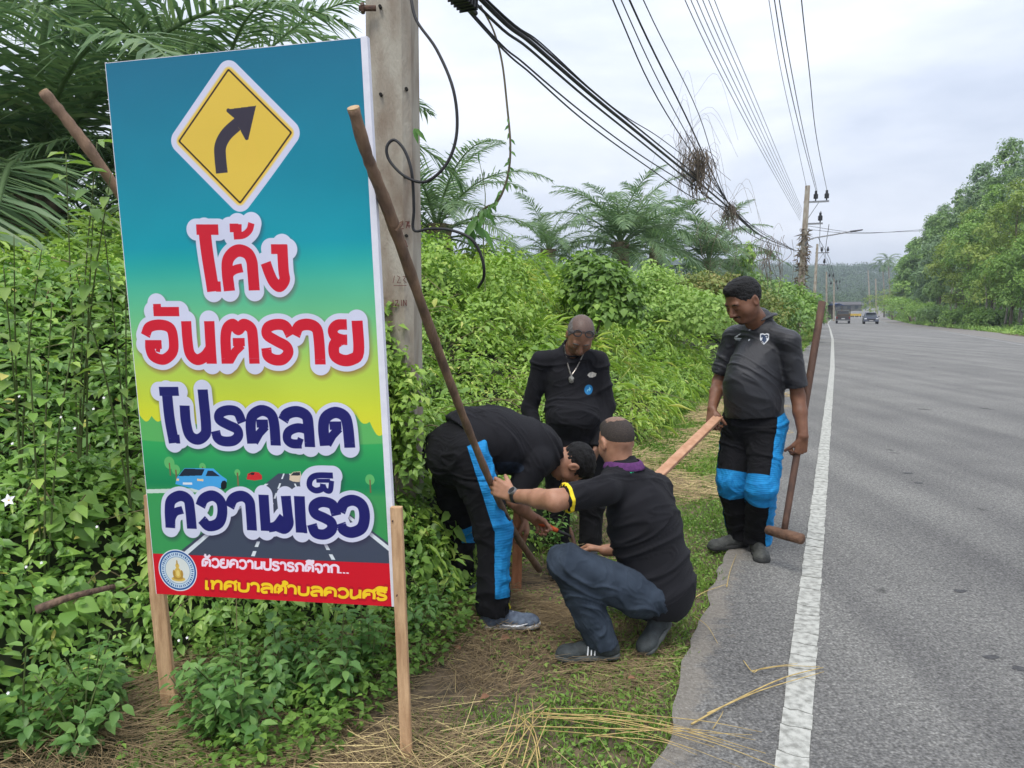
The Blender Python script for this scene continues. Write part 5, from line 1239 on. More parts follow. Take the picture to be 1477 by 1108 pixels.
pr, wr_ = layer(R_, z2, None, SCL2); pb2, wb2 = layer(B_, z3, None, SCL3)
allp = pr + pb2
for polys, ws, o_ in ((pr, wr_, 19), (pb2, wb2, 17)):
    big = [p + np.array([4, 9]) for p in polys]; w0 = np.median(ws) / 2 + o_
    D = dist_lines(big, w0 + 26); blend(np.clip((w0 + 13 - D) / 26, 0, 1) ** 1.3 * .62, (120, 40, 60) if o_ == 19 else (40, 30, 60))
    D = dist_lines(polys, w0 + 4); blend(np.clip(w0 - D + .5, 0, 1), (206, 208, 228))
blend(stroke_mask(pr, wr_), (203, 24, 46)); blend(stroke_mask(pb2, wb2), (30, 30, 100))
t1, w1 = text_line('ด้วยความปรารถดีจาก...', (318, 876), (996, 910), 37, 11); blend(stroke_mask(t1, w1), (240, 220, 235))
t2_, w2 = text_line('เทศบาลตำบลควนศรี', (330, 978), (1168, 1030), 40, 13); blend(np.clip(w2[0] / 2 + 5 - dist_lines(t2_, 20), 0, 1) * .35, (140, 10, 30)); blend(stroke_mask(t2_, w2), (246, 206, 40))
# warning diamond with its curve arrow
def rdia(c, k, rad, col):                # rounded quadrilateral: distance to a shrunken outline
    q = [np.array(p) for p in ((662, 190), (992, 522), (722, 893), (402, 568))]; m = sum(q) / 4
    P = to_img(z1([tuple(m + (p - m) * k) for p in q])); P = np.vstack([P, P[:1]])
    D = dist_lines([P], rad + 4); ppoly(z1([tuple(m + (p - m) * k) for p in q]), col); blend(np.clip(rad - D + .5, 0, 1), col)
rdia(None, .955, 40, (206, 206, 226)); rdia(None, .955, 21, (219, 200, 150)); rdia(None, .955, 17, (228, 190, 74)); rdia(None, .99, 6, (48, 34, 20)); rdia(None, .965, 4, (222, 188, 70))
blend(stroke_mask([to_img(z1(sm2([(625, 738), (616, 650), (618, 590), (650, 530), (715, 470)], 6)))], [63 * IW / 373. / 3.6933]), (52, 46, 60))
ppoly(z1([(808, 378), (765, 558), (750, 556), (733, 510), (688, 440), (652, 408), (656, 398)]), (52, 46, 60))
blend(np.clip(7 - dist_lines([to_img(z1([(756, 550), (735, 510)])), to_img(z1([(660, 404), (690, 430)])), to_img(z1([(700, 470), (730, 490)]))], 9), 0, 1), (52, 46, 60))
# round seal: blue ring, ring of tiny marks, seated golden figure
cI = to_img(z3([(209, 893)]))[0]; RR = np.hypot(xx - cI[0], (yy - cI[1]) * .985); r0 = 92 * IW / 343. / 3.1667
for rr, col in ((1.0, (225, 228, 235)), (.95, (38, 84, 150)), (.87, (196, 212, 226)), (.66, (60, 110, 165)), (.64, (214, 218, 214))): blend(np.clip(r0 * rr - RR, 0, 1), col)
AN = np.arctan2(yy - cI[1], xx - cI[0]); blend((np.abs(RR / r0 - .765) < .055) * (np.sin(AN * 46) + .6 * np.sin(AN * 71 + 1) > .1) * 1., (52, 92, 150))
def ell_(cx, cy, a, b, col): blend(np.clip((1 - ((xx - cI[0] - cx * r0) / (a * r0)) ** 2 - ((yy - cI[1] - cy * r0) / (b * r0)) ** 2) * 8, 0, 1), col)
gold = (212, 176, 84); dgold = (176, 138, 60)
ell_(0, .42, .36, .12, gold); ell_(0, .36, .26, .10, dgold); ell_(0, .12, .18, .26, gold); ell_(0, -.22, .10, .13, gold); ell_(0, -.38, .04, .12, dgold); ell_(-.2, .16, .07, .18, dgold); ell_(.2, .16, .07, .18, dgold); ell_(0, .14, .09, .16, (230, 204, 120))
img = np.clip(img, 0, 255)
# faint horizontal joint of the print and slight mottling of the vinyl
img *= (1 + .008 * vnoise(np.stack([xx * .012, yy * .012, xx * 0], -1), 3))[..., None]
bim = bpy.data.images.new('sign_print', IW, IH, alpha=False)
px_ = np.ones((IH, IW, 4), np.float32); px_[..., :3] = img[::-1] / 255.; bim.pixels.foreach_set(px_.ravel()); bim.pack()
pm = bpy.data.materials.new('printed_vinyl'); pm.use_nodes = True; nt = pm.node_tree; pb3 = nt.nodes['Principled BSDF']
ti = nt.nodes.new('ShaderNodeTexImage'); ti.image = bim; uvn = nt.nodes.new('ShaderNodeUVMap'); uvn.uv_map = 'UVMap'
nt.links.new(uvn.outputs[0], ti.inputs[0]); nt.links.new(ti.outputs[0], pb3.inputs['Base Color']); pb3.inputs['Roughness'].default_value = .42; pb3.inputs['Specular IOR Level'].default_value = .35
nb = nt.nodes.new('ShaderNodeTexNoise'); nb.inputs['Scale'].default_value = 2.2; bp = nt.nodes.new('ShaderNodeBump'); bp.inputs['Strength'].default_value = .45; bp.inputs['Distance'].default_value = .02
tcc = nt.nodes.new('ShaderNodeTexCoord'); nt.links.new(tcc.outputs['Object'], nb.inputs['Vector']); nt.links.new(nb.outputs['Fac'], bp.inputs['Height']); nt.links.new(bp.outputs['Normal'], pb3.inputs['Normal'])
sign = empty('road_sign', (BC[2] + BC[3]) / 2 * [1, 1, 0], 'tall printed warning sign with yellow curve arrow and red and blue lettering', 'sign')
nrm = norm(np.cross(BC[1] - BC[0], BC[3] - BC[0])); nrm = nrm * (1 if nrm[1] < 0 else -1)
def bw(u, v, off=0.): return BC[0] * (1 - u) * (1 - v) + BC[1] * u * (1 - v) + BC[2] * u * v + BC[3] * (1 - u) * v + nrm * off
gx, gy = 24, 44
V = []; UVs = []
for j in range(gy + 1):
    for i in range(gx + 1):
        u, v = i / gx, j / gy; e = math.sin(math.pi * u) * math.sin(math.pi * v)
        wv = .0025 * e * math.sin(v * 23 + 1.5 * math.sin(u * 5)) + .004 * e * math.sin(u * 7 + v * 3)
        V.append(bw(u, v, wv)); UVs.append((u, 1 - v))
Fq = [(j * (gx + 1) + i, (j + 1) * (gx + 1) + i, (j + 1) * (gx + 1) + i + 1, j * (gx + 1) + i + 1) for j in range(gy) for i in range(gx)]
me = bpy.data.meshes.new('banner'); me.from_pydata([tuple(v) for v in V], [], Fq); uvl = me.uv_layers.new(name='UVMap')
for p in me.polygons:
    for li in p.loop_indices: uvl.data[li].uv = UVs[me.loops[li].vertex_index]
link('banner', me, pm, sign, True)
whitev = mat('white_vinyl_edge', (.74, .74, .80), .5, (.68, .68, .75), 30)
pine = mat('pine_strip', (.64, .42, .24), .8, (.42, .25, .135), 9, bump=.4, bscale=60, mapping=(6, 6, .7), detail=6)
mb = MB()      # vinyl folded round the battens: narrow white returns
mb.bar(bw(1.0, -.002, -.010), bw(1.0, 1.0, -.010), .021, .021, up=tuple(nrm)); mb.build('vinyl_return', whitev, sign)
mb = MB(); mb.bar(bw(0.0, -.002, -.010), bw(0.0, 1.0, -.010), .006, .018, up=tuple(nrm)); mb.build('vinyl_return', whitev, sign)
mb = MB(); mb.bar(bw(-.003, 0.0, -.010), bw(1.012, 0.0, -.010), .004, .018, up=tuple(nrm)); mb.build('vinyl_return', whitev, sign)
mb = MB(); mb.add([bw(0, 0, -.0135), bw(1, 0, -.0135), bw(1, 1, -.0135), bw(0, 1, -.0135)], [(0, 1, 2, 3)]); mb.build('banner_back', whitev, sign)
for a, b_ in (((.03, .03), (.97, .03)), ((.03, .5), (.97, .5)), ((.03, .97), (.97, .97)), ((.03, .03), (.03, .97)), ((.97, .03), (.97, .97))):
    mb = MB(); mb.bar(bw(*a, -.026 - (.004 if a[0] == b_[0] else 0)), bw(*b_, -.026 - (.004 if a[0] == b_[0] else 0)), .03, .024, up=tuple(nrm)); mb.build('batten', pine, sign)
# posts: sawn strips, the left behind the print, the right beside it
p0 = W(204 + 9, 718, 2.675); p1 = G(236, 1046); p1[1] = 2.70
mb = MB(); mb.bar(W(207, 717, 2.672), W(226, 870, 2.69), .022, .045, up=(1, 0, 0))
def post(pts, w, t, nm='post'):
    mb = MB()
    V = []; n = len(pts); r = random.Random(len(nm) + n)
    for p in pts:
        for a, b_ in ((-1, -1), (1, -1), (1, 1), (-1, 1)): V.append(np.array(p) + [a * w / 2 + r.uniform(-.001, .001), b_ * t / 2, r.uniform(-.001, .001)])
    Fs = [(0, 1, 2, 3)[::-1], tuple((n - 1) * 4 + k for k in range(4))] + [(j * 4 + k, j * 4 + (k + 1) % 4, (j + 1) * 4 + (k + 1) % 4, (j + 1) * 4 + k) for j in range(n - 1) for k in range(4)]
    mb.add(V, Fs); return mb.build(nm, pine, sign, bevel=.0015)
# the left strip stands outside and behind the print's edge
tL = W(213.5, 717, 2.662); mL = W(226, 862, 2.685); bL = G(238, 1046) + [0, .02, -.1]; mL[1] = 2.70; bL[1] = 2.72; tL[1] = 2.695
post([bL, mL, tL], .055, .022)
tR = W(571.5, 731, 2.455); mR = W(579, 900, 2.475); bR = G(586, 1091) + [0, .02, -.1]; bR[1] = 2.49
post([bR, mR, tR], .037, .030)
# two nails in the right strip
for (px, py) in ((566, 752), (572, 860)): c = W(px, py, 2.438); mb = MB(); mb.tube([c, c + [0, .01, 0]], .003, 6); mb.build('nail', rustm, sign)

# ------------------------------------------------------------------ sticks, stake, tools
stickm = mat('debarked_stick', (.26, .165, .105), .8, (.13, .085, .06), 16, bump=.7, bscale=60, mapping=(1, 1, .35), detail=7)
endm = mat('cut_wood', (.48, .34, .2), .8, (.36, .24, .13), 60)
def stick(name, P, r_, label, cat='stick', n=9):
    C = spline(P, 8); root = empty(name, C[0], label, cat); r = random.Random(len(P)); rr = [q * (1 + .10 * r.uniform(-1, 1)) for q in np.interp(np.linspace(0, 1, len(C)), np.linspace(0, 1, len(r_)), r_)]
    mb = MB(); mb.tube(C, rr, n); mb.build('shaft', stickm, root, True); d = norm(C[-1] - C[-2])
    mb = MB(); mb.tube([C[-1], C[-1] + d * .004], rr[-1] * .97, n); mb.build('cut_end', endm, root); return C
STK = [W(778, 822, 4.08), W(742, 768, 3.78), W(713, 708, 3.46), W(668, 600, 3.12), W(622, 478, 2.82), (W(566, 322, 2.50) + W(560, 300, 2.48)) / 2, W(530, 225, 2.36), W(510, 157, 2.28)]
C1 = stick('forked_stick', STK, [.019, .018, .0165, .017, .018, .020, .018, .019], 'long crooked stick held by the squatting man and reaching above the sign')
c = W(571, 333, 2.50); mb = MB(); mb.tube([c, c + [.022, 0, .03]], [.006, .002], 5); tag(mb.build('twig_stub', stickm), 'tiny twig stub on the long crooked stick', 'twig'); bpy.data.objects['twig_stub'].parent = bpy.data.objects['forked_stick']; bpy.data.objects['twig_stub'].matrix_parent_inverse = world_of(bpy.data.objects['forked_stick']).inverted()
for kk in ('label', 'category'): del bpy.data.objects['twig_stub'][kk]
stick('leaning_stick', [W(560, 830, 3.75), W(350, 545, 3.4), W(165, 268, 3.05), W(100, 178, 2.98), W(63, 133, 2.95)], [.02, .02, .021, .021, .020], 'thick brown stick poking out from behind the upper left edge of the sign')
# stake being driven in
redwood = mat('reddish_wood', (.50, .22, .11), .7, (.36, .145, .07), 8, bump=.4, bscale=50, mapping=(6, 6, .7))
sb = G(744, 856); root = empty('wooden_stake', sb, 'short reddish wooden stake held upright between the bent man\'s hands', 'stake'); tp_ = W(748, 722, 4.05)
mb = MB(); mb.bar(sb - [0, 0, .1], tp_, .052, .034, up=(0, 1, 0)); mb.build('shaft', redwood, root, bevel=.002)
mb = MB(); mb.bar(tp_, tp_ + [0, 0, .002], .046, .03, up=(0, 1, 0)); mb.build('stake_top', endm, root)
# hammer with orange handle
orange = mat('orange_rubber', (.70, .13, .04), .5, (.6, .1, .03), 30); root = empty('hammer', W(783, 757, 3.9), 'hammer with bright orange handle in the bent man\'s right hand', 'hammer')
ha, hb = W(771, 751, 3.90), W(826, 775, 3.93); mb = MB(); mb.tube([ha, ha * .6 + hb * .4], [.013, .015], 8); mb.tube([ha * .6 + hb * .4, ha * .4 + hb * .6], [.0135, .0115], 8); mb.build('grip', orange, root, True)
mb = MB(); mb.tube([ha * .4 + hb * .6, hb], [.009, .008], 8); mb.build('neck', blackm, root, True)
hd = norm(np.array([.25, -.25, -.95])); mb = MB(); mb.tube([hb - hd * .055, hb - hd * .02, hb + hd * .01, hb + hd * .045, hb + hd * .06], [.004, .011, .012, .010, .015], 8); mb.build('hammer_head', rustm, root, True)
# plank in the standing man's right hand
pa_, pb_2 = W(1030, 608, 4.52), W(950, 686, 4.0); root = empty('wooden_plank', pb_2, 'reddish wooden lath held low by the standing man, running behind the squatting man', 'plank')
mb = MB(); mb.bar(pa_ + (pa_ - pb_2) * .10, pb_2 - (pa_ - pb_2) * .25, .050, .026, up=(0, -.5, 1)); mb.build('board', mat('pink_wood', (.52, .30, .19), .75, (.40, .21, .12), 8, bump=.4, bscale=50, mapping=(3, 3, 3)), root, bevel=.002)
# sledge mallet: long dark shaft with a round wooden head, in his left hand
mt, mb2 = W(1186, 436, 4.68), W(1131, 766, 4.28); root = empty('wooden_mallet', mb2, 'long handled dark wooden mallet held upright in the standing man\'s left hand', 'mallet')
maw = mat('dark_mallet_wood', (.115, .062, .042), .7, (.065, .038, .028), 20, bump=.5, bscale=60, mapping=(1, 1, .4))
mb = MB(); mb.tube(spline([mb2 + (mb2 - mt) * .01, mb2 * .6 + mt * .4, mt], 6), np.linspace(.019, .023, 13), 10); mb.build('handle', maw, root, True)
h0, h1 = W(1106, 764, 4.36), W(1158, 778, 4.18); mb = MB(); mb.tube([h0, h0 * .97 + h1 * .03, h0 * .5 + h1 * .5, h0 * .03 + h1 * .97, h1], [.024, .028, .031, .031, .027], 12); mb.build('mallet_head', mat('worn_mallet_head', (.17, .095, .06), .8, (.09, .052, .036), 24, bump=.8, bscale=50), root, True)
# ------------------------------------------------------------------ people
# A small modelling kit: bodies and clothes are fields of rounded limbs blended together, then skinned by surface nets
class Field:
    def __init__(s, lo, hi, h):
        s.h = h; s.lo = np.array(lo, np.float32); n = np.ceil((np.array(hi) - s.lo) / h).astype(int) + 1
        s.n = n; s.F = np.full(n, .2, np.float32)
        s.ax = [s.lo[k] + h * np.arange(n[k], dtype=np.float32) for k in range(3)]
    def block(s, lo, hi):
        i0 = np.clip(np.floor((np.array(lo) - s.lo) / s.h).astype(int), 0, s.n - 1); i1 = np.clip(np.ceil((np.array(hi) - s.lo) / s.h).astype(int) + 1, 1, s.n)
        sl = tuple(slice(a, b) for a, b in zip(i0, i1))
        X_, Y_, Z_ = np.meshgrid(*[s.ax[k][sl[k]] for k in range(3)], indexing='ij', sparse=False)
        return sl, np.stack([X_, Y_, Z_], -1)
    def join(s, sl, d, k):
        A = s.F[sl]
        if k > 0:
            h_ = np.clip(.5 + .5 * (A - d) / k, 0, 1); s.F[sl] = A * (1 - h_) + d * h_ - k * h_ * (1 - h_)
        else: s.F[sl] = np.minimum(A, d)
    def limb(s, p, q, r1, r2, k=.02, ax=None, f=1., cap=False, cap0=False):
        """tapered rounded limb p->q; ax/f: flattened by f along ax; cap: cut square at q"""
        p = np.array(p, float); q = np.array(q, float); R_ = max(r1, r2) + k + .02
        sl, P = s.block(np.minimum(p, q) - R_, np.maximum(p, q) + R_)
        if P.size == 0: return s
        d = q - p; l2 = d @ d + 1e-9; rel = P - p
        t0 = rel @ d / l2; t = np.clip(t0, 0, 1); v = rel - t[..., None] * d
        if ax is not None:
            a = norm(ax); c = v @ a; v = v + (c * (1 / f - 1))[..., None] * a
        dist = np.sqrt((v ** 2).sum(-1)) - (r1 + (r2 - r1) * t)
        if ax is not None: dist = dist * min(1, (f + 1) / 2)
        if cap: dist = np.maximum(dist, (t0 - 1) * math.sqrt(l2))
        if cap0: dist = np.maximum(dist, -t0 * math.sqrt(l2))
        s.join(sl, dist.astype(np.float32), k); return s
    def ell(s, c, R_, k=.02, M=None, cut=False):
        c = np.array(c, float); R_ = np.array(R_, float); m = R_.max() + k + .015; sl, P = s.block(c - m, c + m)
        if P.size == 0: return s
        v = P - c
        if M is not None: v = v @ np.array(M).T            # rows of M: the ellipsoid's axes
        q = np.sqrt(((v / R_) ** 2).sum(-1)) + 1e-9; g = np.sqrt(((v / R_ ** 2) ** 2).sum(-1)) + 1e-9
        d = (q * (q - 1) / g).astype(np.float32)
        if cut:
            A = s.F[sl]; h_ = np.clip(.5 - .5 * (A + d) / k, 0, 1); s.F[sl] = A * (1 - h_) - d * h_ + k * h_ * (1 - h_)
        else: s.join(sl, d, k)
        return s
    def plane(s, p, n):                   # keep the side the normal points away from
        P = (s.ax[0][:, None, None] - p[0]) * n[0] + (s.ax[1][None, :, None] - p[1]) * n[1] + (s.ax[2][None, None, :] - p[2]) * n[2]
        s.F = np.maximum(s.F, P.astype(np.float32)); return s
    def skin(s, smooth=1):
        F = s.F; neg = F < 0; n = F.shape
        cnt = np.zeros((n[0] - 1, n[1] - 1, n[2] - 1), np.int8)
        for i in (0, 1):
            for j in (0, 1):
                for k in (0, 1): cnt += neg[i:n[0] - 1 + i, j:n[1] - 1 + j, k:n[2] - 1 + k]
        C = np.argwhere((cnt > 0) & (cnt < 8)); id_ = np.full(cnt.shape, -1, np.int32); id_[tuple(C.T)] = np.arange(len(C))
        acc = np.zeros((len(C), 3)); w = np.zeros(len(C))
        cor = [(a, b, c) for a in (0, 1) for b in (0, 1) for c in (0, 1)]
        for a in cor:
            for k in range(3):
                if a[k]: continue
                b = list(a); b[k] = 1
                fa = F[C[:, 0] + a[0], C[:, 1] + a[1], C[:, 2] + a[2]]; fb = F[C[:, 0] + b[0], C[:, 1] + b[1], C[:, 2] + b[2]]
                m = (fa < 0) != (fb < 0); t = fa / (fa - fb + 1e-12); p = np.array(a, float)[None].repeat(len(C), 0); p[:, k] += np.where(m, t, 0)
                acc[m] += p[m]; w[m] += 1
        V = s.lo + s.h * (C + acc / w[:, None]); Q = []
        for k in range(3):
            a_, b_ = [(1, 2), (2, 0), (0, 1)][k]; sl0 = [slice(None)] * 3; sl1 = [slice(None)] * 3; sl0[k] = slice(0, -1); sl1[k] = slice(1, None)
            E0 = neg[tuple(sl0)]; E1 = neg[tuple(sl1)]; I = np.argwhere(E0 != E1)
            I = I[(I[:, a_] > 0) & (I[:, b_] > 0) & (I[:, a_] < n[a_] - 1) & (I[:, b_] < n[b_] - 1)]
            def g(da, db):
                J = I.copy(); J[:, a_] -= da; J[:, b_] -= db; return id_[tuple(J.T)]
            q = np.stack([g(1, 1), g(0, 1), g(0, 0), g(1, 0)], -1); fl = ~E0[tuple(I.T)]; q[fl] = q[fl][:, ::-1]; Q.append(q)
        Q = np.vstack(Q); Q = Q[(Q >= 0).all(1)]
        for _ in range(smooth):
            A = np.zeros_like(V); c = np.zeros(len(V))
            for i in range(4):
                j = (i + 1) % 4; np.add.at(A, Q[:, i], V[Q[:, j]]); np.add.at(A, Q[:, j], V[Q[:, i]]); np.add.at(c, Q[:, i], 1); np.add.at(c, Q[:, j], 1)
            V = V * .5 + .5 * A / np.maximum(c, 1)[:, None]
        return V, Q
def vnormals(V, Q):
    n = np.cross(V[Q[:, 2]] - V[Q[:, 0]], V[Q[:, 3]] - V[Q[:, 1]]); N_ = np.zeros_like(V)
    for i in range(4): np.add.at(N_, Q[:, i], n)
    return norm(N_)
def folds(V, Q, amp, sc, seed, axis=(0, 0, 1), stretch=2.2):
    """cloth folds: ridged noise, long across the given axis"""
    N_ = vnormals(V, Q); a = norm(axis); c = V @ a
    P = V / stretch + np.outer(c * (1 - 1 / stretch), a); w = fbm(P * sc * .6, 2, seed + 9)[:, None] * .12
    n = np.clip(1 - np.abs(fbm((P + w) * sc, 2, seed)) * 2.6, 0, 1) ** 1.6 - .35
    n2 = np.clip(1 - np.abs(fbm((P + w * 2) * sc * 2.3, 2, seed + 3)) * 3, 0, 1) ** 1.5 - .3
    return V + N_ * (amp * 1.15 * n + amp * .42 * n2)[:, None]
def patch(name, V, Q, N_, mask, off, m, parent):
    """a piece of cloth sewn over the garment: the faces under it, lifted"""
    T = np.vstack([Q[:, [0, 1, 2]], Q[:, [0, 2, 3]]]); g = mask[T]; T = T[(g > 0).any(1)]; VV = V + N_ * off; out = list(map(tuple, VV)); tri = []; cache = {}
    def cut(i, j):
        k = (min(i, j), max(i, j))
        if k not in cache: t = mask[i] / (mask[i] - mask[j]); cache[k] = len(out); out.append(tuple(VV[i] * (1 - t) + VV[j] * t))
        return cache[k]
    for t in T:
        P = []
        for a in range(3):
            i, j = int(t[a]), int(t[(a + 1) % 3])
            if mask[i] > 0: P.append(i)
            if (mask[i] > 0) != (mask[j] > 0): P.append(cut(i, j))
        for a in range(1, len(P) - 1): tri.append((P[0], P[a], P[a + 1]))
    if not tri: return None
    ids, inv = np.unique(np.array(tri), return_inverse=True); me = npmesh(name, np.array(out)[ids], inv.reshape(-1, 3)); return link(name, me, m, parent, True)

def hand(S, w, d, pn, thumb, curl=(.3, .5, .4), sz=1., spread=.0, thumb_curl=.5):
    """palm, four fingers and a thumb grown from wrist w along d; pn: the way the palm faces; thumb: the side it sits on"""
    w = np.array(w, float); d = norm(d); pn = norm(np.array(pn) - np.dot(pn, d) * d); sd = norm(np.cross(d, pn)); sd = sd * (1 if np.dot(sd, thumb) > 0 else -1)
    k = .004 * sz
    for o, L_ in ((.028, .086), (.010, .092), (-.009, .088), (-.026, .080)):
        S.limb(w + sd * o * .55 * sz, w + d * L_ * sz + sd * o * sz, .0155 * sz, .0115 * sz, .008)
    for o, L_, ls, r_ in ((.030, .086, (.040, .024, .020), .0092), (.010, .092, (.045, .028, .022), .0095), (-.010, .088, (.041, .026, .021), .0090), (-.028, .079, (.032, .020, .018), .0080)):
        p = w + d * L_ * sz + sd * o * sz; a = 0; 
        for j, l in enumerate(ls):
            a += curl[j]; dd = norm(d * math.cos(a) + pn * math.sin(a) + sd * spread * o * 20); q = p + dd * l * sz
            S.limb(p, q, r_ * sz * (1 - .06 * j), r_ * sz * (.95 - .1 * j), k); p = q
    p = w + d * .026 * sz + sd * .022 * sz; a = .55
    for j, (l, r_) in enumerate(((.040, .0135), (.032, .0105), (.026, .0092))):
        a2 = thumb_curl * (j * .7 + .5); dd = norm(d * math.cos(a) + sd * math.sin(a) * (1 - .25 * j) + pn * math.sin(a2)); q = p + dd * l * sz; S.limb(p, q, r_ * sz, r_ * .92 * sz, k); p = q
def head(S, H_, c, f, u, sc=1., jaw=1., hair='full', nape=-.055):
    """skull, jaw, brow, nose, lips, chin, ears, eye sockets and lids; H_: the field of the hair"""
    f = norm(f); u = norm(np.array(u) - np.dot(u, f) * f); r = np.cross(f, u); c = np.array(c, float); M = np.array([r, f, u]); at_ = lambda a, b, z: c + sc * (r * a + f * b + u * z); E = lambda A: np.array(A) * sc
    S.ell(at_(0, -.012, .022), E((.076, .096, .090)), .02, M); S.ell(at_(0, .020, -.030), E((.062 * jaw, .072, .078)), .03, M); S.ell(at_(0, .045, -.080), E((.036 * jaw, .038, .026)), .025, M)
    for x in (-1, 1): S.ell(at_(x * .040 * jaw, .052, -.028), E((.026, .026, .028)), .02, M)          # cheeks
    S.limb(at_(-.036, .079, .020), at_(.036, .079, .020), .011 * sc, .011 * sc, .012)                        # brow
    for x in (-1, 1): S.ell(at_(x * .031, .098, .000), E((.018, .016, .012)), .008, M, cut=True)
    for x in (-1, 1): S.ell(at_(x * .031, .077, -.001), E((.0135, .013, .0115)), .003, M)              # lids
    S.limb(at_(0, .086, .010), at_(0, .108, -.030), .008 * sc, .0125 * sc, .008)
    for x in (-1, 1): S.ell(at_(x * .013, .097, -.034), E((.0095, .010, .008)), .005, M)
    S.ell(at_(0, .089, -.058), E((.024, .011, .0062)), .003, M); S.ell(at_(0, .087, -.069), E((.020, .011, .0065)), .003, M)
    for x in (-1, 1):
        S.ell(at_(x * .080, -.006, -.008), E((.008, .020, .031)), .006, M); S.ell(at_(x * .087, .000, -.006), E((.006, .011, .018)), .004, M, cut=True)
    if H_ is not None:
        H_.ell(at_(0, -.016, .026), E((.0805, .100, .091)), .01, M)
        if hair == 'full': H_.ell(at_(0, .02, .085), E((.054, .066, .034)), .02, M); H_.ell(at_(0, .098, -.016), E((.090, .060, .084)), .012, M, cut=True)
        else: H_.ell(at_(0, .075, -.004), E((.094, .064, .094)), .012, M, cut=True)
        H_.plane(at_(0, 0, nape), norm(-u + f * .25)); H_.ell(at_(-.09, .005, -.012), E((.02, .022, .032)), .006, M, cut=True); H_.ell(at_(.09, .005, -.012), E((.02, .022, .032)), .006, M, cut=True)
        if hair == 'bald_top': H_.ell(at_(0, .02, .125), E((.085, .115, .062)), .01, M, cut=True)
    return at_, M
def skinmat(name, c, c2): 
    m = mat(name, c, .48, c2, 28, bump=.12, bscale=300, spec=.35); b = m.node_tree.nodes['Principled BSDF']; b.inputs['Subsurface Weight'].default_value = .12; b.inputs['Subsurface Radius'].default_value = (.012, .005, .003); return m
def clothmat(name, c, rough=.85, c2=None, spec=.2, sheen=.02):
    m = mat(name, c, rough, c2 or tuple(x * 1.35 for x in c), 5, bump=.35, bscale=420, spec=spec); b = m.node_tree.nodes['Principled BSDF']; nt = m.node_tree
    b0 = [n for n in nt.nodes if n.type == 'BUMP'][0]; wn_ = nt.nodes.new('ShaderNodeTexNoise'); wn_.noise_type = 'RIDGED_MULTIFRACTAL'; wn_.inputs['Scale'].default_value = 4.5; wn_.inputs['Detail'].default_value = 2.5; wn_.inputs['Distortion'].default_value = .5
    mp2 = nt.nodes.new('ShaderNodeMapping'); mp2.inputs['Rotation'].default_value = (.3, .5, .4); mp2.inputs['Scale'].default_value = (1, .8, 2.2); nt.links.new([n for n in nt.nodes if n.type == 'TEX_COORD'][0].outputs['Object'], mp2.inputs['Vector']); nt.links.new(mp2.outputs[0], wn_.inputs['Vector'])
    b1 = nt.nodes.new('ShaderNodeBump'); b1.inputs['Strength'].default_value = .55; b1.inputs['Distance'].default_value = .010; nt.links.new(wn_.outputs['Fac'], b1.inputs['Height']); nt.links.new(b1.outputs[0], b0.inputs['Normal'])
    b.inputs['Sheen Weight'].default_value = sheen; b.inputs['Sheen Roughness'].default_value = .5; return m
blk = clothmat('black_jersey', (.0095, .0095, .0120)); blk2 = clothmat('black_sports_cloth', (.012, .0125, .016), .42, spec=.5); trs = clothmat('black_work_cloth', (.0065, .0065, .008), sheen=.01)
bluec = mat('bright_blue_cloth', (.012, .24, .54), .75, (.008, .18, .44), 30)
def quilt(m):
    nt = m.node_tree; b = nt.nodes['Principled BSDF']; w = nt.nodes.new('ShaderNodeTexWave'); w.bands_direction = 'Z'; w.inputs['Scale'].default_value = 27; w.inputs['Distortion'].default_value = 1.2; w.inputs['Detail'].default_value = 2
    w.inputs['Detail Scale'].default_value = .6; bp = nt.nodes.new('ShaderNodeBump'); bp.inputs['Strength'].default_value = .22; bp.inputs['Distance'].default_value = .004
    mpn = [n for n in nt.nodes if n.type == 'MAPPING'][0]; nt.links.new(mpn.outputs[0], w.inputs[0]); nt.links.new(w.outputs['Fac'], bp.inputs['Height']); nt.links.new(bp.outputs[0], b.inputs['Normal'])
quilt(bluec)
denim = mat('dark_denim', (.045, .062, .088), .9, (.020, .030, .046), 14, bump=.4, bscale=500, stops=(.3, .7)); hairb = mat('black_hair', (.006, .005, .005), .6, (.003, .003, .003), 160, bump=.9, bscale=260, mapping=(1, 1, .3))
def mesh_field(name, S, m, parent, fold=None, smooth=1, after=None):
    V, Q = S.skin(smooth)
    if fold: V = folds(V, Q, *fold)
    if after: V = after(V)
    o = link(name, npmesh(name, V, Q), m, parent, True); return o, V, Q
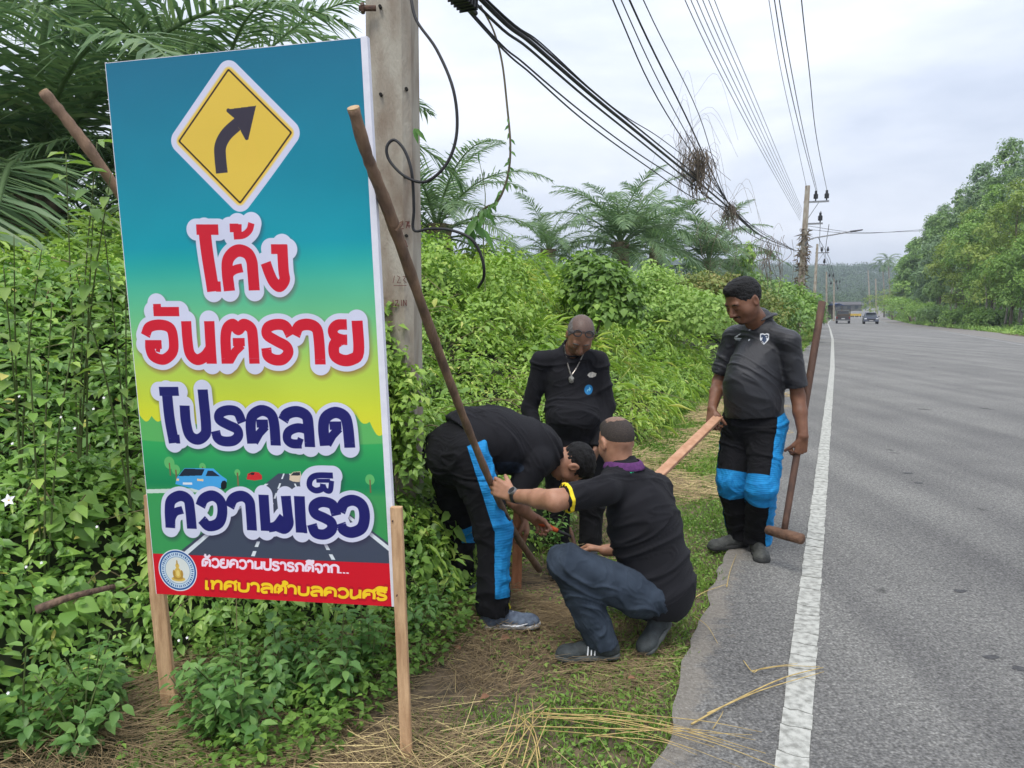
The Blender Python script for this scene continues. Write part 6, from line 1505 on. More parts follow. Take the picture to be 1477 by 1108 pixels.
def shoe(parent, heel, toe, upn, m, sole_m, wid=.048, hh=.085, lace=None, name='shoe', hs=.008):
    heel = np.array(heel, float); toe = np.array(toe, float); f = norm(toe - heel); u = norm(np.array(upn) - np.dot(upn, f) * f); r = np.cross(f, u); L_ = np.linalg.norm(toe - heel)
    c = (heel + toe) / 2; ext = L_ / 2 + .09; S = Field(c - ext, c + ext, .005); at_ = lambda a, b, z: heel + f * (b * L_) + r * a + u * z; M = np.array([r, f, u])
    S.limb(at_(0, .17, .040), at_(0, .80, .028), .042, .036, .02, u, .75); S.ell(at_(0, .80, .024), (wid, .058, .034), .02, M); S.ell(at_(0, .14, .034), (.036, .040, .036), .02, M)
    S.limb(at_(0, .22, .045), at_(0, .20, hh + .01), .040, .041, .025, cap=True); S.limb(at_(0, .3, .065), at_(0, .60, .045), .030, .026, .02)
    S.plane(at_(0, 0, .014), -u); o, V, Q = mesh_field(name, S, m, parent)
    T = Field(c - ext, c + ext, .005); T.limb(at_(0, .13, .012), at_(0, .45, .012), .041, .040, .02); T.limb(at_(0, .45, .012), at_(0, .84, .014), .040, wid + .001, .02); T.plane(at_(0, 0, .024), u); T.plane(at_(0, 0, .0), -u); mesh_field('sole', T, sole_m, o)
    if lace:
        for j in range(4):
            b_ = .36 + .085 * j; z = .098 - .012 * j; mb = MB(); mb.tube(spline([at_(-.022, b_, z - .012), at_(0, b_ + .02, z + .001), at_(.022, b_, z - .012)], 4), .0028, 5); mb.build('lace', lace, o)
    return o, at_
def decal(name, target, c, nrm_, upv, polys, m, parent, off=.0025, step=.012):
    """thin print laid on the cloth: outlines in the (right, up) plane at c, dropped on the garment along -nrm"""
    V, Q = target; bv = BVHTree.FromPolygons([tuple(v) for v in V], [tuple(int(i) for i in q) for q in Q]); n = norm(nrm_); u = norm(np.array(upv) - np.dot(upv, n) * n); r = np.cross(u, n); mb = MB()
    for P in polys:
        out = []
        for a, b_ in P:
            o = Vector(np.array(c) + r * a + u * b_ + n * .18); h_ = bv.ray_cast(o, Vector(-n)); 
            if h_[0] is None: break
            out.append(np.array(h_[0]) + n * off)
        if len(out) == len(P): mb.add(out, [tuple(range(len(P)))])
    if not mb.v: return None
    return mb.build(name, m, parent)
def rect(x0, y0, x1, y1, n=1):
    return [(x0, y0), (x1, y0), (x1, y1), (x0, y1)]
def disc(cx, cy, r_, n=16, sq=1.): return [[(cx, cy), (cx + r_ * math.cos(6.2832 * i / n), cy + sq * r_ * math.sin(6.2832 * i / n)), (cx + r_ * math.cos(6.2832 * (i + 1) / n), cy + sq * r_ * math.sin(6.2832 * (i + 1) / n))] for i in range(n)]
def person(label, pos, group=None): return empty('person', pos, label, 'person', group)
def eyes_brows(parent, at_, sc, m):
    for x in (-1, 1):
        mb = MB(); mb.tube(spline([at_(x * .014, .091, .019), at_(x * .032, .0915, .0245), at_(x * .050, .080, .018)], 3), [.002, .0032, .0038, .004, .0036, .003, .0015], 5); mb.build('eyebrow', m, parent, True)
        mb = MB(); mb.tube(spline([at_(x * .019, .0888, -.0055), at_(x * .031, .0912, -.0085), at_(x * .043, .0865, -.005)], 3), .0014, 4); mb.build('eyelashes', m, parent, True)

def wp(px, py, y): return W(px, py, y)

# ============ the man standing at the right with mallet and lath
D = person('heavy man in black polo and blue kneed trousers standing at the road with a mallet', G(1072, 806))
sk = skinmat('brown_skin', (.19, .088, .050), (.145, .064, .036))
fD = norm(np.array([-.78, -.62, 0])); rD = np.cross(fD, [0, 0, 1]); up = np.array([0, 0, 1.])
hipc = wp(1087, 612, 4.62); hL = hipc - rD * .095; hR = hipc + rD * .095
kL, kR = wp(1098, 702, 4.44), wp(1056, 694, 4.62); gDL = G(1101, 806); gDR = G(1074, 790); aL = gDL + np.array([.008, .14, .10]); aR = gDR + np.array([-.02, .03, .10])
sL, sR = wp(1139, 492, 4.44), wp(1058, 486, 4.74); eL, eR = wp(1151, 572, 4.47), wp(1037, 550, 4.80); wL, wR = wp(1150, 626, 4.40), wp(1027, 590, 4.62)
chest = wp(1097, 515, 4.60); neck = wp(1096, 461, 4.60); hd = wp(1072, 433, 4.50); fh = norm(np.array([-.80, -.42, -.55])); uh = np.array([-.35, -.15, 1.])
lo, hi = (.95, 4.05, -.02), (1.95, 5.1, 1.80)
mdir = norm(mt - mb2); gL = mb2 + mdir * np.dot(wp(1148, 648, 4.42) - mb2, mdir); wL = gL + np.array([.008 + .008, -.034, .085])
S = Field(lo, hi, .0046); Hh_ = Field(hd - .16, hd + .16, .004)
S.limb(hipc, chest - up * .05, .13, .12, .04, fD, .72); S.limb(sL * .8 + sR * .2, sR * .8 + sL * .2, .042, .042, .04); S.limb(neck - up * .04, hd - up * .04 - fh * .02, .068, .062, .02)
for s_, e_, w_ in ((sL, eL, wL), (sR, eR, wR)): S.limb(s_ - up * .02, e_, .040, .041, .02); S.limb(e_, e_ * .6 + w_ * .4, .041, .040, .015); S.limb(e_ * .6 + w_ * .4, w_, .040, .028, .015)
for h_, k_, a_ in ((hL, kL, aL), (hR, kR, aR)): S.limb(h_, k_, .088, .058, .03); S.limb(k_, a_, .056, .038, .02); S.limb(a_, a_ - up * .03, .035, .033, .02)
at_, M = head(S, Hh_, hd, fh, uh, 1.13, 1.22)
mdir = norm(mt - mb2); gL = mb2 + mdir * np.dot(wp(1148, 648, 4.42) - mb2, mdir)
hand(S, wL, [-.1, .05, -1], [-.25, .95, 0], [-1, 0, 0], (1.0, 1.1, .9), 1.08, 0, .8)
hand(S, wR, wp(1026, 612, 4.55) - wR, [.4, .5, .2], [-.2, -.8, -.3], (.9, 1.0, .8), 1.05, 0, .8)
body, Vb, Qb = mesh_field('body', S, sk, D); hr = Hh_.skin(1); N_ = vnormals(*hr); link('hair', npmesh('hair', hr[0] + N_ * (.003 * fbm(hr[0] * [45, 45, 110], 2, 4))[:, None], hr[1]), hairb, D, True)
eyes_brows(D, at_, 1.04, hairb)
# short beard round the chin and over the lip
bm_ = mat('stubble', (.030, .018, .013), .8, (.055, .028, .018), 90, bump=.5, bscale=300); Bf = Field(hd - .16, hd + .16, .004); Bf.ell(at_(0, .050, -.090), (.036, .036, .024), .01, M); Bf.limb(at_(-.024, .083, -.049), at_(.024, .083, -.049), .0095, .0095, .005)
Bf.ell(at_(0, .104, -.064), (.025, .018, .014), .004, M, cut=True); mesh_field('beard', Bf, bm_, D)
# polo shirt
S = Field(lo, hi, .006); hem = wp(1087, 600, 4.6)
belly = wp(1078, 556, 4.52)
S.limb(wp(1087, 650, 4.61), wp(1087, 580, 4.60), .176, .170, .04, fD, .88); S.limb(wp(1087, 590, 4.61), chest, .168, .158, .04, fD, .82); S.ell(belly - fD * .02, (.148, .130, .22), .10); S.limb(neck - up * .055, sL, .075, .058, .04); S.limb(neck - up * .055, sR, .075, .058, .04); S.limb(neck - up * .06, neck - up * .0, .085, .074, .03)
S.plane(hem, norm(np.array([.05, -.05, -1.])))
for s_, e_ in ((sL, eL), (sR, eR)): q = s_ * .18 + e_ * .82; S.limb(s_, q, .060, .068, .03, cap=True)
S.ell(at_(0, .03, -.125), (.075, .075, .05), .01, M, cut=True)
sh, Vs, Qs = mesh_field('polo_shirt', S, blk2, D, (.0065, 8.5, 11, norm(np.array([.5, .2, .75])), 3.2), 1)
col_ = MB(); nk = neck + up * .012
def ringpt(t, z, rr): a = t * 2 * math.pi; return nk + rD * math.cos(a) * rr + fD * math.sin(a) * rr * .95 + up * z
col_.grid(lambda t, v: ringpt(.30 + .90 * t, .034 * math.sin(v * math.pi * .5) - .020 * max(0, v - .55) * 2.2 - .04 * math.exp(-((t - 0) ** 2) / .02) - .04 * math.exp(-((t - 1) ** 2) / .02), .074 + .028 * v), 30, 6)
co = col_.build('collar', blk2, sh, True); so = co.modifiers.new('cloth', 'SOLIDIFY'); so.thickness = .004
Ns = vnormals(Vs, Qs)
pl = MB(); 
white = mat('white_print', (.70, .72, .74), .6, (.64, .66, .68), 30); cyan = mat('grey_print', (.30, .36, .42), .6)
cc = wp(1103, 489, 4.5); nD = norm(fD * .9 - rD * .45)
shd = [(-.026, .030), (-.012, .034), (0, .029), (.012, .034), (.026, .030), (.026, 0), (.014, -.020), (0, -.032), (-.014, -.020), (-.026, 0)]
decal('shield_badge', (Vs, Qs), cc, nD, up, [shd], white, sh); decal('badge_mark', (Vs, Qs), cc, nD, up, [[(x * .78, y * .78) for x, y in shd]], mat('navy_print', (.03, .05, .10), .6), sh, .0034)
decal('badge_letters', (Vs, Qs), cc, nD, up, [rect(-.017, .012, .0, .018), rect(-.011, -.006, -.006, .012), rect(.003, .012, .016, .018), rect(.003, -.006, .008, .012), rect(.003, .002, .014, .007), [(-.012, -.012), (.012, -.012), (0, -.024)]], white, sh, .0042)
cs_ = wp(1060, 486, 4.62); decal('chest_mark', (Vs, Qs), cs_, fD, up, [[(-.030, -.004), (-.012, .004), (.014, .018), (.026, .020), (.010, .006), (-.010, -.004)], rect(-.030, -.012, .028, -.008), rect(-.024, -.020, .02, -.017)], white, sh)
for (px, py) in ((1071, 491), (1068, 476)): decal('button', (Vs, Qs), wp(px, py, 4.5), fD, up, disc(0, 0, .006, 8), white, sh)
# trousers
S = Field((.95, 4.05, -.02), (1.95, 5.1, 1.0), .006); S.ell(hipc + up * .02, (.185, .165, .15), .05, np.array([rD, fD, up]))
for h_, k_, a_ in ((hL, kL, aL), (hR, kR, aR)): S.limb(h_, k_, .108, .088, .045); S.limb(k_, a_ + up * .02, .087, .080, .008); S.limb(a_ + up * .06, a_ - up * .045, .078, .082, .01, cap=True)
tr_, Vt, Qt = mesh_field('trousers', S, trs, D, (.0085, 9, 21, (0, 0, 1), 2.0), 1); Nt = vnormals(Vt, Qt)
def legpatches(V, Q, N_, legs, outs, fwd, parent, knee=(.82, 1.16), stripe=(.0, 1.62), sidew=.84, centre=None, top=None):
    """knee panel on the front and a stripe down the outside of each leg; t runs 0 hip, 1 knee, 2 ankle"""
    for (h_, k_, a_), out in zip(legs, outs):
        d1 = k_ - h_; d2 = a_ - k_; t1 = (V - h_) @ d1 / (d1 @ d1); t2_ = (V - k_) @ d2 / (d2 @ d2)
        dist1 = np.linalg.norm(V - h_ - np.clip(t1, 0, 1)[:, None] * d1, axis=1); dist2 = np.linalg.norm(V - k_ - np.clip(t2_, 0, 1)[:, None] * d2, axis=1); up1 = dist1 < dist2
        t = np.where(up1, np.clip(t1, -.6, 1), 1 + np.clip(t2_, 0, 1.2)); C_ = np.where(up1[:, None], h_ + t1[:, None] * d1, k_ + t2_[:, None] * d2); rad = norm(V - C_); mine = .16 - np.minimum(dist1, dist2); mn = np.minimum
        if centre is not None: mine = mn(mine, (V - centre) @ out + .012)
        kn = mn(mn(mine, mn(t - knee[0], knee[1] - t) * .4), (rad @ fwd + .15) * .1)
        stp = mn(mn(mine, mn(t - stripe[0], stripe[1] - t) * .4), mn((rad @ out - sidew) * .1, (N_ @ out - .1) * .1))
        patch('knee_panel', V, Q, N_, kn, .004, bluec, parent); patch('side_stripe', V, Q, N_, stp, .0065, bluec, parent)
        # quilting seams on the knee: raised ribs
outL = norm(-rD * .85 + fD * -.0 + np.array([0, -.35, 0])); mid = (hL + hR) / 2
legpatches(Vt, Qt, Nt, [(hL, kL, aL)], [norm(-rD)], fD, tr_, (.83, 1.2), (-.35, 2.05), centre=(kL + kR) / 2); legpatches(Vt, Qt, Nt, [(hR, kR, aR)], [rD], fD, tr_, (.83, 1.2), (-.3, 2.05), centre=(kL + kR) / 2)
boot = mat('grey_trainer', (.085, .088, .080), .7, (.045, .047, .045), 30, bump=.5, bscale=120); solem = mat('dark_sole', (.045, .047, .045), .8, (.03, .03, .03), 30); lc = mat('grey_lace', (.20, .20, .19), .8)
g1 = gDL; shoe(D, g1 + np.array([.015, .20, .0]), g1 + np.array([-.03, -.085, .0]), (0, 0, 1), boot, solem, .050, .10, lc)
g1 = gDR; shoe(D, g1 + np.array([.035, .045, 0]), g1 + np.array([-.235, -.035, 0]), (0, 0, 1), boot, solem, .050, .10, lc)

# ============ the older man standing behind, looking down
B = person('older grey haired man in long sleeved black shirt with spectacles pushed up on his head', G(828, 822))
skb = skinmat('tanned_skin', (.27, .14, .088), (.20, .098, .060)); yB = 4.72
fB = norm(np.array([-.06, -1, 0])); rB = np.cross(fB, [0, 0, 1])
hipc = wp(826, 655, yB); hL = wp(850, 660, yB); hR = wp(806, 660, yB); kL, kR = wp(853, 728, yB), wp(806, 725, yB); aL, aR = wp(851, 800, yB), wp(803, 800, yB)
sL, sR = wp(864, 520, yB), wp(780, 520, yB); eL, eR = wp(876, 585, yB), wp(763, 590, yB + .02); wL, wR = wp(862, 645, yB - .12), wp(782, 645, yB - .14); chest = wp(823, 545, yB); neck = wp(826, 500, yB - .02)
hd = wp(837, 484, yB - .12); fh = norm(np.array([-.03, -.66, -.72])); uh = norm(np.array([.10, -.72, .68])); lo, hi = (hipc[0] - .38, yB - .42, .0), (hipc[0] + .38, yB + .34, 1.62)
S = Field(lo, hi, .0055); Hh_ = Field(hd - .16, hd + .16, .004)
S.limb(hipc, chest - up * .05, .12, .12, .04, fB, .72); S.limb(sL * .8 + sR * .2, sR * .8 + sL * .2, .032, .032, .04); S.limb(neck - up * .03, hd - fh * .03, .056, .052, .02)
for s_, e_, w_ in ((sL, eL, wL), (sR, eR, wR)): S.limb(s_ - up * .02, e_, .034, .034, .02); S.limb(e_, w_, .034, .027, .015)
for h_, k_, a_ in ((hL, kL, aL), (hR, kR, aR)): S.limb(h_, k_, .08, .054, .03); S.limb(k_, a_, .052, .036, .02); S.limb(a_, a_ - up * .03, .033, .03, .02)
at_, M = head(S, Hh_, hd, fh, uh, 1.0, 1.05, 'thin')
hand(S, wL, [-.35, -.25, -.8], [-.5, .3, 0], [0, -1, 0], (.4, .5, .4)); hand(S, wR, [.35, -.25, -.8], [.5, .3, 0], [0, -1, 0], (.4, .5, .4)); mesh_field('body', S, skb, B)
greyh = mat('grey_hair', (.20, .19, .18), .7, (.07, .06, .055), 130, bump=.6, bscale=240); hr = Hh_.skin(1); link('hair', npmesh('hair', *hr), greyh, B, True); eyes_brows(B, at_, 1., greyh); cl_ = at_(0, -.005, .125); patch('thinning_crown', hr[0], hr[1], vnormals(*hr), (.078 - np.linalg.norm(hr[0] - cl_, axis=1)) + .008 * fbm(hr[0] * 60, 2, 3), .0006, mat('brown_scalp', (.15, .095, .075), .5, (.085, .06, .05), 160), B)
# spectacles pushed up on the head
gl = empty('spectacles', at_(0, .09, .06), 'black framed spectacles pushed up on the older man\'s forehead', 'spectacles')
for x in (-1, 1):
    cc = at_(x * .034, .060, .088); nn = norm(at_(0, .07, .085) - at_(0, 0, .01)); a1 = norm(at_(1, 0, 0) - at_(0, 0, 0)); a2 = np.cross(nn, a1); ring = [cc + nn * .016 + (a1 * math.cos(t) * .023 + a2 * math.sin(t) * .018) for t in np.linspace(0, 2 * math.pi, 17)]
    mb = MB(); mb.tube(ring, .0040, 5, cap=False); mb.build('rim', blackm, gl); mb = MB(); mb.add(ring[:-1], [tuple(range(16))]); mb.build('lens', mat('spectacle_lens', (.07, .05, .042), .35, (.05, .04, .035), 5, spec=.2), gl); MATS['spectacle_lens'].node_tree.nodes['Principled BSDF'].inputs['Alpha'].default_value = .35
    mb = MB(); mb.tube(spline([cc + nn * .016 + a1 * x * .026, at_(x * .086, .03, .070), at_(x * .088, -.02, .030)], 4), .002, 5); mb.build('temple', blackm, gl)
mb = MB(); mb.tube([at_(-.009, .060, .090) + nn * .020, at_(.009, .060, .090) + nn * .020], .0024, 5); mb.build('bridge', blackm, gl)
# long sleeved shirt
S = Field(lo, hi, .006)
S.limb(wp(826, 675, yB), chest, .155, .152, .04, fB, .76); S.ell(wp(828, 600, yB - .04), (.165, .15, .14), .06); S.limb(neck - up * .05, sL, .066, .050, .04); S.limb(neck - up * .05, sR, .066, .050, .04); S.limb(neck - up * .05, neck - up * .005, .085, .07, .03); S.plane(wp(826, 672, yB), (0, 0, -1))
for s_, e_, w_ in ((sL, eL, wL), (sR, eR, wR)): S.limb(s_, e_, .054, .053, .05); S.limb(e_, w_, .052, .042, .02, cap=True)
S.ell(neck + fB * .10 + up * .01, (.060, .10, .095), .01, cut=True)
sh, Vs, Qs = mesh_field('shirt', S, blk, B, (.0085, 8, 31, norm(np.array([.25, .3, 1])), 2.5)); 
mb = MB(); mb.tube([neck + rB * math.cos(a) * .070 + fB * (math.sin(a) * .072 + .012) - up * (.010 + .045 * max(0, math.sin(a))) for a in np.linspace(0, 6.2832, 25)], .005, 5, cap=False); mb.build('neckband', blk, sh, True)
decal('white_emblem', (Vs, Qs), wp(855, 544, yB - .2), fB, up, [[(-.028, .0), (-.016, .014), (.004, .018), (.018, .012), (.030, .010), (.024, -.008), (.006, -.016), (-.012, -.014)]], mat('cream_print', (.60, .57, .50), .7, (.35, .32, .28), 60), sh)
decal('blue_badge', (Vs, Qs), wp(850, 565, yB - .2), fB, up, disc(0, 0, .026, 16, 1.15), mat('badge_blue', (.02, .20, .45), .6), sh); decal('badge_sign', (Vs, Qs), wp(850, 565, yB - .2), fB, up, [[(-.008, -.016), (.008, -.012), (.014, .004), (.006, .018), (.002, .004), (-.010, .0)]], mat('badge_light', (.20, .55, .75), .6), sh, .0035)
# chain with pendant
chm = mat('silver_chain', (.45, .42, .38), .35, (.12, .10, .09), 250, metallic=.6, stops=(.45, .55)); bvs = BVHTree.FromPolygons([tuple(v) for v in Vs], [tuple(int(i) for i in q) for q in Qs])
def onshirt(p):
    h_ = bvs.ray_cast(Vector(np.array(p) + fB * .3), Vector(-fB)); return np.array(h_[0]) + fB * .004 if h_[0] is not None else np.array(p)
ch = empty('necklace', neck, 'beaded chain with a small pendant round the older man\'s neck', 'necklace'); pts = [wp(814, 498, yB - .08)] + [onshirt(wp(px, py, yB - .1)) for px, py in ((816, 512), (819, 526), (823, 540))]; pts2 = [wp(843, 506, yB - .09)] + [onshirt(wp(px, py, yB - .1)) for px, py in ((839, 516), (832, 530), (825, 540))]
for P in (pts, pts2): mb = MB(); mb.tube(spline(P, 5), .0042, 5); mb.build('chain', chm, ch)
pe = onshirt(wp(824, 547, yB - .1)); mb = MB(); mb.add([pe + rB * a + up * b_ + fB * c for a, b_, c in ((0, .030, .004), (.017, .008, .004), (.012, -.018, .004), (0, -.024, .004), (-.012, -.018, .004), (-.017, .008, .004), (0, 0, .012))], [(0, 1, 6), (1, 2, 6), (2, 3, 6), (3, 4, 6), (4, 5, 6), (5, 0, 6)]); mb.build('pendant', mat('dull_silver', (.35, .34, .30), .4, (.12, .12, .11), 150, metallic=.5), ch)
S = Field((lo[0], lo[1], 0), (hi[0], hi[1], .85), .006); S.ell(hipc, (.165, .135, .12), .04)
for h_, k_, a_ in ((hL, kL, aL), (hR, kR, aR)): S.limb(h_, k_, .098, .080, .03); S.limb(k_, a_, .078, .072, .03, cap=True)
mesh_field('trousers', S, trs, B, (.008, 9, 41, (0, 0, 1), 2.))
for px in (853, 803): g1 = G(px, 823); shoe(B, g1 + [0, .10, 0], g1 + [0, -.17, 0], (0, 0, 1), mat('black_shoe', (.02, .02, .022), .5, (.03, .03, .03), 20), solem)

# ============ the man bending over the stake
A_ = person('man in black t-shirt and blue striped trousers bending over the wooden stake', G(705, 890))
ska = skinmat('light_brown_skin', (.37, .19, .12), (.29, .14, .088)); fA = norm(np.array([.92, .38, 0])); rA = np.cross(fA, [0, 0, 1])
hR, hL = wp(676, 655, 3.66), wp(648, 655, 3.94); hipc = (hR + hL) / 2; kR, kL = wp(711, 765, 3.60), wp(662, 762, 3.98); gAR = G(728, 905); gAL = G(674, 864); aR = gAR + np.array([-.055, .0, .115]); aL = gAL + np.array([-.045, .04, .11])
mid_ = wp(712, 634, 3.82); chest = wp(768, 648, 3.90); sR, sL = wp(778, 666, 3.74), wp(768, 662, 4.06); neck = wp(803, 652, 3.93); hd = wp(826, 668, 3.90)
eR, wR = wp(741, 722, 3.74), wp(766, 745, 3.86); eL, wL = wp(748, 715, 4.08), wp(756, 745, 4.02); fh = norm(np.array([-.12, .12, -1.])); uh = norm(np.array([.93, .10, -.30]))
lo, hi = (-.56, 3.30, -.02), (.46, 4.25, 1.12)
S = Field(lo, hi, .0045); Hh_ = Field(hd - .17, hd + .17, .004); tn = norm(np.cross(rA, chest - mid_)); 
S.limb(hipc, mid_, .135, .12, .04); S.limb(mid_, chest, .11, .11, .04, rA, 1.2); S.limb(sL * .8 + sR * .2, sR * .8 + sL * .2, .042, .042, .04); S.limb(chest * .4 + neck * .6, hd + uh * -.03, .058, .052, .02)
for s_, e_, w_ in ((sL, eL, wL), (sR, eR, wR)): S.limb(s_ * .9 + e_ * .1, e_, .040, .038, .02); S.limb(e_, e_ * .6 + w_ * .4, .040, .037, .015); S.limb(e_ * .6 + w_ * .4, w_, .037, .027, .015)
for h_, k_, a_ in ((hL, kL, aL), (hR, kR, aR)): S.limb(h_, k_, .085, .056, .03); S.limb(k_, a_, .054, .037, .02); S.limb(a_, a_ - up * .03, .034, .03, .02)
at_, M = head(S, Hh_, hd, fh, uh, 1.0)
hdir = norm(hb - ha); hand(S, wR, wp(783, 757, 3.92) - wR, [.2, -.3, -.6], [.4, -.2, .8], (.9, 1.1, .8), 1.0, 0, .9); hand(S, wL, wp(763, 785, 4.0) - wL, [-.7, .2, 0], [-.2, -.9, 0], (.5, .7, .5), 1.0, 0, .7)
mesh_field('body', S, ska, A_); hr = Hh_.skin(1); N_ = vnormals(*hr); link('hair', npmesh('hair', hr[0] + N_ * (.003 * fbm(hr[0] * 60, 2, 5))[:, None], hr[1]), hairb, A_, True); eyes_brows(A_, at_, 1., hairb)
S = Field(lo, hi, .006)
S.limb(wp(676, 634, 3.80), mid_, .160, .155, .05, rA, 1.15); S.limb(mid_, chest, .152, .150, .05, rA, 1.2); S.limb(sL * .9 + sR * .1, sR * .9 + sL * .1, .060, .060, .05); S.limb(chest, neck, .118, .066, .04, cap=True)
bd = norm(mid_ - hipc); S.plane(wp(668, 628, 3.80), -norm(np.array([.62, .25, .55])))
for s_, e_ in ((sL, eL), (sR, eR)): q = s_ * .2 + e_ * .8; S.limb(s_, q, .062, .072, .03, cap=True)
sh, Vs, Qs = mesh_field('t_shirt', S, blk, A_, (.010, 7, 51, norm(np.array([.9, .2, .6])), 2.8)); pc_ = wp(727, 677, 3.66); dd_ = Vs - pc_; patch('blue_side_print', Vs, Qs, vnormals(Vs, Qs), np.minimum(.075 - np.sqrt((dd_[:, 0] * .75) ** 2 + (dd_[:, 1] * .4) ** 2 + (dd_[:, 2] * 1.9) ** 2), 1), .0015, mat('blue_check_print', (.022, .035, .06), .8, (.010, .013, .02), 30, mapping=(1, 1, .4)), sh); mb = MB(); nc = neck - norm(neck - chest) * .004; e1 = norm(np.cross(neck - chest, up)); e2 = norm(np.cross(neck - chest, e1))
mb.tube([nc + e1 * math.cos(a) * .068 + e2 * math.sin(a) * .068 for a in np.linspace(0, 6.2832, 25)], .006, 5, cap=False); mb.build('neckband', blk, sh, True)
S = Field(lo, (hi[0], hi[1], 1.0), .006); S.ell(hipc, (.165, .185, .16), .05, np.array([fA, rA, up])); S.limb(hipc, wp(690, 632, 3.8), .16, .15, .05)
for h_, k_, a_ in ((hL, kL, aL), (hR, kR, aR)): S.limb(h_, k_, .110, .086, .05); S.limb(k_, a_ + up * .05, .082, .074, .03); S.limb(a_ + up * .06, a_ - up * .04, .076, .080, .01, cap=True)
tr_, Vt, Qt = mesh_field('trousers', S, trs, A_, (.009, 9, 61, (0, 0, 1), 2.0)); Nt = vnormals(Vt, Qt)
legpatches(Vt, Qt, Nt, [(hR, kR, aR)], [norm(rA + fA * .25)], fA, tr_, (.95, 1.34), (-.10, 1.9), centre=(hR + hL) / 2); legpatches(Vt, Qt, Nt, [(hL, kL, aL)], [-rA], fA, tr_, (.93, 1.32), (-.1, 1.98), centre=(kL + kR) / 2)
tA = mat('blue_grey_trainer', (.15, .19, .25), .7, (.08, .10, .14), 40, bump=.4, bscale=200); wsole = mat('white_sole', (.62, .63, .64), .6, (.5, .5, .5), 20)
g1 = G(728, 905); so_, ats = shoe(A_, g1 + [-.115, .0, 0], g1 + [.165, .02, 0], (0, 0, 1), tA, wsole, .050, .085, mat('pale_lace', (.5, .52, .56), .8))
mb = MB(); mb.tube(spline([ats(.050, .35, .030), ats(.056, .58, .022), ats(.054, .78, .034)], 4), [.002, .004, .005, .006, .006, .005, .004, .003, .002], 5); mb.build('side_mark', white, so_)
mb = MB(); mb.tube(spline([ats(-.01, .30, .115), ats(.0, .42, .135), ats(.015, .5, .10), ats(.0, .47, .085)], 4), .004, 5); mb.build('yellow_tab', mat('yellow_tab', (.6, .55, .04), .6), so_)
g1 = G(672, 866); shoe(A_, g1 + [-.10, .03, 0], g1 + [.14, .09, 0], (0, 0, 1), tA, wsole, .048, .085)

# ============ the squatting man with his back to us
C_ = person('balding man squatting in jeans and black polo with purple collar and yellow sleeve edge', G(900, 945))
skc = skinmat('warm_skin', (.42, .22, .14), (.33, .165, .10)); fC = norm(np.array([-.82, .57, 0])); rC = np.cross(fC, [0, 0, 1])
pel = wp(948, 850, 3.34); chest = wp(920, 735, 3.36); neck = wp(900, 672, 3.36); hd = wp(889, 637, 3.38); fh = norm(np.array([-.42, .86, -.36])); uh = norm(np.array([-.12, .25, 1.]))
sL, sR = wp(872, 708, 3.20), wp(950, 704, 3.46); eL, wL = wp(800, 722, 3.12), wp(741, 715, 3.33); eR, wR = wp(905, 792, 3.70), wp(872, 794, 3.72)
hL, hR = wp(922, 858, 3.24), wp(968, 862, 3.45); kL, kR = wp(816, 812, 3.12), wp(880, 838, 3.74); aL, aR = wp(868, 926, 3.20), wp(956, 896, 3.46)
lo, hi = (-.22, 2.90, -.02), (1.0, 4.0, 1.12)
S = Field(lo, hi, .0045); Hh_ = Field(hd - .17, hd + .17, .004)
S.limb(pel, chest - up * .03, .12, .11, .05, fC, .8); S.limb(sL * .8 + sR * .2, sR * .8 + sL * .2, .040, .040, .04); S.limb(neck - up * .05, hd - up * .05 - fh * .01, .058, .056, .02)
S.limb(sL * .9 + eL * .1, eL, .044, .046, .02); S.limb(eL, eL * .62 + wL * .38, .046, .042, .015); S.limb(eL * .62 + wL * .38, wL, .041, .028, .015); S.limb(sR * .9 + eR * .1, eR, .040, .04, .02); S.limb(eR, wR, .04, .028, .015)
for h_, k_, a_ in ((hL, kL, aL), (hR, kR, aR)): S.limb(h_, k_, .085, .058, .03); S.limb(k_, a_, .056, .038, .02)
S.limb(aL, aL - up * .03, .033, .03, .02); S.limb(aR, aR - up * .02, .033, .03, .02)
at_, M = head(S, Hh_, hd, fh, uh, .94, 1.05, nape=-.078)
# the grip point of his left hand on the long stick
i_ = int(np.argmin([abs((p[2] - W(706, 700, 3.43)[2])) for p in C1])); gp_ = C1[i_]; hand(S, wL, gp_ + np.array([.0, -.03, .0]) - wL, [-.15, .9, -.1], [.1, .1, 1], (.7, 1.1, .8), 1.08, 0, .9)
hand(S, wR, wp(858, 790, 3.76) - wR, [-.2, -.2, -.8], [-.3, .2, .9], (.6, .9, .6)); mesh_field('body', S, skc, C_)
V, Q = Hh_.skin(1); shorth = mat('thin_cropped_hair', (.028, .023, .021), .7, (.06, .045, .036), 260, bump=.5, bscale=400); link('hair', npmesh('hair', V - vnormals(V, Q) * .004, Q), shorth, C_, True)
cl_ = at_(0, -.040, .108); Vh = V - vnormals(V, Q) * .004; patch('thinning_crown', Vh, Q, vnormals(V, Q), (.050 - np.linalg.norm(V - cl_, axis=1)) + .010 * fbm(V * 70, 2, 3), .0006, mat('bare_scalp', (.27, .155, .105), .5, (.12, .08, .06), 150), C_)
S = Field(lo, hi, .006)
back = -fC
S.limb(wp(952, 842, 3.36), wp(930, 760, 3.38), .185, .178, .05, fC, .84); S.limb(wp(930, 760, 3.38), chest + up * .01, .176, .165, .05, fC, .8); S.limb(neck - up * .06, sL, .080, .062, .05); S.limb(neck - up * .06, sR, .080, .062, .05); S.limb(neck - up * .07, neck - up * .015, .080, .062, .05)
S.plane(wp(948, 882, 3.30), norm(np.array([-.28, .25, -1.])))
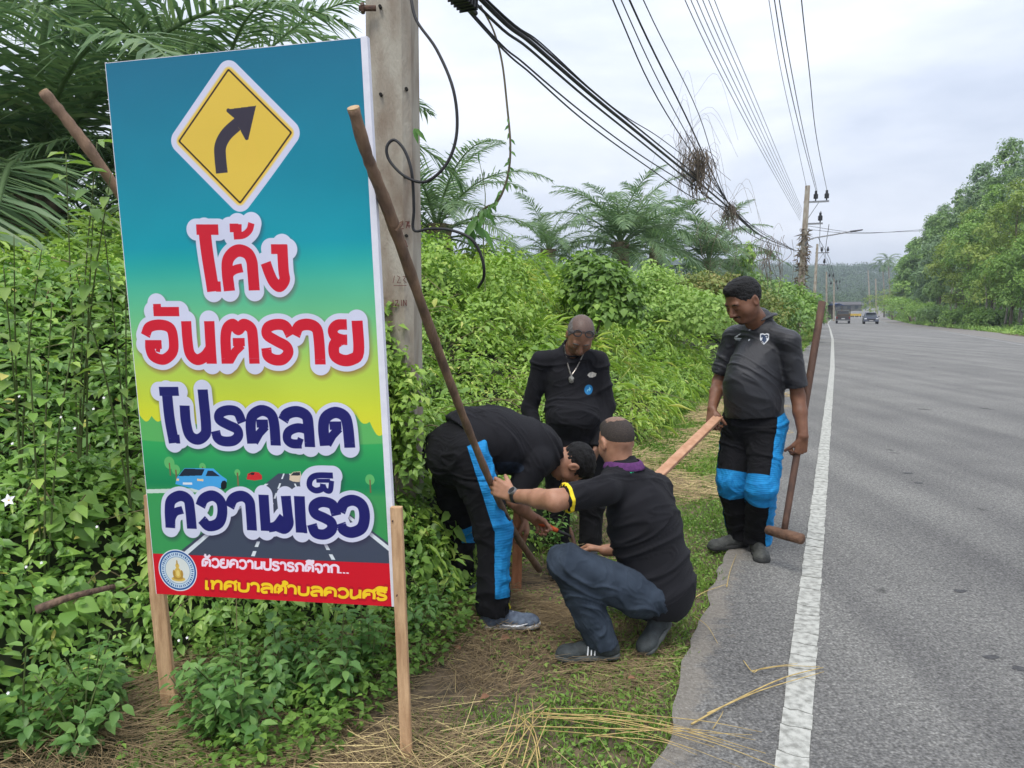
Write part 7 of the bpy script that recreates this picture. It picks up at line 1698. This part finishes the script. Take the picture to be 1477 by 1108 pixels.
q = sL * .20 + eL * .80; S.limb(sL, q, .064, .0655, .03, cap=True); q2 = sR * .3 + eR * .7; S.limb(sR, q2, .062, .066, .03, cap=True)
sh, Vs, Qs = mesh_field('polo_shirt', S, blk, C_, (.009, 7, 71, norm(np.array([-.4, .3, .9])), 2.4))
yel2 = mat('yellow_rib', (.80, .62, .03), .8, (.7, .54, .02), 80); ad = norm(eL - sL); e1 = norm(np.cross(ad, up)); e2 = np.cross(ad, e1)
tq = (Vs - q) @ ad; rq = np.linalg.norm(Vs - q - np.outer(tq, ad), axis=1); patch('sleeve_band', Vs, Qs, vnormals(Vs, Qs), np.minimum(np.minimum(tq + .017, .105 - rq), -.0035 - tq), .0025, yel2, sh)
purple = mat('purple_rib', (.12, .035, .14), .9, (.08, .025, .10), 60, bump=.4, bscale=200); nd = norm(hd - chest); nk = neck + up * .0
mb = MB(); mb.grid(lambda t, v: nk + rC * math.cos(6.2832 * (t * .86 + .32)) * (.067 + .024 * v) + fC * math.sin(6.2832 * (t * .86 + .32)) * (.067 + .024 * v) + up * (.024 - .032 * v * v + .012 * math.cos(6.2832 * (t * .86 + .32)) * .0) , 40, 7); o = mb.build('collar', purple, sh, True); so = o.modifiers.new('cloth', 'SOLIDIFY'); so.thickness = .003
decal('green_print', (Vs, Qs), wp(936, 676, 3.25), norm(-fC + rC * .0 + np.array([0, 0, .3])), up, [rect(-.032 + .0066 * i, -.003 + .0015 * (i % 2), -.032 + .0066 * i + .0045, .003 + .001 * (i % 3)) for i in range(10)], mat('green_print', (.02, .42, .20), .7), sh)
# belt-level jeans
S = Field(lo, (hi[0], hi[1], .75), .006); S.ell(pel + fC * .02 - up * .01, (.175, .15, .115), .05, np.array([rC, fC, up]))
for h_, k_, a_ in ((hL, kL, aL), (hR, kR, aR)): S.limb(h_, k_, .100, .078, .035); S.limb(k_, a_ + norm(a_ - k_) * .02, .074, .070, .03, cap=True)
S.plane((0, 0, .05), (0, 0, -1)); je, Vj, Qj = mesh_field('jeans', S, denim, C_, (.0075, 11, 81, norm(np.array([.7, .2, .6])), 2.2))
# wrist watch
watch = empty('wristwatch', wL, 'black wristwatch on the squatting man\'s outstretched left wrist', 'watch'); wd_ = norm(wL - eL); wc = wL - wd_ * .022; e1 = norm(np.cross(wd_, up)); e2 = np.cross(wd_, e1)
mb = MB(); mb.grid(lambda t, v: wc + wd_ * (-.011 + .022 * v) + (e1 * math.cos(t * 6.2832) + e2 * math.sin(t * 6.2832)) * .0335, 24, 2); o = mb.build('strap', blackm, watch, True); so = o.modifiers.new('leather', 'SOLIDIFY'); so.thickness = .004
fcn = norm(np.array([.1, -.8, .55])); fcn = norm(fcn - np.dot(fcn, wd_) * wd_); mb = MB(); mb.tube([wc + fcn * .030, wc + fcn * .041], .020, 16); mb.build('watch_case', metal, watch); mb = MB(); mb.tube([wc + fcn * .0412, wc + fcn * .0418], .016, 16); mb.build('dial', blackm, watch)
tC = mat('slate_trainer', (.045, .055, .058), .6, (.03, .035, .036), 40, bump=.4, bscale=200); gsole = mat('grey_sole', (.10, .11, .11), .7, (.07, .075, .07), 20)
g1 = G(852, 950); o, ats = shoe(C_, g1 + [.125, .02, 0], g1 + [-.150, .0, 0], (0, 0, 1), tC, gsole, .047, .075)
for j in range(3): mb = MB(); mb.tube([ats(-.048, .42 + .055 * j, .030), ats(-.032, .40 + .055 * j, .066)], .003, 5); mb.tube([ats(.048, .42 + .055 * j, .030), ats(.032, .40 + .055 * j, .066)], .003, 5); mb.build('side_mark', white, o)
g1 = G(925, 938); shoe(C_, g1 + [.13, .10, .085], g1 + [.005, -.04, .0], norm(np.array([-.5, -.4, .8])), tC, gsole, .046, .07)
# ------------------------------------------------------------------ humid air
hz = MB(); hz.box((150, 500, 41), (2600, 2400, 86)); hm = bpy.data.materials.new('humid_air'); hm.use_nodes = True; nt = hm.node_tree; nt.nodes.remove(nt.nodes['Principled BSDF']); pv = nt.nodes.new('ShaderNodeVolumePrincipled')
pv.inputs['Color'].default_value = (.80, .88, 1, 1); pv.inputs['Density'].default_value = .0006; pv.inputs['Anisotropy'].default_value = .2; nt.links.new(pv.outputs[0], nt.nodes['Material Output'].inputs['Volume']); tag(hz.build('haze', hm), kind='stuff')
